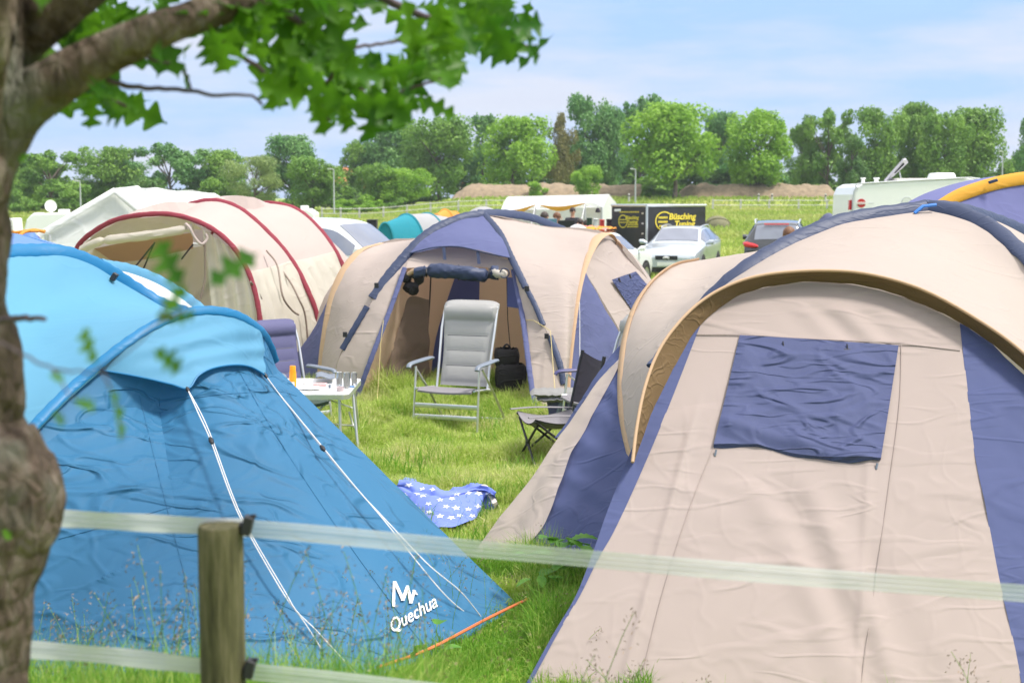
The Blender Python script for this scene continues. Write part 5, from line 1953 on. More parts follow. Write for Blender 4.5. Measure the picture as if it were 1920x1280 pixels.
def car(name, label, cat, loc, rz, st, paint, wheels, wins, wr=.32, group='parked vehicles', plate=None):
    t = thing(name, label, cat, loc, rz, group)
    mw = world_mat(t)
    S, N, rings = body_of(st)

    def patch(b, u0, u1, v0, v1, off=.0, nu=8, nv=8, m=0):
        rows = []
        for i in range(nu + 1):
            r = []
            for j in range(nv + 1):
                u, v = u0 + (u1 - u0) * i / nu, v0 + (v1 - v0) * j / nv
                p = S(u, v)
                du = S(min(N - 1.001, u + .02), v) - S(max(0, u - .02), v)
                dv = S(u, min(11.999, v + .02)) - S(u, max(0, v - .02))
                n = dv.cross(du)
                n = n.normalized() if n.length > 1e-9 else Vector((0, 0, 1))
                if n.dot(p - Vector((0, p.y, .7))) < 0:
                    n = -n
                r.append(mw @ (p + n * off))
            rows.append(r)
        b.grid(rows, m)
    b = MB()
    patch(b, 0, N - 1.001, 0, 12, 0, (N - 1) * 5, 48)
    b.poly([mw @ S(0, 12 * k / 48) for k in range(49)][::-1])
    b.poly([mw @ S(N - 1.001, 12 * k / 48) for k in range(49)])
    b.build('body', paint, t)
    for nm, mat, quads in wins:
        for (u0, u1, v0, v1) in quads:
            b = MB()
            patch(b, u0, u1, v0, v1, .012)
            b.build(nm, mat, t)
    W = st[len(st) // 2][5]
    for y in wheels:
        for s in (-1, 1):
            b = MB()
            ax = (mw.to_3x3() @ Vector((s, 0, 0)))
            c = mw @ Vector((s * (W - .10), y, wr))
            b.lathe(c, [(0, .125), (wr + .055, .125), (wr + .055, .118), (0, .118)], 28, axis=ax)
            b.build('wheel_arch', M['black'], t)
            b = MB()
            b.lathe(c, [(0, -.06), (wr * .8, -.06), (wr, -.03), (wr, .11), (wr * .9, .15), (wr * .62, .15), (wr * .6, .13), (0, .13)], 28, axis=ax)
            w = b.build('wheel', M['rubber'], t)
            b = MB()
            b.lathe(c, [(wr * .62, .145), (wr * .55, .135), (wr * .2, .150), (0, .152)], 28, axis=ax)
            b.build('rim', M['rim'], w)
    return t, S, patch, mw


WAGON = [(-2.40, .34, .60, .62, .60, .66, .45), (-2.33, .22, .70, .73, .78, .80, .55), (-2.0, .18, .80, .85, .88, .88, .62), (-1.35, .18, .89, .96, .90, .90, .66), (-.90, .18, .94, 1.01, .90, .90, .70),
         (-.15, .18, .97, 1.42, .90, .90, .60), (.55, .18, .99, 1.47, .90, .90, .60), (1.4, .18, 1.01, 1.45, .90, .90, .59), (2.05, .20, 1.03, 1.36, .89, .88, .56), (2.33, .30, 1.02, 1.06, .84, .84, .60), (2.42, .38, .85, .88, .70, .74, .5)]
t, S, patch, mw = car('estate_car', 'silver estate car with roof rails, parked nose forward in front of the black trailer', 'car', (5.1, 43.0, 0), -.29, WAGON, M['car_silver'], (-1.45, 1.42),
                      [('windscreen', M['car_glass'], [(4.12, 4.93, 4.25, 7.75)]), ('rear_window', M['car_glass'], [(8.1, 8.95, 4.3, 7.7)]),
                       ('side_window', M['car_glass'], [(4.35, 5.75, 3.12, 3.86), (5.82, 6.85, 3.12, 3.86), (6.92, 7.9, 3.12, 3.84), (4.35, 5.75, 8.14, 8.88), (5.82, 6.85, 8.14, 8.88), (6.92, 7.9, 8.16, 8.88)])])
def q_(x, y, z): return mw @ Vector((x, y, z))
def quad(b, x0, x1, y, z0, z1, d=.03): b.prism([q_(x0, y, z0), q_(x1, y, z0), q_(x1, y, z1), q_(x0, y, z1)], mw.to_3x3() @ Vector((0, -d, 0)))
part(lambda b: quad(b, -.32, .32, -2.395, .55, .67), 'grille', M['black'], t, smooth=False)
part(lambda b: b.lathe(q_(0, -2.43, .61), [(0, 0), (.10, 0), (.10, .012), (0, .014)], 20, axis=mw.to_3x3() @ Vector((0, -1, 0)), squash=(1, .5)), 'badge', M['chrome'], t)
part(lambda b: quad(b, -.55, .55, -2.37, .20, .32), 'bumper_grille', M['black'], t, smooth=False)
part(lambda b: quad(b, -.26, .26, -2.41, .38, .49), 'number_plate', M['white_print'], t, smooth=False)
for s in (-1, 1):
    part(lambda b: b.tube([q_(s * .45, -2.34, .60), q_(s * .62, -2.28, .64), q_(s * .78, -2.10, .70), q_(s * .84, -1.95, .74)], [(.03, .03), (.06, .05), (.06, .045), (.02, .02)], 10), 'headlight', M['lamp'], t)
    part(lambda b: b.tube([q_(s * .88, -.78, .98), q_(s * 1.0, -.80, 1.02), q_(s * 1.10, -.80, 1.02), q_(s * 1.11, -.80, 1.01)], [.03, .075, .075, .04], 10), 'wing_mirror', M['car_silver'], t)
    part(lambda b: b.tube(spline([q_(s * .58, -.05, 1.40), q_(s * .60, .15, 1.465), q_(s * .60, 1.3, 1.49), q_(s * .57, 1.9, 1.38)], 20), .022, 6), 'roof_rail', M['alu'], t)

HATCH = [(-2.1, .34, .60, .62, .60, .66, .45), (-2.03, .22, .72, .75, .76, .78, .55), (-1.7, .18, .84, .89, .85, .86, .62), (-1.15, .18, .93, 1.0, .87, .87, .68), (-.85, .18, .95, 1.05, .87, .87, .70),
         (-.1, .18, .97, 1.42, .87, .87, .58), (.6, .18, .99, 1.46, .87, .87, .58), (1.3, .18, 1.02, 1.40, .87, .86, .56), (1.9, .25, 1.02, 1.08, .83, .82, .58), (2.05, .38, .85, .88, .70, .74, .5)]
t, S, patch, mw = car('hatchback', 'white hatchback in profile beside the silver estate car, pink and orange bedding on its roof', 'car', (2.18, 36.5, 0), math.pi - .43, HATCH, M['car_white'], (-1.25, 1.25),
                      [('windscreen', M['car_glass'], [(4.12, 4.93, 4.25, 7.75)]), ('side_window', M['car_glass'], [(4.5, 5.75, 3.12, 3.86), (5.82, 6.8, 3.12, 3.84), (4.5, 5.75, 8.14, 8.88), (5.82, 6.8, 8.16, 8.88)])])
for s in (-1, 1):
    part(lambda b: b.tube([q_(s * .85, -.72, .98), q_(s * .95, -.74, 1.02), q_(s * 1.04, -.74, 1.02)], [.03, .07, .06], 10), 'wing_mirror', M['car_white'], t)
    part(lambda b: b.tube([q_(s * .84, .35, .86), q_(s * .905, .42, .86), q_(s * .84, .52, .86)], .012, 6), 'door_handle', M['chrome'], t)
    part(lambda b: b.tube([q_(s * .40, -2.03, .62), q_(s * .60, -1.98, .66), q_(s * .76, -1.80, .74)], [(.05, .05), (.08, .07), (.04, .04)], 10), 'headlight', M['lamp'], t)
t_b = thing('bedding', 'pink and orange bedding airing on the roof of the white hatchback', 'bedding', q_(0, .7, 1.47))
rnd = random.Random(3)
for k, (m_, yy) in enumerate((('orange_tent', .2), ('cloth_pink', .75), ('yellow_orange', 1.2))):
    b = MB()
    rows = []
    for i in range(13):
        rows.append([q_(-.5 + 1.0 * j / 16, yy - .32 + .64 * i / 12, 1.47 + .05 + .09 * abs(fb(i * .25, j * .25, k * 3, 1, 3)) + (.05 * math.sin(math.pi * i / 12) * math.sin(math.pi * j / 16))) for j in range(17)])
    b.grid(rows)
    b.grid([[q_(-.5 + 1.0 * j / 16, yy - .32 + .64 * i / 12, 1.475) for j in range(17)] for i in range(13)][::-1])
    b.build('blanket', M[m_], t_b)

SUV = [(-2.25, .40, .72, .75, .62, .68, .45), (-2.15, .28, .85, .90, .82, .84, .6), (-1.7, .26, .95, 1.02, .90, .90, .66), (-1.05, .26, 1.02, 1.10, .92, .92, .70), (-.80, .26, 1.04, 1.14, .92, .92, .72),
       (-.1, .26, 1.06, 1.58, .92, .92, .64), (.6, .26, 1.08, 1.66, .92, .92, .64), (1.4, .26, 1.10, 1.64, .92, .91, .62), (1.95, .28, 1.10, 1.56, .90, .90, .60), (2.18, .34, 1.04, 1.08, .88, .88, .66), (2.26, .40, .80, .84, .80, .82, .55)]
t, S, patch, mw = car('suv', 'dark grey off road car seen from behind in the open field', 'car', (8.05, 43.0, 0), math.pi - .22, SUV, M['car_dark'], (-1.35, 1.35),
                      [('rear_window', M['car_glass'], [(8.08, 8.9, 4.2, 7.8)]), ('side_window', M['car_glass'], [(4.5, 5.75, 3.12, 3.86), (5.82, 6.85, 3.12, 3.86), (6.92, 7.8, 3.14, 3.82), (4.5, 5.75, 8.14, 8.88), (5.82, 6.85, 8.14, 8.88), (6.92, 7.8, 8.18, 8.86)])], wr=.36)
for s in (-1, 1):
    part(lambda b: b.tube([q_(s * .90, 1.95, 1.00), q_(s * .84, 2.2, .98), q_(s * .62, 2.27, .95), q_(s * .5, 2.28, .93)], [(.07, .06), (.10, .08), (.08, .06), (.03, .03)], 10), 'tail_light', M['red_lamp'], t)
    part(lambda b: b.tube(spline([q_(s * .62, -.05, 1.55), q_(s * .64, .2, 1.655), q_(s * .64, 1.3, 1.675), q_(s * .60, 1.85, 1.56)], 20), .025, 6), 'roof_rail', M['alu'], t)
    part(lambda b: b.tube([q_(s * .9, -.7, 1.06), q_(s * 1.02, -.72, 1.12), q_(s * 1.12, -.72, 1.12)], [.03, .085, .08], 10), 'wing_mirror', M['car_dark'], t)
part(lambda b: b.tube([q_(-.35, 2.04, 1.56), q_(.35, 2.04, 1.56)], .022, 6), 'brake_light', M['red_lamp'], t)
part(lambda b: b.tube([q_(0, 2.20, 1.12), q_(-.45, 2.19, 1.17)], .014, 6), 'wiper', M['black'], t)
def pb(b): b.prism([q_(-.27, 2.28, .62), q_(.27, 2.28, .62), q_(.27, 2.27, .74), q_(-.27, 2.27, .74)], mw.to_3x3() @ Vector((0, .02, 0)))
part(pb, 'number_plate', M['white_print'], t, smooth=False)
part(lambda b: b.box(q_(0, 2.26, .46), (1.6, .1, .24), rot=mw.to_3x3()), 'bumper', M['black'], t, bevel=.03)

VAN = [(-2.1, .34, .70, .72, .60, .66, .45), (-2.05, .22, .86, .90, .78, .80, .6), (-1.75, .18, .98, 1.04, .86, .88, .66), (-1.25, .18, 1.06, 1.16, .89, .89, .74), (-1.05, .18, 1.08, 1.22, .89, .89, .76),
       (-.30, .18, 1.10, 1.78, .89, .89, .70), (.4, .18, 1.12, 1.88, .89, .89, .70), (1.3, .18, 1.12, 1.87, .89, .89, .70), (1.95, .20, 1.12, 1.80, .88, .88, .68), (2.08, .30, 1.0, 1.10, .86, .86, .66), (2.12, .38, .85, .88, .80, .82, .6)]
t, S, patch, mw = car('van', 'white high roofed car behind the red hooped tent', 'van', (-3.62, 30.2, 0), 1.17, VAN, M['car_white'], (-1.35, 1.35),
                      [('windscreen', M['car_glass'], [(4.12, 4.95, 4.2, 7.8)]), ('side_window', M['car_glass'], [(4.4, 5.8, 3.12, 3.8), (4.4, 5.8, 8.2, 8.88), (5.9, 6.85, 8.2, 8.85)])])
for s in (-1, 1):
    part(lambda b: b.tube([q_(s * .88, -.95, 1.12), q_(s * 1.0, -.97, 1.2), q_(s * 1.08, -.97, 1.2)], [.03, .1, .09], 10), 'wing_mirror', M['car_white'], t)


# ------------------------------------------------------------- trailer with yellow lettering
def trailer():
    A, B_, C_ = P(1147, 388, 45.6), P(1213, 386, 44.0), P(1323, 383.5, 45.9)
    A.z = B_.z = C_.z = 2.08
    D = A + C_ - B_
    t = thing('box_trailer', 'black box trailer with yellow lettering behind the silver estate car', 'trailer', (B_.x, B_.y, 0))
    zb = Vector((0, 0, -1.65))
    faces = {}
    for nm, (p, q2) in {'a': (A, B_), 'b': (B_, C_), 'c': (C_, D), 'd': (D, A)}.items():
        b = MB()
        rows = [[p.lerp(q2, i / 30) + zb * (j / 20) + Vector((0, -.02 * fb(i * .2, j * .3, 0, 1, 2), 0)) for i in range(31)] for j in range(21)]
        b.grid(rows)
        faces[nm] = b.build('tarpaulin', M['trailer_black'], t)
    b = MB()
    b.prism([A, B_, C_, D], (0, 0, .03))
    b.build('roof', M['trailer_black'], t, smooth=False)
    part(lambda b: b.tube([A, B_, C_, D, A], .045, 6), 'frame', M['alu'], t)
    part(lambda b: b.tube([B_, B_ + zb], .04, 6), 'corner_post', M['alu'], t)
    part(lambda b: b.prism([A + zb, B_ + zb, C_ + zb, D + zb], (0, 0, -.12)), 'chassis', M['black'], t, smooth=False)
    for k in (.35, .55):
        c = B_.lerp(C_, k)
        d = (C_ - B_).normalized()
        n = Vector((d.y, -d.x, 0))
        for s in (0, 1):
            cc = c + (D - C_) * (.92 * s) + Vector((0, 0, -c.z + .33)) + (0 if s else 1) * n * -.05
            b = MB()
            b.lathe(cc, [(0, -.1), (.26, -.1), (.33, -.06), (.33, .06), (.26, .1), (0, .1)], 24, axis=n)
            w = b.build('wheel', M['rubber'], t)
    # lettering
    bv = bvh_of(faces['b'])
    b = MB()
    for s, x0, y0, wpx, hpx in (('Büsching', 1254.5, 411.5, 51, 16), ('Tuning', 1265.5, 424.5, 38, 14.5)):
        vs, fs, w = text_shape(s, shear=.18, bold=.03)
        on_surface(b, bv, vs, fs, lambda x, y: (x0 + x * wpx, y0 - y * hpx - x * wpx * .012), .03)
    lt = b.build('lettering', M['yellow_print'], t, smooth=False)
    b = MB()
    rg, fs = [], []
    for k in range(31):
        a = math.radians(25 + 265 * k / 30) if False else math.radians(55 + 200 * k / 30)
        for r in (1.0, .88):
            rg.append((1246 + 17.5 * r * math.cos(a), 415 - 18.5 * r * math.sin(a)))
    fs = [(2 * k, 2 * k + 2, 2 * k + 3, 2 * k + 1) for k in range(30)]
    on_surface(b, bv, rg, fs, lambda x, y: (x, y), .03)
    b.build('ring_emblem', M['yellow_print'], t, smooth=False)
    for (x0, x1, y) in ((1235, 1252, 408), (1234, 1252, 416), (1236, 1251, 424)):
        b = MB()
        n = 7
        vs, fs = [], []
        for k in range(n):
            a0 = x0 + (x1 - x0) * k / n
            vs += [(a0, y + 2), (a0 + (x1 - x0) / n * .72, y + 2), (a0 + (x1 - x0) / n * .72 + .3, y - 2), (a0 + .3, y - 2)]
            fs.append((4 * k, 4 * k + 1, 4 * k + 2, 4 * k + 3))
        on_surface(b, bv, vs, fs, lambda x, y: (x, y), .03)
        b.build('small_print_line', M['yellow_print'], t, smooth=False)
    bv = bvh_of(faces['a'])
    b = MB()
    for s, x0, y0, wpx, hpx in (('Büsching', 1173, 411, 25, 9), ('Tuning', 1176, 418.5, 20, 8)):
        vs, fs, w = text_shape(s, shear=.18, bold=.03)
        on_surface(b, bv, vs, fs, lambda x, y: (x0 + x * wpx, y0 - y * hpx), .03)
    b.build('lettering', M['yellow_print'], t, smooth=False)
    b = MB()
    rg = []
    for k in range(37):
        a = 2 * math.pi * k / 36
        for r in (1.0, .85):
            rg.append((1168 + 8.5 * r * math.cos(a), 415 - 12.5 * r * math.sin(a)))
    on_surface(b, bv, rg, [(2 * k, 2 * k + 2, 2 * k + 3, 2 * k + 1) for k in range(36)], lambda x, y: (x, y), .03)
    b.build('ring_emblem', M['yellow_print'], t, smooth=False)
    for (x0, x1, y) in ((1162, 1199, 397.5), (1177, 1197, 421), (1176, 1197, 425), (1162, 1174, 412), (1162, 1175, 417)):
        b = MB()
        n = 9
        vs, fs = [], []
        for k in range(n):
            a0 = x0 + (x1 - x0) * k / n
            vs += [(a0, y + 1.1), (a0 + (x1 - x0) / n * .72, y + 1.1), (a0 + (x1 - x0) / n * .72, y - 1.1), (a0, y - 1.1)]
            fs.append((4 * k, 4 * k + 1, 4 * k + 2, 4 * k + 3))
        on_surface(b, bv, vs, fs, lambda x, y: (x, y), .03)
        b.build('small_print_line', M['yellow_print'], t, smooth=False)
    b = MB()
    on_surface(b, bv, [(1152, 396.5), (1164, 396), (1164, 391.5), (1152, 392)], [(0, 1, 2, 3)], lambda x, y: (x, y), .03)
    b.build('white_patch', M['white_print'], t, smooth=False)
    for y in (400, 419, 438):
        b = MB()
        on_surface(b, bv, [(1203, y + 1.5), (1206.5, y + 1.5), (1206.5, y - 1.5), (1203, y - 1.5)], [(0, 1, 2, 3)], lambda x, y: (x, y), .04)
        b.build('fastener', M['alu'], t, smooth=False)


trailer()


# ------------------------------------------------------------- caravan
def caravan():
    Y = 33.5
    x0, x1 = P(1579, 380, Y).x, P(1812, 380, Y).x
    zt = P(1600, 345, Y).z
    t = thing('caravan', 'white caravan with a red round emblem and a raised grey roof panel', 'caravan', ((x0 + x1) / 2, Y, 0))
    prof = [(x0 + .12, .35), (x0 + .02, .9), (x0, 1.6), (x0 + .015, zt - .25), (x0 + .09, zt - .08), (x0 + .25, zt), (x1 - .5, zt + .12), (x1 - .12, zt + .10), (x1, zt - .02), (x1 + .05, 1.5), (x1 - .02, .35)]
    b = MB()
    b.prism([Vector((x, Y - 1.05, z)) for x, z in prof], (0, 2.1, 0))
    body = b.build('body', M['white_gloss'], t, smooth=False, bevel=.05)
    part(lambda b: b.tube(spline([Vector((x, Y - 1.055, z)) for x, z in prof[1:10]], 60), .022, 6), 'edge_trim', M['pole_grey'], t)
    part(lambda b: b.box(((x0 + x1) / 2, Y - 1.06, P(1600, 396, Y - 1.05).z), (x1 - x0 - .1, .02, .035)), 'side_trim', M['pole_grey'], t, smooth=False)
    yF = Y - 1.06
    c = P(1615, 381, yF)
    part(lambda b: b.lathe(c, [(0, 0), (.098, 0), (.098, .008), (0, .008)], 28, axis=Vector((0, -1, 0))), 'red_emblem', M['red'], t)
    part(lambda b: b.box(c + Vector((0, -.012, 0)), (.215, .008, .052)), 'emblem_band', M['white_print'], t, smooth=False)
    b = MB()
    vs, fs, w = text_shape('BÜRSTNER', bold=.01)
    b.add([(c.x - .085 + x * .17, yF - .019, c.z - .014 + y * .036) for x, y in vs], fs)
    b.build('emblem_lettering', M['red'], t, smooth=False)
    part(lambda b: b.box(c + Vector((.22, -.004, -.004)), (.12, .006, .012)), 'small_mark', M['pole_grey'], t, smooth=False)
    c2 = P(1700, 379, yF)
    part(lambda b: b.tube(spline([c2 + Vector((.11 * math.cos(a), -.004, .11 * math.sin(a))) for a in [k * math.pi / 8 for k in range(17)]], 40), .006, 5), 'round_hatch', M['pole_grey'], t)
    part(lambda b: b.box(P(1709, 379, yF - .01), (.03, .02, .05)), 'lock', M['black'], t, smooth=False)
    part(lambda b: b.box((x0 - .03, Y - .9, 1.95 + .2), (.05, .12, .22)), 'tail_light', M['red_lamp'], t, smooth=False)
    for px, w, h in ((1618, .11, .13), (1643, .13, .1)):
        p = P(px, 342, Y - .4)
        part(lambda b: b.lathe((p.x, p.y, zt - .02), [(0, .16), (w * .55, .16), (w * .55, .13), (w * .35, .13), (w * .4, 0)], 16), 'roof_vent', M['white_gloss'], t)
    p = P(1765, 345, Y - .3)
    part(lambda b: b.box((p.x, p.y, zt + .17), (.52, .7, .16), taper=.85), 'roof_box', M['white_gloss'], t, bevel=.04)
    p = P(1705, 345, Y - .2)
    part(lambda b: b.box((p.x, p.y, zt + .10), (.75, .6, .05)), 'roof_hatch', M['fence_white'], t, bevel=.02)
    # raised panel
    a, c3 = P(1660, 341, Y - .3), P(1702, 299, Y - .3)
    d = (c3 - a)
    sd = Vector((.10, .55, .02))
    nrm = d.cross(sd).normalized() * .05
    part(lambda b: b.prism([a, a + sd * .8 + Vector((.1, 0, 0)), a + d * .85 + sd + Vector((.15, 0, 0)), c3 + sd * .5, c3 - Vector((.08, 0, 0.02))], nrm), 'raised_panel', M['grey_panel'], t, smooth=False, bevel=.012)
    part(lambda b: b.box(a + d * .62 + sd * .35 - nrm * .2, (.30, .10, .05), rot=Euler((0, -.78, 0)).to_matrix()), 'panel_bracket', M['black'], t, smooth=False)
    part(lambda b: b.tube([a + d * .45 + Vector((.12, .1, 0)), Vector((a.x + .42, a.y + .1, zt))], .015, 6), 'stay', M['pole_grey'], t)
    part(lambda b: b.lathe((x0 + 1.6, Y - 1.0, .33), [(0, -.1), (.3, -.1), (.33, 0), (.3, .1), (0, .1)], 20, axis=Vector((0, -1, 0))), 'wheel', M['rubber'], t)


caravan()


# ------------------------------------------------------------- marquee with orange edged awning
def marquee():
    r0, r1 = P(953, 369, 54.5), P(1142, 364.5, 52.5)
    e0, e1 = P(938, 396, 52.3), P(1130, 388, 50.0)
    b1 = P(1160, 387, 53.8)
    b0 = r0 + (b1 - r1)
    t = thing('marquee', 'long white ridge tent with an orange edged awning at the far camp', 'tent', ((e0.x + e1.x) / 2, 51, 0))
    dn = lambda p: Vector((p.x, p.y, 0))
    wv = lambda u, v, p: .03 * fb(p.x, p.y, p.z, .9, 3)
    cloth('roof', M['white_pvc'], t, loft([[r0, r1], [e0, e1]], 60, 14, disp=wv), loft([[r0, r1], [b0, b1]], 40, 8, disp=wv))
    cloth('gable_wall', M['white_pvc'], t, loft([[e1, r1], [dn(e1), dn(r1)]], 12, 12, disp=wv), loft([[r1, b1], [dn(r1), dn(b1)]], 12, 12, disp=wv))
    cloth('rear_wall', M['white_pvc'], t, loft([[b0, b1], [dn(b0), dn(b1)]], 30, 8, disp=wv))
    cloth('gable_wall', M['white_pvc'], t, loft([[e0, r0, b0], [dn(e0), dn(r0), dn(b0)]], 20, 8, disp=wv))
    cloth('front_wall', M['white_pvc'], t, loft([[P(1098, 389, 50.6), e1], [dn(P(1098, 389, 50.6)), dn(e1)]], 14, 8, disp=wv))
    fl = e0.lerp(e1, .34)
    cloth('front_wall', M['white_pvc'], t, loft([[e0, fl], [dn(e0), dn(fl)]], 20, 8, disp=wv))
    # orange valances hanging in curves
    for a, m_, c in (((940, 395, 51.5), (968, 402, 51.0), (1004, 385, 50.6)), ((1013, 386, 50.6), (1050, 396, 49.6), (1097, 382, 49.4)), ((1097, 382, 49.4), (1110, 388, 49.7), (1128, 388, 49.9))):
        up = [(x, y - (9 if x == m_[0] else 1.5), Y) for x, y, Y in (a, m_, c)]
        cloth('orange_valance' if c[0] < 1120 else 'white_valance', M['yellow_orange'] if c[0] < 1120 else M['white_pvc'], t, loft([up, [a, m_, c]], 30, 4))
        cloth('awning', M['white_pvc'], t, loft([[e0.lerp(e1, (a[0] - 938) / 192) + Vector((0, 0, .02)), e0.lerp(e1, (c[0] - 938) / 192) + Vector((0, 0, .02))], up], 30, 8))
    for px, py, Y in ((1004, 385, 50.6), (1097, 382, 49.4), (1128, 388, 49.9)):
        p = P(px, py, Y)
        part(lambda b: b.tube([p, dn(p)], .035, 6), 'pole', M['pole_grey'], t)
    for px, py, Y in ((1004, 385, 50.6), (1097, 382, 49.4)):
        p = P(px, py, Y)
        part(lambda b: b.tube([p, P(px - 10, 430, Y - 1.5)], .015, 5), 'guy_rope', M['rope_white'], t)
    p = P(1121, 388, 49.8)
    lt = MB()
    lt.lathe(P(1121, 396, 49.8), [(0, .11), (.05, .10), (.09, 0), (.085, -.04), (0, -.05)], 14)
    lt.tube([p, P(1121, 391, 49.8)], .01, 5)
    tag(lt.build('lantern', M['mesh_dark']), 'dark lantern hanging at the right end of the awning', 'lantern')


marquee()


# ------------------------------------------------------------- small tents
def dome(name, label, px0, px1, ytop, Y, mats, depth=None, rz=0.0, group='small far tents', flat=1.0, stripes=True):
    x0, x1 = P(px0, 400, Y).x, P(px1, 400, Y).x
    zt = P((px0 + px1) / 2, ytop, Y).z
    cx, w = (x0 + x1) / 2, (x1 - x0) / 2
    gz = ground_z(cx, Y)
    d = depth or w
    t = thing(name, label, 'tent', (cx, Y, gz), 0, group)
    nm = len(mats)
    bs = [MB() for _ in mats]
    N = 48
    for k in range(nm):
        a0, a1 = math.pi * k / nm, math.pi * (k + 1) / nm
        rows = []
        for i in range(17):
            ph = math.pi * i / 16
            rows.append([])
        # meridian panels from left ground point to right ground point
        rows = []
        for i in range(13):
            a = a0 + (a1 - a0) * i / 12
            row = []
            for j in range(25):
                s = math.pi * j / 24
                X = -math.cos(s) * w
                R = math.sin(s) ** .75
                yy = -math.cos(a) * d * R
                zz = math.sin(a) ** .8 * (zt - gz) * R ** flat
                row.append(Vector((cx + X * math.cos(rz) - yy * math.sin(rz), Y + yy * math.cos(rz) + X * math.sin(rz), gz + zz)))
            rows.append(row)
        b = MB()
        b.grid(rows)
        b.build('panel', M[mats[k]], t)
    for a in (math.pi * .28, math.pi * .62):
        pts = []
        for j in range(25):
            s = math.pi * j / 24
            X, R = -math.cos(s) * w, math.sin(s) ** .75
            yy, zz = -math.cos(a) * d * R, math.sin(a) ** .8 * (zt - gz) * R ** flat
            pts.append(Vector((cx + X * math.cos(rz) - yy * math.sin(rz), Y + yy * math.cos(rz) + X * math.sin(rz), gz + zz + .02)))
        part(lambda b: b.tube(pts, .035, 6), 'pole_sleeve', M[mats[0]], t)
    return t


def tunnel(name, label, hoops, mats, group='small far tents'):
    """hoops: list of (px centre, half width px, y top, Y)"""
    cs = []
    for (pc, hw, yt, Y) in hoops:
        c = P(pc, yt, Y)
        w = hw / F * Y
        gz = ground_z(c.x, Y)
        cs.append([Vector((c.x - math.cos(a) * w, Y, gz + (c.z - gz) * math.sin(a) ** .75)) for a in [math.pi * k / 32 for k in range(33)]])
    c = cs[0][16]
    t = thing(name, label, 'tent', (c.x, c.y, ground_z(c.x, c.y)), 0, group)
    for i in range(len(cs) - 1):
        b = MB()
        b.grid(loft([cs[i], cs[i + 1]], 32, 8))
        b.build('panel', M[mats[i % len(mats)]], t)
    for h in cs[:-1]:
        part(lambda b: b.tube(h, .04, 6), 'pole_sleeve', M[mats[0]], t)
    b = MB()
    b.poly(cs[0])
    b.build('door_panel', M[mats[-1]], t, smooth=False)
    return t


tunnel('tunnel_tent', 'small teal and pale grey tunnel tent right of the white car', [(722, 22, 418, 36.0), (762, 40, 402, 37.5), (800, 45, 400, 39.5), (850, 40, 410, 42)], ['teal', 'grey_tent', 'grey_tent', 'teal'])
tunnel('tunnel_tent', 'orange tent with a dark rear behind the teal edged tunnel tent', [(818, 18, 402, 46.0), (834, 26, 393, 47), (852, 24, 397, 49), (866, 14, 408, 51)], ['orange_tent', 'orange_tent', 'dark_tent', 'dark_tent'])
dome('dome_tent', 'pale grey dome tent just left of the white marquee', 852, 960, 387, 52, ['grey_tent', 'grey_tent', 'white_pvc'])
dome('dome_tent', 'white and blue dome tent below the marquee awning', 1036, 1130, 420, 30, ['lilac_tent', 'white_cloth', 'white_cloth'])
dome('dome_tent', 'low olive tent in the open field right of the trailer', 1322, 1370, 405, 84, ['camo', 'camo', 'camo'])
dome('dome_tent', 'dark blue grey dome tent between the dark car and the caravan', 1522, 1585, 399, 40, ['dark_tent', 'dark_tent', 'sleeve'])
dome('dome_tent', 'blue tent with orange poles behind the big blue tent at the far left', 10, 96, 431, 21, ['lilac_tent', 'periwinkle', 'periwinkle'])
t = thing('tent_pole_bundle', 'orange sleeves crossing on the blue tent at the far left', 'tent sleeve', P(45, 436, 20.5))
for pts in ([(15, 434, 20.5), (40, 436, 20.3), (62, 431, 20.4), (84, 435, 20.4)], [(22, 437, 20.2), (48, 433, 20.2), (60, 432, 20.3)], [(37, 441, 20.0), (50, 434, 20.2), (84, 433, 20.5)]):
    part(lambda b: b.tube(spline(pts, 20), .022, 6), 'sleeve', M['orange_tent'], t)


def edge_tent():
    t = thing('dome_tent', 'lilac blue tent with a broad orange edge at the right border of the photo', 'tent', (6.5, 15, 0))
    arc = [(1640, 470, 13.6), (1690, 425, 13.8), (1750, 387, 14.0), (1790, 364, 14.1), (1835, 347, 14.2), (1880, 335, 14.3), (1925, 328, 14.4), (1990, 322, 14.5), (2060, 325, 14.6), (2140, 345, 14.7), (2230, 400, 14.8), (2300, 500, 14.9)]
    pts = PX(arc)
    low = [Vector((p.x * 1.0, p.y - .9, 0)) for p in pts]
    cloth('flysheet', M['lilac_tent'], t, loft([pts, low], 70, 30, disp=crump(.02, 1.5)))
    back = [Vector((p.x, p.y + 1.8, p.z * .9)) for p in pts]
    back2 = [Vector((p.x, p.y + 3.2, 0)) for p in pts]
    cloth('back_panel', M['lilac_tent'], t, loft([pts, back, back2], 60, 16))
    cen = Vector((6.8, 14.8, .2))
    cs = spline(arc, 90)
    b = MB()
    b.tube([p + Vector((0, -.02, -.03)) for p in cs], [(.016 + .05 * min(1, .35 + sstep(.05, .4, i / 90)), .02) for i in range(91)], 10, flat=lambda p: Vector((0, -1, .2)))
    b.build('orange_sleeve', M['yellow_orange'], t)
    p = P(1862, 340, 14.15)
    part(lambda b: b.box(p, (.09, .03, .03), rot=Euler((0, -.3, 0)).to_matrix()), 'sleeve_clip', M['sleeve'], t, bevel=.006)


edge_tent()


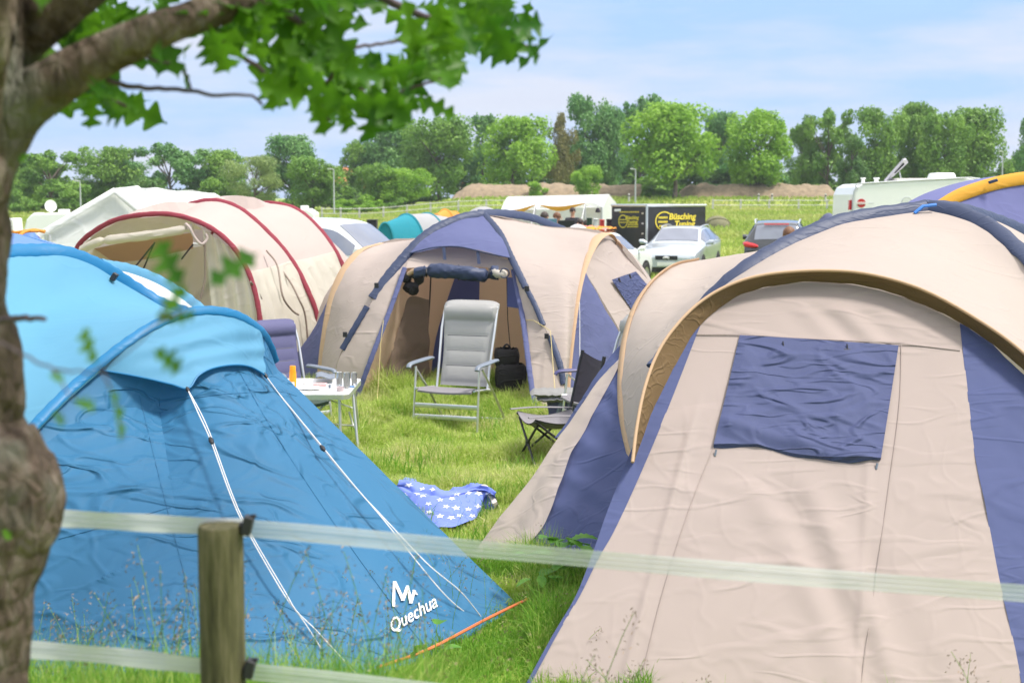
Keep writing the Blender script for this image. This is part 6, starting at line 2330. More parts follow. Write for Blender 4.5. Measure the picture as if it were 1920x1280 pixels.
# ------------------------------------------------------------- motorhomes at the far left, caravan roof
def motorhome(px0, px1, ytop, Y, label, dish=True, nose=True):
    x0, x1 = P(px0, ytop, Y).x, P(px1, ytop, Y).x
    zt = P(px0, ytop, Y).z
    t = thing('motorhome', label, 'motorhome', ((x0 + x1) / 2, Y, ground_z(x0, Y)))
    prof = [(x0 + .1, .2), (x0 - .12, .6), (x0 + .02, 1.05), (x0 + .16, zt - .22), (x0 + .35, zt - .03), (x0 + .9, zt), (x1, zt + .02), (x1 + .05, 1.0), (x1, .2)] if nose else [(x0, .2), (x0, zt - .25), (x0 + .25, zt - .03), (x1 - .3, zt), (x1, zt - .2), (x1, .2)]
    b = MB()
    b.prism([Vector((x, Y - .8, z)) for x, z in prof], (0, 1.6, 0))
    b.build('body', M['white_gloss'], t, smooth=False, bevel=.05)
    part(lambda b: b.box(((x0 + x1) / 2 + .35, Y - .81, zt - .62), ((x1 - x0) * .35, .03, .28)), 'window', M['car_glass'], t, smooth=False)
    if nose:
        part(lambda b: b.prism([Vector((x0 + .18, Y - .55, zt - .17)), Vector((x0 + .36, Y - .55, zt - .02)), Vector((x0 + .36, Y + .5, zt - .02)), Vector((x0 + .18, Y + .5, zt - .17))], (-.02, 0, .03)), 'skylight', M['grey_panel'], t, smooth=False)
    part(lambda b: b.box(((x0 + x1) / 2 + .1, Y, zt + .06), (.3, .4, .12)), 'roof_vent', M['white_gloss'], t, bevel=.02)
    if dish:
        c = Vector((x0 + .85, Y - .3, zt + .22))
        part(lambda b: b.lathe(c, [(0, -.03), (.16, 0), (.2, .05), (.19, .06), (.15, .01), (0, -.02)], 20, axis=Vector((.4, -1, .4)), squash=(1, 1.1)), 'satellite_dish', M['white_gloss'], t)
        part(lambda b: b.tube([c, Vector((c.x, c.y + .1, zt))], .03, 6), 'dish_mount', M['white_gloss'], t)
    part(lambda b: b.lathe((x0 + .5, Y - .78, .28), [(0, -.1), (.24, -.1), (.27, 0), (.24, .1), (0, .1)], 20, axis=Vector((0, -1, 0))), 'wheel', M['rubber'], t)


motorhome(55, 175, 399, 50, 'white motorhome with a satellite dish left of the white frame tent')
motorhome(-60, 26, 410, 46, 'white motorhome nose partly hidden by the leaning tree trunk', False)
motorhome(540, 594, 391, 60, 'far white caravan roof behind the last red hoop', False, False)


# ------------------------------------------------------------- people
def skin_mesh(joints, edges, name, mat, parent, levels=2):
    me = bpy.data.meshes.new(name)
    me.from_pydata([j[0] for j in joints], edges, [])
    o = bpy.data.objects.new(name, me)
    COL.objects.link(o)
    o.modifiers.new('skin', 'SKIN')
    for i, j in enumerate(joints):
        sv = me.skin_vertices[0].data[i]
        r = j[1] if isinstance(j[1], tuple) else (j[1], j[1])
        sv.radius = r
        sv.use_root = i == 0
    s = o.modifiers.new('sub', 'SUBSURF')
    s.levels = s.render_levels = levels
    bpy.context.view_layer.update()
    dg = bpy.context.evaluated_depsgraph_get()
    m2 = bpy.data.meshes.new_from_object(o.evaluated_get(dg))
    bpy.data.objects.remove(o)
    o = bpy.data.objects.new(name, m2)
    m2.materials.clear()
    m2.materials.append(mat)
    m2.polygons.foreach_set('use_smooth', [True] * len(m2.polygons))
    COL.objects.link(o)
    o.parent = parent
    return o


def person(label, x, Y, rz, seated, shirt, hair, trousers, arm='down', s=1.0, z0=0.0):
    t = thing('person', label, 'person', (x, Y, z0), rz)
    t.scale = (s, s, s)
    if seated:
        hip = .50
        J = {'pelvis': ((0, .02, hip), (.15, .11)), 'chest': ((0, .06, hip + .32), (.16, .10)), 'neck0': ((0, .05, hip + .50), (.07, .06)), 'neck': ((0, .03, hip + .58), .052), 'head': ((0, .01, hip + .68), (.075, .09)), 'top': ((0, .015, hip + .79), (.06, .07))}
        for sd, k in (('l', 1), ('r', -1)):
            J['hip' + sd] = ((k * .09, -.02, hip - .01), .085)
            J['knee' + sd] = ((k * .13, -.44, hip), .06)
            J['ankle' + sd] = ((k * .13, -.46, .09), .04)
            J['toe' + sd] = ((k * .14, -.62, .04), (.035, .03))
    else:
        hip = .95
        J = {'pelvis': ((0, 0, hip), (.15, .10)), 'chest': ((0, 0, hip + .34), (.17, .11)), 'neck0': ((0, 0, hip + .52), (.07, .06)), 'neck': ((0, -.01, hip + .60), .052), 'head': ((0, -.02, hip + .70), (.075, .09)), 'top': ((0, -.015, hip + .81), (.06, .07))}
        for sd, k in (('l', 1), ('r', -1)):
            J['hip' + sd] = ((k * .09, 0, hip - .06), .085)
            J['knee' + sd] = ((k * .10, -.02, .50), .06)
            J['ankle' + sd] = ((k * .11, .01, .09), .042)
            J['toe' + sd] = ((k * .12, -.17, .04), (.035, .03))
    cz = J['chest'][0][2]
    for sd, k in (('l', 1), ('r', -1)):
        J['sh' + sd] = ((k * .19, J['chest'][0][1], cz + .12), .055)
        if arm == 'down':
            J['el' + sd] = ((k * .25, .02, cz - .16), .042)
            J['wr' + sd] = ((k * .24, -.12, cz - .38), .028)
            J['ha' + sd] = ((k * .23, -.15, cz - .47), (.03, .018))
        else:
            J['el' + sd] = ((k * .26, -.04, cz - .14), .042)
            J['wr' + sd] = ((k * .12, -.26, cz - .10), .028)
            J['ha' + sd] = ((k * .06, -.30, cz - .06), (.03, .02))
    keys = list(J)
    E = [('pelvis', 'chest'), ('chest', 'neck0'), ('neck0', 'neck'), ('neck', 'head'), ('head', 'top')]
    for sd in 'lr':
        E += [('pelvis', 'hip' + sd), ('hip' + sd, 'knee' + sd), ('knee' + sd, 'ankle' + sd), ('ankle' + sd, 'toe' + sd), ('chest', 'sh' + sd), ('sh' + sd, 'el' + sd), ('el' + sd, 'wr' + sd), ('wr' + sd, 'ha' + sd)]
        # short fingers
        hx = Vector(J['ha' + sd][0])
        w = Vector(J['wr' + sd][0])
        d = (hx - w).normalized()
        for f in range(4):
            nm = 'f%d%s' % (f, sd)
            J[nm] = (tuple(hx + d * (.07 + .01 * (f in (1, 2))) + Vector((.018 * (f - 1.5), 0, 0))), .008)
            E.append(('ha' + sd, nm))
        J['th' + sd] = (tuple(hx + Vector((-.045 if sd == 'l' else .045, -.01, .0))), .009)
        E.append(('ha' + sd, 'th' + sd))
    keys = list(J)
    body = skin_mesh([J[k] for k in keys], [(keys.index(a), keys.index(b_)) for a, b_ in E], 'body', M['skin'], t)

    def sub(ks, es, grow, name, mat):
        js = []
        for k in ks:
            p, r = J[k]
            r = r if isinstance(r, tuple) else (r, r)
            js.append((p, (r[0] + grow, r[1] + grow)))
        skin_mesh(js, [(ks.index(a), ks.index(b_)) for a, b_ in es], name, mat, t)
    sub(['chest', 'pelvis', 'neck0', 'shl', 'shr', 'ell', 'elr'], [('pelvis', 'chest'), ('chest', 'neck0'), ('chest', 'shl'), ('chest', 'shr'), ('shl', 'ell'), ('shr', 'elr')], .018, 'shirt', shirt)
    sub(['pelvis', 'hipl', 'hipr', 'kneel', 'kneer'], [('pelvis', 'hipl'), ('pelvis', 'hipr'), ('hipl', 'kneel'), ('hipr', 'kneer')], .018, 'trousers', trousers)
    hd = Vector(J['head'][0])
    mw = world_mat(t)
    b = MB()
    rows = []
    for i in range(10):
        ph = math.pi * .60 * i / 9
        rows.append([mw @ (hd + Vector((0, .012, .035)) + Vector((math.sin(ph) * math.cos(a) * .092, math.sin(ph) * math.sin(a) * .108 * (1 if math.sin(a) > -.3 else .86) , math.cos(ph) * .105)) * (1 + .06 * fb(a * 2, ph * 3, 0, 1.5, 2))) for a in [2 * math.pi * k / 22 for k in range(22)]])
    b.grid(rows, closed=True)
    b.build('hair', hair, t)
    b = MB()
    b.tube([mw @ (hd + Vector((0, -.085, .02))), mw @ (hd + Vector((0, -.112, -.015))), mw @ (hd + Vector((0, -.09, -.025)))], [.008 * s, .015 * s, .008 * s], 8)
    b.build('nose', M['skin'], t)
    for k in (-1, 1):
        part(lambda b: b.lathe(mw @ (hd + Vector((k * .035, -.088, .015))), [(0, .004), (.010, .001), (0, -.004)], 10, axis=Vector((0, -1, 0))), 'eye', M['black'], t)
        part(lambda b: b.tube([mw @ (hd + Vector((k * .078, .005, .02))), mw @ (hd + Vector((k * .092, .015, 0))), mw @ (hd + Vector((k * .078, .005, -.03)))], .012 * s, 8), 'ear', M['skin'], t)
    part(lambda b: b.tube([mw @ (hd + Vector((-.025, -.088, -.045))), mw @ (hd + Vector((0, -.095, -.047))), mw @ (hd + Vector((.025, -.088, -.045)))], .005 * s, 6), 'mouth', M['red'], t)
    return t


def xat(px, Y): return (px - 960) / F * Y
person('person with reddish brown hair behind the near right tent, only the head showing', xat(1478, 22), 22, 2.6, False, M['cloth_grey'], M['hair'], M['cloth_dark'], s=1.045)
person('standing person in dark clothes under the far awning', xat(1073, 49), 49, .3, False, M['cloth_dark'], M['hair_dark'], M['cloth_dark'], 'front', 1.12)
person('seated person with a black top beside the blue folding chair under the awning', xat(1022, 47), 47, 2.4, True, M['cloth_dark'], M['hair_dark'], M['cloth_grey'], 'front', 1.42)
person('seated person in a grey shirt to the right of the blue chair under the awning', xat(1046, 48), 48, 1.2, True, M['cloth_grey'], M['hair'], M['cloth_dark'], 'front', 1.4)
person('seated person in pink near the marquee poles', xat(1086, 47), 47, -.6, True, M['cloth_pink'], M['hair_dark'], M['cloth_dark'], 'front', 1.25)
person('seated person right of the one in pink, in front of the marquee wall', xat(1098, 46.5), 46.5, -1.2, True, M['cloth_pink'], M['hair_dark'], M['cloth_dark'], 'front', 1.22)


def far_chair(px, py, Y, mat, label):
    x = xat(px, Y)
    zt = P(px, py, Y).z
    t = thing('camp_chair', label, 'chair', (x, Y, 0), 0)
    part(lambda b: b.prism([(x - .27, Y - .02, .45), (x + .27, Y - .02, .45), (x + .27, Y - .15, zt), (x - .27, Y - .15, zt)], (0, .03, 0)), 'backrest', mat, t, smooth=False, bevel=.01)
    part(lambda b: b.prism([(x - .27, Y, .42), (x + .27, Y, .42), (x + .27, Y + .5, .45), (x - .27, Y + .5, .45)], (0, 0, .03)), 'seat', mat, t, smooth=False, bevel=.01)
    for sx in (-1, 1):
        for sy in (0, .48):
            part(lambda b: b.tube([(x + sx * .26, Y + sy, .44), (x + sx * .28, Y + sy, 0)], .015, 6), 'leg', M['alu'], t)


far_chair(1028, 410, 45.6, plain('blue_grey_fabric', (.12, .25, .36, 1), .7), 'blue grey camp chair under the awning, back to the camera')
far_chair(1061, 413, 46.2, M['black'], 'black camp chair in front of the standing person')


def far_box(px0, px1, py0, Y, mat, label, cat):
    x0, x1 = xat(px0, Y), xat(px1, Y)
    zt = P(px0, py0, Y).z
    b = MB()
    b.box(((x0 + x1) / 2, Y, zt / 2), (x1 - x0, .5, zt), taper=.97)
    b.box(((x0 + x1) / 2, Y, zt + .02), ((x1 - x0) * 1.04, .54, .04))
    b.tube([((x0 + x1) / 2 - .1, Y - .27, zt * .7), ((x0 + x1) / 2 + .1, Y - .27, zt * .7)], .02, 6)
    tag(b.build(cat.replace(' ', '_'), mat, smooth=False, bevel=.02), label, cat)


far_box(1112, 1120, 412, 46, M['white_gloss'], 'white cool box beside the marquee wall', 'cool box')
far_box(1137, 1150, 413, 47, M['mesh_dark'], 'dark crate left of the trailer', 'crate')
far_box(1124, 1132, 414, 46.5, M['red'], 'red crate between the marquee and the trailer', 'crate')
far_box(690, 708, 414, 43, M['black'], 'black crate standing in the field behind the white car', 'crate')
far_box(1100, 1109, 411, 45.5, M['green_seat'], 'dark green crate by the awning pole', 'crate')

# ============================================================= OAK AND TAPE FENCE IN FRONT
def barkmat():
    m, n, b, L = new_mat('oak_bark')
    t = mnode(n, 'ShaderNodeTexCoord')
    mp = mnode(n, 'ShaderNodeMapping', Scale=(1, 1, .45))
    L.new(t.outputs['Object'], mp.inputs['Vector'])
    z = mnode(n, 'ShaderNodeTexNoise', Scale=16.0, Detail=8.0, Roughness=.65)
    L.new(mp.outputs[0], z.inputs['Vector'])
    v = mnode(n, 'ShaderNodeTexVoronoi', Scale=38.0)
    v.feature = 'DISTANCE_TO_EDGE'
    L.new(mp.outputs[0], v.inputs['Vector'])
    r = mnode(n, 'ShaderNodeValToRGB')
    e = r.color_ramp.elements
    e[0].position, e[0].color = .30, (.040, .028, .020, 1)
    e[1].position, e[1].color = .72, (.30, .25, .20, 1)
    k = e.new(.5)
    k.color = (.13, .095, .070, 1)
    L.new(z.outputs['Fac'], r.inputs['Fac'])
    z2 = mnode(n, 'ShaderNodeTexNoise', Scale=5.0, Detail=3.0)
    L.new(t.outputs['Object'], z2.inputs['Vector'])
    r2 = mnode(n, 'ShaderNodeValToRGB')
    r2.color_ramp.elements[0].position = .52
    r2.color_ramp.elements[0].color = (0, 0, 0, 1)
    r2.color_ramp.elements[1].position = .66
    r2.color_ramp.elements[1].color = (1, 1, 1, 1)
    L.new(z2.outputs['Fac'], r2.inputs['Fac'])
    mx = n.nodes.new('ShaderNodeMix')
    mx.data_type = 'RGBA'
    L.new(r2.outputs['Color'], mx.inputs['Factor'])
    L.new(r.outputs['Color'], mx.inputs['A'])
    mx.inputs['B'].default_value = (.18, .18, .14, 1)
    L.new(mx.outputs['Result'], b.inputs['Base Color'])
    b.inputs['Roughness'].default_value = .9
    b.inputs['Specular IOR Level'].default_value = .2
    bp = mnode(n, 'ShaderNodeBump', Strength=1.0, Distance=.03)
    a = n.nodes.new('ShaderNodeMath')
    a.operation = 'ADD'
    L.new(z.outputs['Fac'], a.inputs[0])
    L.new(v.outputs['Distance'], a.inputs[1])
    L.new(a.outputs[0], bp.inputs['Height'])
    L.new(bp.outputs[0], b.inputs['Normal'])
    return m


M['oak_bark'] = barkmat()
M['oak_leaf'] = leafmat('oak_leaves', (.036, .135, .009, 1), (.120, .280, .016, 1), .5, .45, 5)
M['twig'] = plain('oak_twig', (.075, .05, .055, 1), .8)


def lumpy(path, radii, n=40, amp=.12, s=7.0, seed=0):
    """thick woody stem; path already dense"""
    rows, prev = [], None
    N = len(path)
    for i, p in enumerate(path):
        t = (path[min(i + 1, N - 1)] - path[max(i - 1, 0)]).normalized()
        if prev is None:
            side = t.cross(Vector((0, 1, 0))).normalized()
        else:
            side = (prev - t * prev.dot(t)).normalized()
        prev = side
        nn = side.cross(t).normalized()
        r = []
        for k in range(n):
            a = 2 * math.pi * k / n
            d = side * math.cos(a) + nn * math.sin(a)
            q = p + d * radii[i]
            r.append(p + d * radii[i] * (1 + amp * fb(q.x + seed, q.y, q.z * .8, s, 4)))
        rows.append(r)
    return rows


def oak():
    T = 2.6
    root = thing('oak_tree', 'leaning oak with knotty bark and lobed leaves in front at the left edge', 'tree', (P(-60, 900, T).x, T, ground_z(0, T) - .03))
    edge = [(-60, 40), (100, 40), (200, 38), (300, 24), (400, 12), (480, 7), (560, 8), (600, 10), (640, 28), (690, 42), (740, 40), (790, 36), (830, 50), (880, 92), (925, 120), (960, 118), (1000, 96), (1050, 80), (1100, 64), (1180, 56), (1280, 55), (1500, 60), (1800, 75), (2200, 110)]
    path, rad = [], []
    for i in range(len(edge) - 1):
        (y0, e0), (y1, e1) = edge[i], edge[i + 1]
        st = max(1, int((y1 - y0) / 8))
        for k in range(st):
            t = k / st
            y, e = y0 + (y1 - y0) * t, e0 + (e1 - e0) * (t * t * (3 - 2 * t))
            hw = 105 + .45 * (e - 30) if y > 560 else 95
            path.append(P(e - hw, y, T))
            rad.append(hw / F * T)
    path.append(Vector((path[-1].x, path[-1].y, .70)))
    rad.append(rad[-1] * 1.2)
    # smooth
    for _ in range(3):
        rad = [rad[0]] + [(rad[i - 1] + rad[i] * 2 + rad[i + 1]) / 4 for i in range(1, len(rad) - 1)] + [rad[-1]]
        path = [path[0]] + [(path[i - 1] + path[i] * 2 + path[i + 1]) / 4 for i in range(1, len(path) - 1)] + [path[-1]]
    b = MB()
    b.grid(lumpy(path[::-1], rad[::-1], 72, .12, 11.0), closed=True)
    b.build('trunk', M['oak_bark'], root)

    def limb(pts, ws, seed, name='limb'):
        cs = spline([(x, y, Y) for x, y, Y in pts], 60)
        rr = []
        for i in range(61):
            t = i / 60 * (len(ws) - 1)
            k = min(int(t), len(ws) - 2)
            w = ws[k] + (ws[k + 1] - ws[k]) * (t - k)
            rr.append(w / F * cs[i].y)
        b = MB()
        b.grid(lumpy(cs, rr, 40, .12, 12.0, seed), closed=True)
        return b.build(name, M['oak_bark'], root)
    limb([(-60, 440, 2.6), (-32, 320, 2.6), (22, 215, 2.6), (105, 150, 2.6), (205, 98, 2.6), (290, 58, 2.6), (390, 24, 2.65), (480, -8, 2.7), (600, -60, 2.8)], [55, 58, 56, 48, 42, 36, 32, 30, 27, 24], 1)
    limb([(-80, 300, 2.7), (-50, 190, 2.7), (0, 100, 2.68), (75, 30, 2.65), (165, -40, 2.65), (300, -120, 2.7)], [72, 68, 62, 54, 46, 40], 2)
    limb([(-80, 200, 2.5), (-60, 60, 2.4), (-40, -200, 2.3), (0, -500, 2.2)], [80, 70, 60, 45], 3)

    over = MB()  # unseen limb added to cast shade on the left of the blue tent
    over.grid(lumpy(spline([P(-60, 60, 2.5), Vector((-1.0, 3.2, 3.7)), Vector((-.6, 4.6, 4.1)), Vector((0, 6.0, 4.2)), Vector((.5, 7.2, 4.3))], 50), [.075 - .06 * i / 50 for i in range(51)], 16), closed=True)
    over.build('limb', M['oak_bark'], root)

    def twig(pts, r0, r1):
        cs = spline(pts, 24)
        b = MB()
        b.tube([p + Vector((0, 0, .004 * fb(i * .4, 0, 1, 1))) for i, p in enumerate(cs)], [(r0 + (r1 - r0) * i / 24) for i in range(25)], 6)
        b.build('twig', M['twig'], root)
        return cs
    tw = []
    tw += twig([(200, 150, 2.62), (250, 163, 2.65), (330, 168, 2.7), (400, 178, 2.72), (470, 180, 2.74), (492, 196, 2.75)], .006, .003)
    tw += twig([(480, -10, 2.7), (560, 40, 2.8), (640, 120, 2.85), (690, 190, 2.9), (712, 240, 2.9)], .010, .003)
    tw += twig([(560, -50, 2.8), (680, -20, 2.9), (790, 30, 3.0), (900, 60, 3.1), (1000, 90, 3.2)], .012, .003)
    tw += twig([(640, 92, 2.85), (700, 84, 2.9), (780, 74, 3.0), (830, 60, 3.0)], .004, .003)
    tw += twig([(700, 200, 2.9), (760, 170, 2.9), (820, 150, 2.9), (850, 125, 2.95)], .005, .002)
    tw += twig([(390, 40, 2.65), (430, 90, 2.7), (500, 140, 2.75), (530, 190, 2.8)], .007, .003)
    tw += twig([(120, 110, 2.7), (150, 150, 2.8), (190, 180, 2.85), (240, 200, 2.9)], .007, .003)
    tw += twig([(230, 80, 2.62), (280, 110, 2.65), (340, 130, 2.7), (360, 170, 2.7)], .004, .002)
    tw += twig([(640, 120, 2.85), (600, 180, 2.85), (620, 235, 2.85)], .005, .002)
    twig([(-10, 602, 2.45), (30, 597, 2.40), (84, 597, 2.3)], .007, .004)
    twig([(0, 640, 1.9), (100, 690, 1.75), (190, 690, 1.6), (290, 612, 1.55), (310, 560, 1.55)], .002, .001)
    twig([(100, 690, 1.75), (130, 740, 1.6), (150, 755, 1.6)], .0015, .001)
    twig([(190, 690, 1.6), (215, 750, 1.6), (232, 820, 1.6)], .0015, .001)
    twig([(300, 600, 1.55), (350, 575, 1.55), (395, 535, 1.55)], .0015, .001)

    def leaf(b, base, tip, roll, bend=.12, wid=1.0):
        base, tip = Vector(base), Vector(tip)
        d = tip - base
        L_ = d.length
        d.normalize()
        view = (CAM - base).normalized()
        s = d.cross(view).normalized()
        nn = s.cross(d).normalized()
        s2 = s * math.cos(roll) + nn * math.sin(roll)
        n2 = s2.cross(d).normalized()
        rows = []
        NN = 26
        for i in range(NN + 1):
            t = i / NN
            env = (math.sin(math.pi * min(1, t * .92 + .04)) ** .8) * (.55 + .65 * t) if t < .96 else .14
            w = .30 * wid * env * (.62 + .40 * math.cos(2 * math.pi * 3.6 * t + .6)) * L_
            if t < .08:
                w = .008 * L_
            c = base + d * (L_ * t) + n2 * (-bend * L_ * t * t)
            rows.append([c - s2 * w + n2 * w * .35, c - s2 * w * .5 + n2 * w * .08, c, c + s2 * w * .5 + n2 * w * .08, c + s2 * w + n2 * w * .35])
        b.grid(rows)
    rnd = random.Random(21)
    CL = [(105, 140, 45, 45, 26, 2.9), (150, 110, 30, 30, 14, 2.9), (205, 40, 45, 28, 26, 2.95), (185, 175, 55, 30, 26, 2.8), (238, 195, 25, 12, 8, 2.8), (150, 60, 40, 30, 14, 2.95), (170, 205, 14, 14, 3, 2.75), (285, 108, 16, 12, 4, 2.7),
          (345, 92, 34, 24, 8, 2.75), (395, 62, 40, 34, 13, 2.75), (465, 55, 55, 55, 24, 2.8), (545, 75, 55, 70, 42, 2.9), (520, 150, 30, 30, 10, 2.8), (610, 60, 45, 60, 28, 2.9), (600, 140, 60, 50, 32, 2.9),
          (690, 150, 60, 45, 30, 2.9), (625, 205, 24, 22, 7, 2.85), (700, 205, 36, 22, 9, 2.9), (770, 160, 45, 38, 15, 2.9), (775, 80, 42, 60, 26, 3.0), (830, 50, 60, 45, 34, 3.0), (900, 25, 60, 28, 22, 3.05),
          (920, 75, 40, 32, 13, 3.1), (985, 55, 22, 25, 5, 3.15), (1000, 100, 6, 8, 1, 3.15), (825, 118, 45, 30, 14, 2.95), (560, 10, 100, 18, 30, 2.85), (680, 5, 40, 14, 7, 2.9), (440, 5, 60, 14, 10, 2.8), (300, 5, 40, 8, 4, 2.9)]
    b = MB()
    for (cx, cy, rx, ry, n, Y) in CL:
        for i in range(max(1, round(n * .40))):
            a, r = rnd.uniform(0, 6.28), math.sqrt(rnd.random())
            px, py = cx + rx * r * math.cos(a), cy + ry * r * math.sin(a)
            yy = Y + rnd.uniform(-.30, .45)
            p = P(px, py, yy)
            # hang mostly down and outwards
            d = Vector((rnd.gauss(.25, .6), rnd.gauss(0, .7), rnd.gauss(-.55, .5))).normalized()
            ln = rnd.uniform(.085, .145)
            leaf(b, p - d * ln * .5, p + d * ln * .5, rnd.uniform(-1.1, 1.1), rnd.uniform(-.1, .3), rnd.uniform(.8, 1.15))
    for (x0, y0), (x1, y1), roll, w in (((498, 130), (514, 212), .3, 1.2), ((588, 165), (612, 258), .4, 1.1), ((636, 190), (652, 252), .6, 1.1), ((706, 165), (700, 258), .1, 1.5), ((748, 180), (738, 252), .5, 1.2), ((782, 180), (858, 222), .3, .8), ((985, 62), (1010, 124), .9, .8), ((945, 50), (1022, 46), .2, 1.3), ((905, 20), (965, 118), .1, 1.3), ((820, 0), (850, 110), .1, 1.5), ((800, 120), (868, 138), .5, .9), ((180, 170), (168, 246), .4, 1.0), ((212, 172), (268, 208), .5, 1.0), ((120, 165), (96, 216), .3, 1.1), ((560, 100), (560, 190), .3, 1.3), ((660, 90), (668, 175), .2, 1.3), ((380, 60), (400, 125), .2, 1.5), ((340, 120), (355, 175), 1.0, .7), ((520, 60), (530, 150), .3, 1.3)):
        leaf(b, P(x0, y0, 2.75), P(x1, y1, 2.8), roll, .06, w)
    # the crown goes on above the photo's frame and shades the ground
    for i in range(900):
        px, py = rnd.uniform(-700, 900), rnd.uniform(-900, -30)
        p = P(px, py, rnd.uniform(1.9, 3.6))
        d = Vector((rnd.gauss(.1, .7), rnd.gauss(0, .7), rnd.gauss(-.4, .5))).normalized()
        ln = rnd.uniform(.08, .12)
        leaf(b, p - d * ln * .5, p + d * ln * .5, rnd.uniform(-1.1, 1.1), .1, 1.1)
    # leaves of the added, unseen limb that shades the blue tent's left side
    for i in range(620):
        u = rnd.gauss(0, .42), rnd.gauss(0, .55), rnd.gauss(0, .16)
        p = Vector((.15 + max(-.9, min(.9, u[0])), 6.3 + max(-1.1, min(1.1, u[1])), 4.15 + max(-.3, min(.4, u[2]))))
        d = Vector((rnd.gauss(.1, .7), rnd.gauss(0, .7), rnd.gauss(-.4, .4))).normalized()
        leaf(b, p - d * .07, p + d * .07, rnd.uniform(-1.1, 1.1), .1, 1.1)
    for (x0, y0), (x1, y1), roll, w in (((346, 545), (290, 448), .3, 1.1), ((383, 542), (482, 470), .5, 1.0), ((296, 618), (346, 530), .6, .9), ((305, 602), (370, 588), -.5, .9), ((284, 652), (342, 696), .4, 1.3), ((184, 688), (152, 612), .7, 1.0), ((90, 702), (122, 712), .4, 1.2), ((135, 750), (182, 764), .4, 1.2), ((98, 770), (122, 798), .5, 1.0), ((204, 718), (236, 832), 1.25, .8)):
        leaf(b, P(x0, y0, 1.55), P(x1, y1, 1.57), roll, .08, w)
    leaf(b, P(5, 990, 2.3), P(20, 1012, 2.3), .2, .1, 1.4)
    leaf(b, P(34, 305, 2.45), P(50, 288, 2.45), .2, .1, 1.4)
    b.build('foliage', M['oak_leaf'], root)


oak()


def tapemat(name, alpha):
    m, n, b, L = new_mat(name)
    t = mnode(n, 'ShaderNodeTexCoord')
    z = mnode(n, 'ShaderNodeTexNoise', Scale=60.0, Detail=3.0)
    mp = mnode(n, 'ShaderNodeMapping', Scale=(.1, .1, 3))
    L.new(t.outputs['Object'], mp.inputs['Vector'])
    L.new(mp.outputs[0], z.inputs['Vector'])
    r = mnode(n, 'ShaderNodeValToRGB')
    r.color_ramp.elements[0].color = (.62, .65, .62, 1)
    r.color_ramp.elements[1].color = (.80, .81, .78, 1)
    L.new(z.outputs['Fac'], r.inputs['Fac'])
    L.new(r.outputs['Color'], b.inputs['Base Color'])
    b.inputs['Roughness'].default_value = .6
    tr = n.nodes.new('ShaderNodeBsdfTransparent')
    ms = mnode(n, 'ShaderNodeMixShader', Fac=alpha)
    L.new(tr.outputs[0], ms.inputs[1])
    L.new(b.outputs[0], ms.inputs[2])
    L.new(ms.outputs[0], n.nodes['Material Output'].inputs['Surface'])
    return m


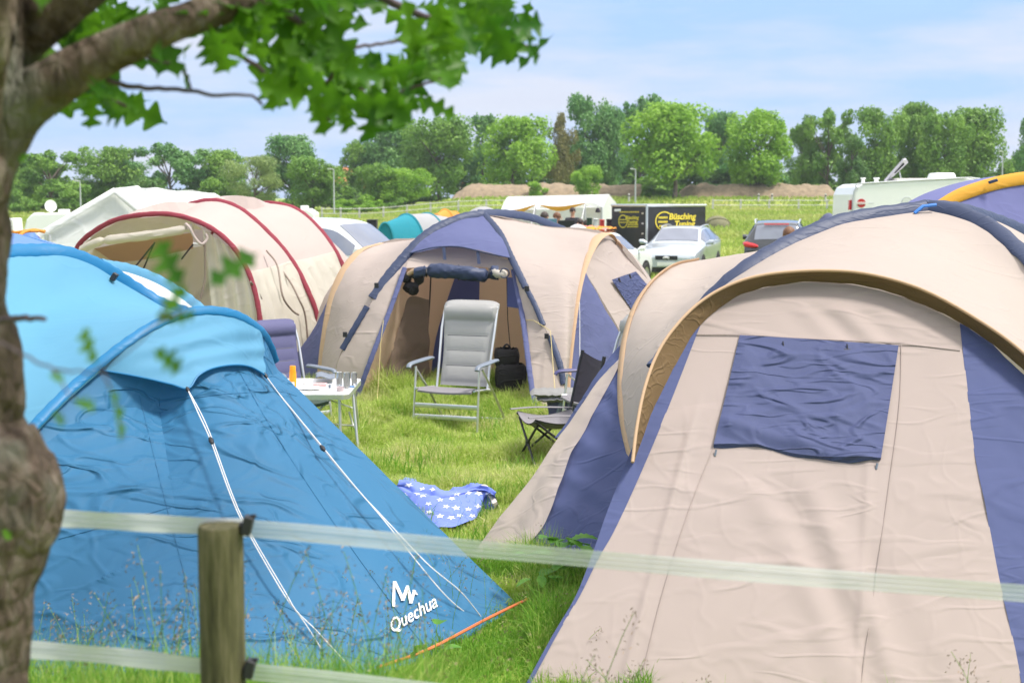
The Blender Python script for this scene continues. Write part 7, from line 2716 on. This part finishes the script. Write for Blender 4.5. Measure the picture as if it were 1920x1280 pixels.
def fence():
    Y = 3.1
    c = P(415, 1100, Y)
    gz = ground_z(c.x, Y)
    root = thing('tape_fence', 'white electric tape fence on a round weathered post across the foreground', 'fence', (c.x, Y, gz))
    m, n, b_, L = new_mat('weathered_green_post')
    t = mnode(n, 'ShaderNodeTexCoord')
    mp = mnode(n, 'ShaderNodeMapping', Scale=(6, 6, .55))
    L.new(t.outputs['Object'], mp.inputs['Vector'])
    z = mnode(n, 'ShaderNodeTexNoise', Scale=9.0, Detail=8.0, Roughness=.7)
    L.new(mp.outputs[0], z.inputs['Vector'])
    r = mnode(n, 'ShaderNodeValToRGB')
    e = r.color_ramp.elements
    e[0].position, e[0].color = .3, (.035, .030, .012, 1)
    e[1].position, e[1].color = .72, (.20, .17, .095, 1)
    k = e.new(.5)
    k.color = (.095, .09, .035, 1)
    L.new(z.outputs['Fac'], r.inputs['Fac'])
    L.new(r.outputs['Color'], b_.inputs['Base Color'])
    bp = mnode(n, 'ShaderNodeBump', Strength=.8, Distance=.01)
    L.new(z.outputs['Fac'], bp.inputs['Height'])
    L.new(bp.outputs[0], b_.inputs['Normal'])
    b_.inputs['Roughness'].default_value = .9
    top = P(415, 984, Y).z
    b = MB()
    R = 43 / F * Y
    prof = [(R * 1.03, gz - .1), (R * 1.01, gz + .2), (R, top - .03), (R * .985, top - .006), (R * .93, top), (R * .5, top + .0015), (0, top + .001)]
    rows = []
    for rr, zz in prof:
        rows.append([Vector((c.x + rr * (1 + .015 * math.sin(3 * a) + .02 * fb(a, zz, 0, 2)) * math.cos(a), Y + rr * math.sin(a), zz)) for a in [2 * math.pi * k / 40 for k in range(40)]])
    b.grid(rows, closed=True)
    post = b.build('post', m, root)
    for px, py in ((459, 984), (463, 1252)):
        p = P(px, py, Y - .01)
        b = MB()
        b.box(p + Vector((.006, 0, 0)), (.022, .03, .042), rot=Euler((0, .25, 0)).to_matrix())
        b.build('insulator', M['black'], post, bevel=.003)
        b = MB()
        b.tube([p + Vector((.004, 0, .012)), p + Vector((.020, -.004, .022)), p + Vector((.026, -.004, .02))], .005, 6)
        b.tube([p + Vector((-.012, 0, 0)), p + Vector((.01, 0, 0))], .007, 6)
        b.build('insulator_hook', M['black'], post)
    w = .020
    opaque, thin = tapemat('white_tape', .9), tapemat('thin_woven_tape', .52)
    for pts, mt in (([(60, 968, 3.13), (200, 976, 3.13), (370, 985, 3.13), (462, 989, 3.13)], opaque),
                    ([(462, 990, 3.13), (600, 1001, 3.12), (800, 1020, 3.10), (1140, 1050, 3.06), (1500, 1080, 3.02), (1920, 1112, 2.98), (2300, 1140, 2.95)], thin),
                    ([(20, 1214, 3.13), (200, 1228, 3.13), (370, 1247, 3.13), (464, 1256, 3.13)], opaque),
                    ([(464, 1258, 3.13), (620, 1274, 3.11), (900, 1305, 3.08), (1400, 1360, 3.03), (2300, 1440, 2.95)], thin)):
        cs = spline(pts, 120)
        rows = []
        for k in range(5):
            v = -1 + k / 2
            rows.append([p + Vector((0, .004 * math.sin(i * .12) * v, w * v)) for i, p in enumerate(cs)])
        b = MB()
        b.grid(rows)
        tp = b.build('tape', mt, root)
        for v in (-.8, -.25, .3, .85):
            part(lambda b: b.tube([p + Vector((0, -.001, w * v)) for p in cs], .0007, 4, cap=False), 'steel_strand', M['pole_grey'], tp)


fence()


# ============================================================= GRASS
def grassmat(name, c1, c2, c3, scale=1.1):
    m, n, b, L = new_mat(name)
    t = mnode(n, 'ShaderNodeTexCoord')
    z = mnode(n, 'ShaderNodeTexNoise', Scale=scale, Detail=3.0)
    L.new(t.outputs['Object'], z.inputs['Vector'])
    z2 = mnode(n, 'ShaderNodeTexNoise', Scale=45.0, Detail=1.0)
    L.new(t.outputs['Object'], z2.inputs['Vector'])
    mx = n.nodes.new('ShaderNodeMix')
    mx.data_type = 'FLOAT'
    mx.inputs['Factor'].default_value = .55
    L.new(z.outputs['Fac'], mx.inputs['A'])
    L.new(z2.outputs['Fac'], mx.inputs['B'])
    r = mnode(n, 'ShaderNodeValToRGB')
    e = r.color_ramp.elements
    e[0].position, e[0].color = .37, c1
    e[1].position, e[1].color = .61, c3
    k = e.new(.50)
    k.color = c2
    L.new(mx.outputs['Result'], r.inputs['Fac'])
    L.new(r.outputs['Color'], b.inputs['Base Color'])
    b.inputs['Roughness'].default_value = .55
    b.inputs['Specular IOR Level'].default_value = .3
    tr = n.nodes.new('ShaderNodeBsdfTranslucent')
    L.new(r.outputs['Color'], tr.inputs['Color'])
    ms = mnode(n, 'ShaderNodeMixShader', Fac=.4)
    L.new(b.outputs[0], ms.inputs[1])
    L.new(tr.outputs[0], ms.inputs[2])
    L.new(ms.outputs[0], n.nodes['Material Output'].inputs['Surface'])
    return m


M['grass'] = grassmat('meadow_grass', (.29, .45, .06, 1), (.48, .60, .13, 1), (.70, .68, .36, 1))
M['grass_lush'] = grassmat('lush_grass', (.11, .29, .025, 1), (.20, .40, .04, 1), (.40, .50, .12, 1), 2.0)
M['grass_far'] = grassmat('field_grass', (.22, .36, .045, 1), (.36, .46, .09, 1), (.56, .52, .22, 1), .12)
M['seed'] = plain('grass_seed_heads', (.27, .20, .13, 1), .9, var=.4, scale=30)


def blades(name, label, X, Y, h, w, mat, lean=.35, seed=1, cat='grass'):
    """one mesh of grass blades standing at arrays X,Y with heights h and widths w"""
    rs = np.random.RandomState(seed)
    n = len(X)
    Z = np.array([ground_z(x, y) for x, y in zip(X, Y)]) - .01
    a = rs.rand(n) * 6.283
    la = rs.rand(n) * 6.283
    ln = np.abs(rs.normal(size=n)) * lean * h
    wx, wy = np.cos(a) * w * .5, np.sin(a) * w * .5
    lx, ly = np.cos(la) * ln, np.sin(la) * ln
    B = np.stack([X, Y, Z], 1)
    W = np.stack([wx, wy, np.zeros(n)], 1)
    m1 = B + np.stack([lx * .3, ly * .3, h * .55], 1)
    tip = B + np.stack([lx, ly, h * np.sqrt(np.clip(1 - (ln / h) ** 2 * .35, .2, 1))], 1)
    V = np.stack([B - W, B + W, m1 + W * .8, m1 - W * .8, tip], 1).reshape(-1, 3)
    base = np.arange(n, dtype=np.int32)[:, None] * 5
    loops = np.concatenate([base + np.array([[0, 1, 2, 3, 3, 2, 4]], dtype=np.int32)], 1).ravel()
    ls = (np.arange(n, dtype=np.int32)[:, None] * 7 + np.array([[0, 4]], dtype=np.int32)).ravel()
    me = bpy.data.meshes.new(name)
    me.vertices.add(len(V))
    me.vertices.foreach_set('co', V.astype(np.float32).ravel())
    me.loops.add(len(loops))
    me.loops.foreach_set('vertex_index', loops)
    me.polygons.add(2 * n)
    me.polygons.foreach_set('loop_start', ls)
    me.update(calc_edges=True)
    me.polygons.foreach_set('use_smooth', [True] * (2 * n))
    me.materials.append(mat)
    o = bpy.data.objects.new(name, me)
    COL.objects.link(o)
    return tag(o, label, cat, kind='stuff')


def scatter(n, y0, y1, pa, pb, seed, pad=0.0, power=1.0):
    rs = np.random.RandomState(seed)
    y = y0 + (y1 - y0) * rs.rand(n) ** power
    x = ((pa + (pb - pa) * rs.rand(n)) - 960) / F * y
    return x, y, rs


# meadow between the tents: clumpy, finer and paler in the trodden middle
x, y, rs = scatter(150000, 8.0, 17.2, 500, 1190, 5)
cl = np.array([noise.noise(Vector((a * 1.4, b_ * 1.4, 0))) for a, b_ in zip(x, y)])
cl2 = np.array([noise.noise(Vector((a * 4.5, b_ * 4.5, 7))) for a, b_ in zip(x, y)])
h = (.075 + .05 * rs.rand(len(x))) * (1 + .9 * np.clip(cl * 1.5 + .1, -.45, 1)) * (1 + .7 * np.clip(cl2, -.5, 1))
h *= 1 + .9 * np.clip((y - 14.2) / 1.8, 0, 1)
blades('meadow_grass', 'bright trodden meadow grass between the tents', x, y, h, .0045 + .004 * rs.rand(len(x)) + .0003 * y, M['grass'], .55, 2)
x, y, rs = scatter(9000, 8.2, 16.5, 560, 1130, 15)
cl = np.array([noise.noise(Vector((a * 2.2, b_ * 2.2, 3))) for a, b_ in zip(x, y)])
k = cl > .12
x, y = x[k], y[k]
blades('grass_clumps', 'taller dark green grass clumps between the tents', x, y, .13 + .12 * rs.rand(len(x)), .008 + .004 * rs.rand(len(x)), M['grass_lush'], .5, 4)
# lush long grass in front, between the feet of the near tents
x, y, rs = scatter(60000, 5.9, 8.9, 540, 1230, 6)
cl = np.array([noise.noise(Vector((a * 2.2, b_ * 2.2, 5))) for a, b_ in zip(x, y)])
blades('long_grass', 'long lush grass between the feet of the near tents', x, y, (.07 + .15 * rs.rand(len(x)) ** 2) * (1 + .8 * np.clip(cl * 1.4, -.4, 1)) * np.where((x / y * F + 960 < 1000) & (y < 8.2), .38, 1) * np.where((x / y * F + 960 > 1110) & (y < 7.4), .5, 1), .004 + .004 * rs.rand(len(x)), M['grass_lush'], .6, 7)
# long grass on the bank under the camera
x, y, rs = scatter(15000, 3.15, 5.8, -120, 820, 8)
blades('bank_grass', 'tall blurred grass on the bank at the bottom left', x, y, .22 + .22 * rs.rand(len(x)), .004 + .004 * rs.rand(len(x)), M['grass_lush'], .45, 9)
x, y, rs = scatter(9000, 3.4, 6.0, 800, 2050, 18)
blades('bank_grass', 'tall grass tips on the bank at the bottom right', x, y, (.10 + .16 * rs.rand(len(x))), .004 + .003 * rs.rand(len(x)), M['grass_lush'], .45, 19)
# open field
x, y, rs = scatter(90000, 17, 75, -60, 1980, 10, power=1.5)
blades('field_grass', 'sunlit tufty grass of the open field', x, y, .10 + .16 * rs.rand(len(x)), .02 + .0010 * y, M['grass_far'], .5, 11)
x, y, rs = scatter(60000, 70, 142, -60, 1980, 20)
blades('field_grass', 'far sunlit grass below the trees', x, y, .16 + .22 * rs.rand(len(x)), .06 + .0012 * y, M['grass_far'], .5, 12)


def seed_stems(n, y0, y1, pa, pb, hmin, hmax, seed, label, group):
    rnd = random.Random(seed)
    b = MB()
    for i in range(n):
        y = rnd.uniform(y0, y1)
        x = (rnd.uniform(pa, pb) - 960) / F * y
        z = ground_z(x, y)
        hh = rnd.uniform(hmin, hmax)
        lx, ly = rnd.gauss(0, .10), rnd.gauss(0, .06)
        pts = [Vector((x + lx * t * t, y + ly * t * t, z + hh * t)) for t in (0, .3, .6, .85, 1)]
        b.tube(pts, [.0016, .0014, .0012, .001, .0008], 4, cap=False)
        for k in range(26):
            t = .74 + .28 * rnd.random()
            p = pts[2].lerp(pts[4], (t - .6) / .4)
            sp = .030 * (1.05 - t) / .3 + .006
            q = p + Vector((rnd.gauss(0, sp), rnd.gauss(0, sp), rnd.gauss(0, .006)))
            d = Vector((rnd.gauss(0, 1), rnd.gauss(0, 1), rnd.gauss(.6, 1))).normalized() * .008
            s = d.cross(Vector((rnd.random(), rnd.random(), rnd.random()))).normalized() * .0022
            b.add([q - d, q + s, q + d, q - s], [(0, 1, 2, 3)], 1)
    o = b.build('seeding_grass', [M['grass_lush'], M['seed']])
    tag(o, label, 'grass', kind='stuff')


seed_stems(90, 3.3, 5.4, 20, 820, .42, .66, 31, 'flowering grass stems with loose brownish heads at the bottom left', None)
seed_stems(12, 3.6, 5.6, 820, 1900, .30, .52, 32, 'sparse flowering grass stems before the big beige tent', None)
seed_stems(40, 6.5, 8.2, 620, 1080, .22, .42, 33, 'flowering grass stems beside the orange hem cord', None)


def weed(px, py, label, n, size, seed, lobed=True):
    c = G(px, py)
    t = thing('weed', label, 'plant', (c.x, c.y, 0))
    rnd = random.Random(seed)
    for i in range(n):
        a = rnd.uniform(0, 6.28)
        h = rnd.uniform(.16, .36)
        top = Vector((c.x + .10 * math.cos(a) * rnd.uniform(.4, 1), c.y + .08 * math.sin(a), h))
        st = MB()
        st.tube([Vector((c.x + .02 * math.cos(a), c.y + .02 * math.sin(a), 0)), top * .6 + Vector((c.x, c.y, 0)) * .4 + Vector((0, 0, .02)), top], [.004, .003, .002], 6)
        st.build('stem', M['grass_lush'], t)
        b = MB()
        d = Vector((math.cos(a), math.sin(a) * .6, rnd.uniform(-.3, .5))).normalized()
        s = d.cross(Vector((0, 0, 1))).normalized()
        up = s.cross(d)
        rows = []
        L_ = size * rnd.uniform(.7, 1.1)
        for k in range(21):
            v = k / 20
            w = L_ * .42 * math.sin(math.pi * min(1, v * .9 + .08)) ** .7 * (1 - .28 * (math.sin(v * 16) if lobed else 0) ** 2)
            cc = top + d * L_ * v - up * L_ * .35 * v * v
            rows.append([cc - s * w + up * w * .25, cc - s * w * .5 + up * w * .18, cc, cc + s * w * .5 + up * w * .18, cc + s * w + up * w * .25])
        b.grid(rows)
        b.build('leaf', M['weed_leaf'], t)
    return t


M['weed_leaf'] = leafmat('weed_leaves', (.075, .23, .025, 1), (.16, .36, .05, 1), .35, .5, 9)
weed(1052, 1118, 'broad leaved weed at the foot of the near beige tent wall', 11, .15, 3)
weed(1010, 1135, 'smaller broad leaved weed beside the black cable', 5, .08, 5)
weed(1085, 1120, 'leafy weed close to the blue strip of the near beige tent', 8, .14, 6)
weed(812, 1290, 'low dock leaves below the orange hem cord', 4, .10, 7, False)
weed(1120, 905, 'hidden', 0, .1, 8) if False else None


# ============================================================= air
def haze():
    b = MB()
    b.box((0, 700, 14.0), (1400, 1500, 32.0))
    m = bpy.data.materials.new('thin_summer_haze')
    m.use_nodes = True
    n = m.node_tree
    n.nodes.remove(n.nodes['Principled BSDF'])
    v = n.nodes.new('ShaderNodeVolumePrincipled')
    v.inputs['Color'].default_value = (.86, .93, 1.0, 1)
    v.inputs['Density'].default_value = HAZE
    n.links.new(v.outputs[0], n.nodes['Material Output'].inputs['Volume'])
    o = b.build('haze', m, smooth=False)
    tag(o, kind='stuff')


haze()
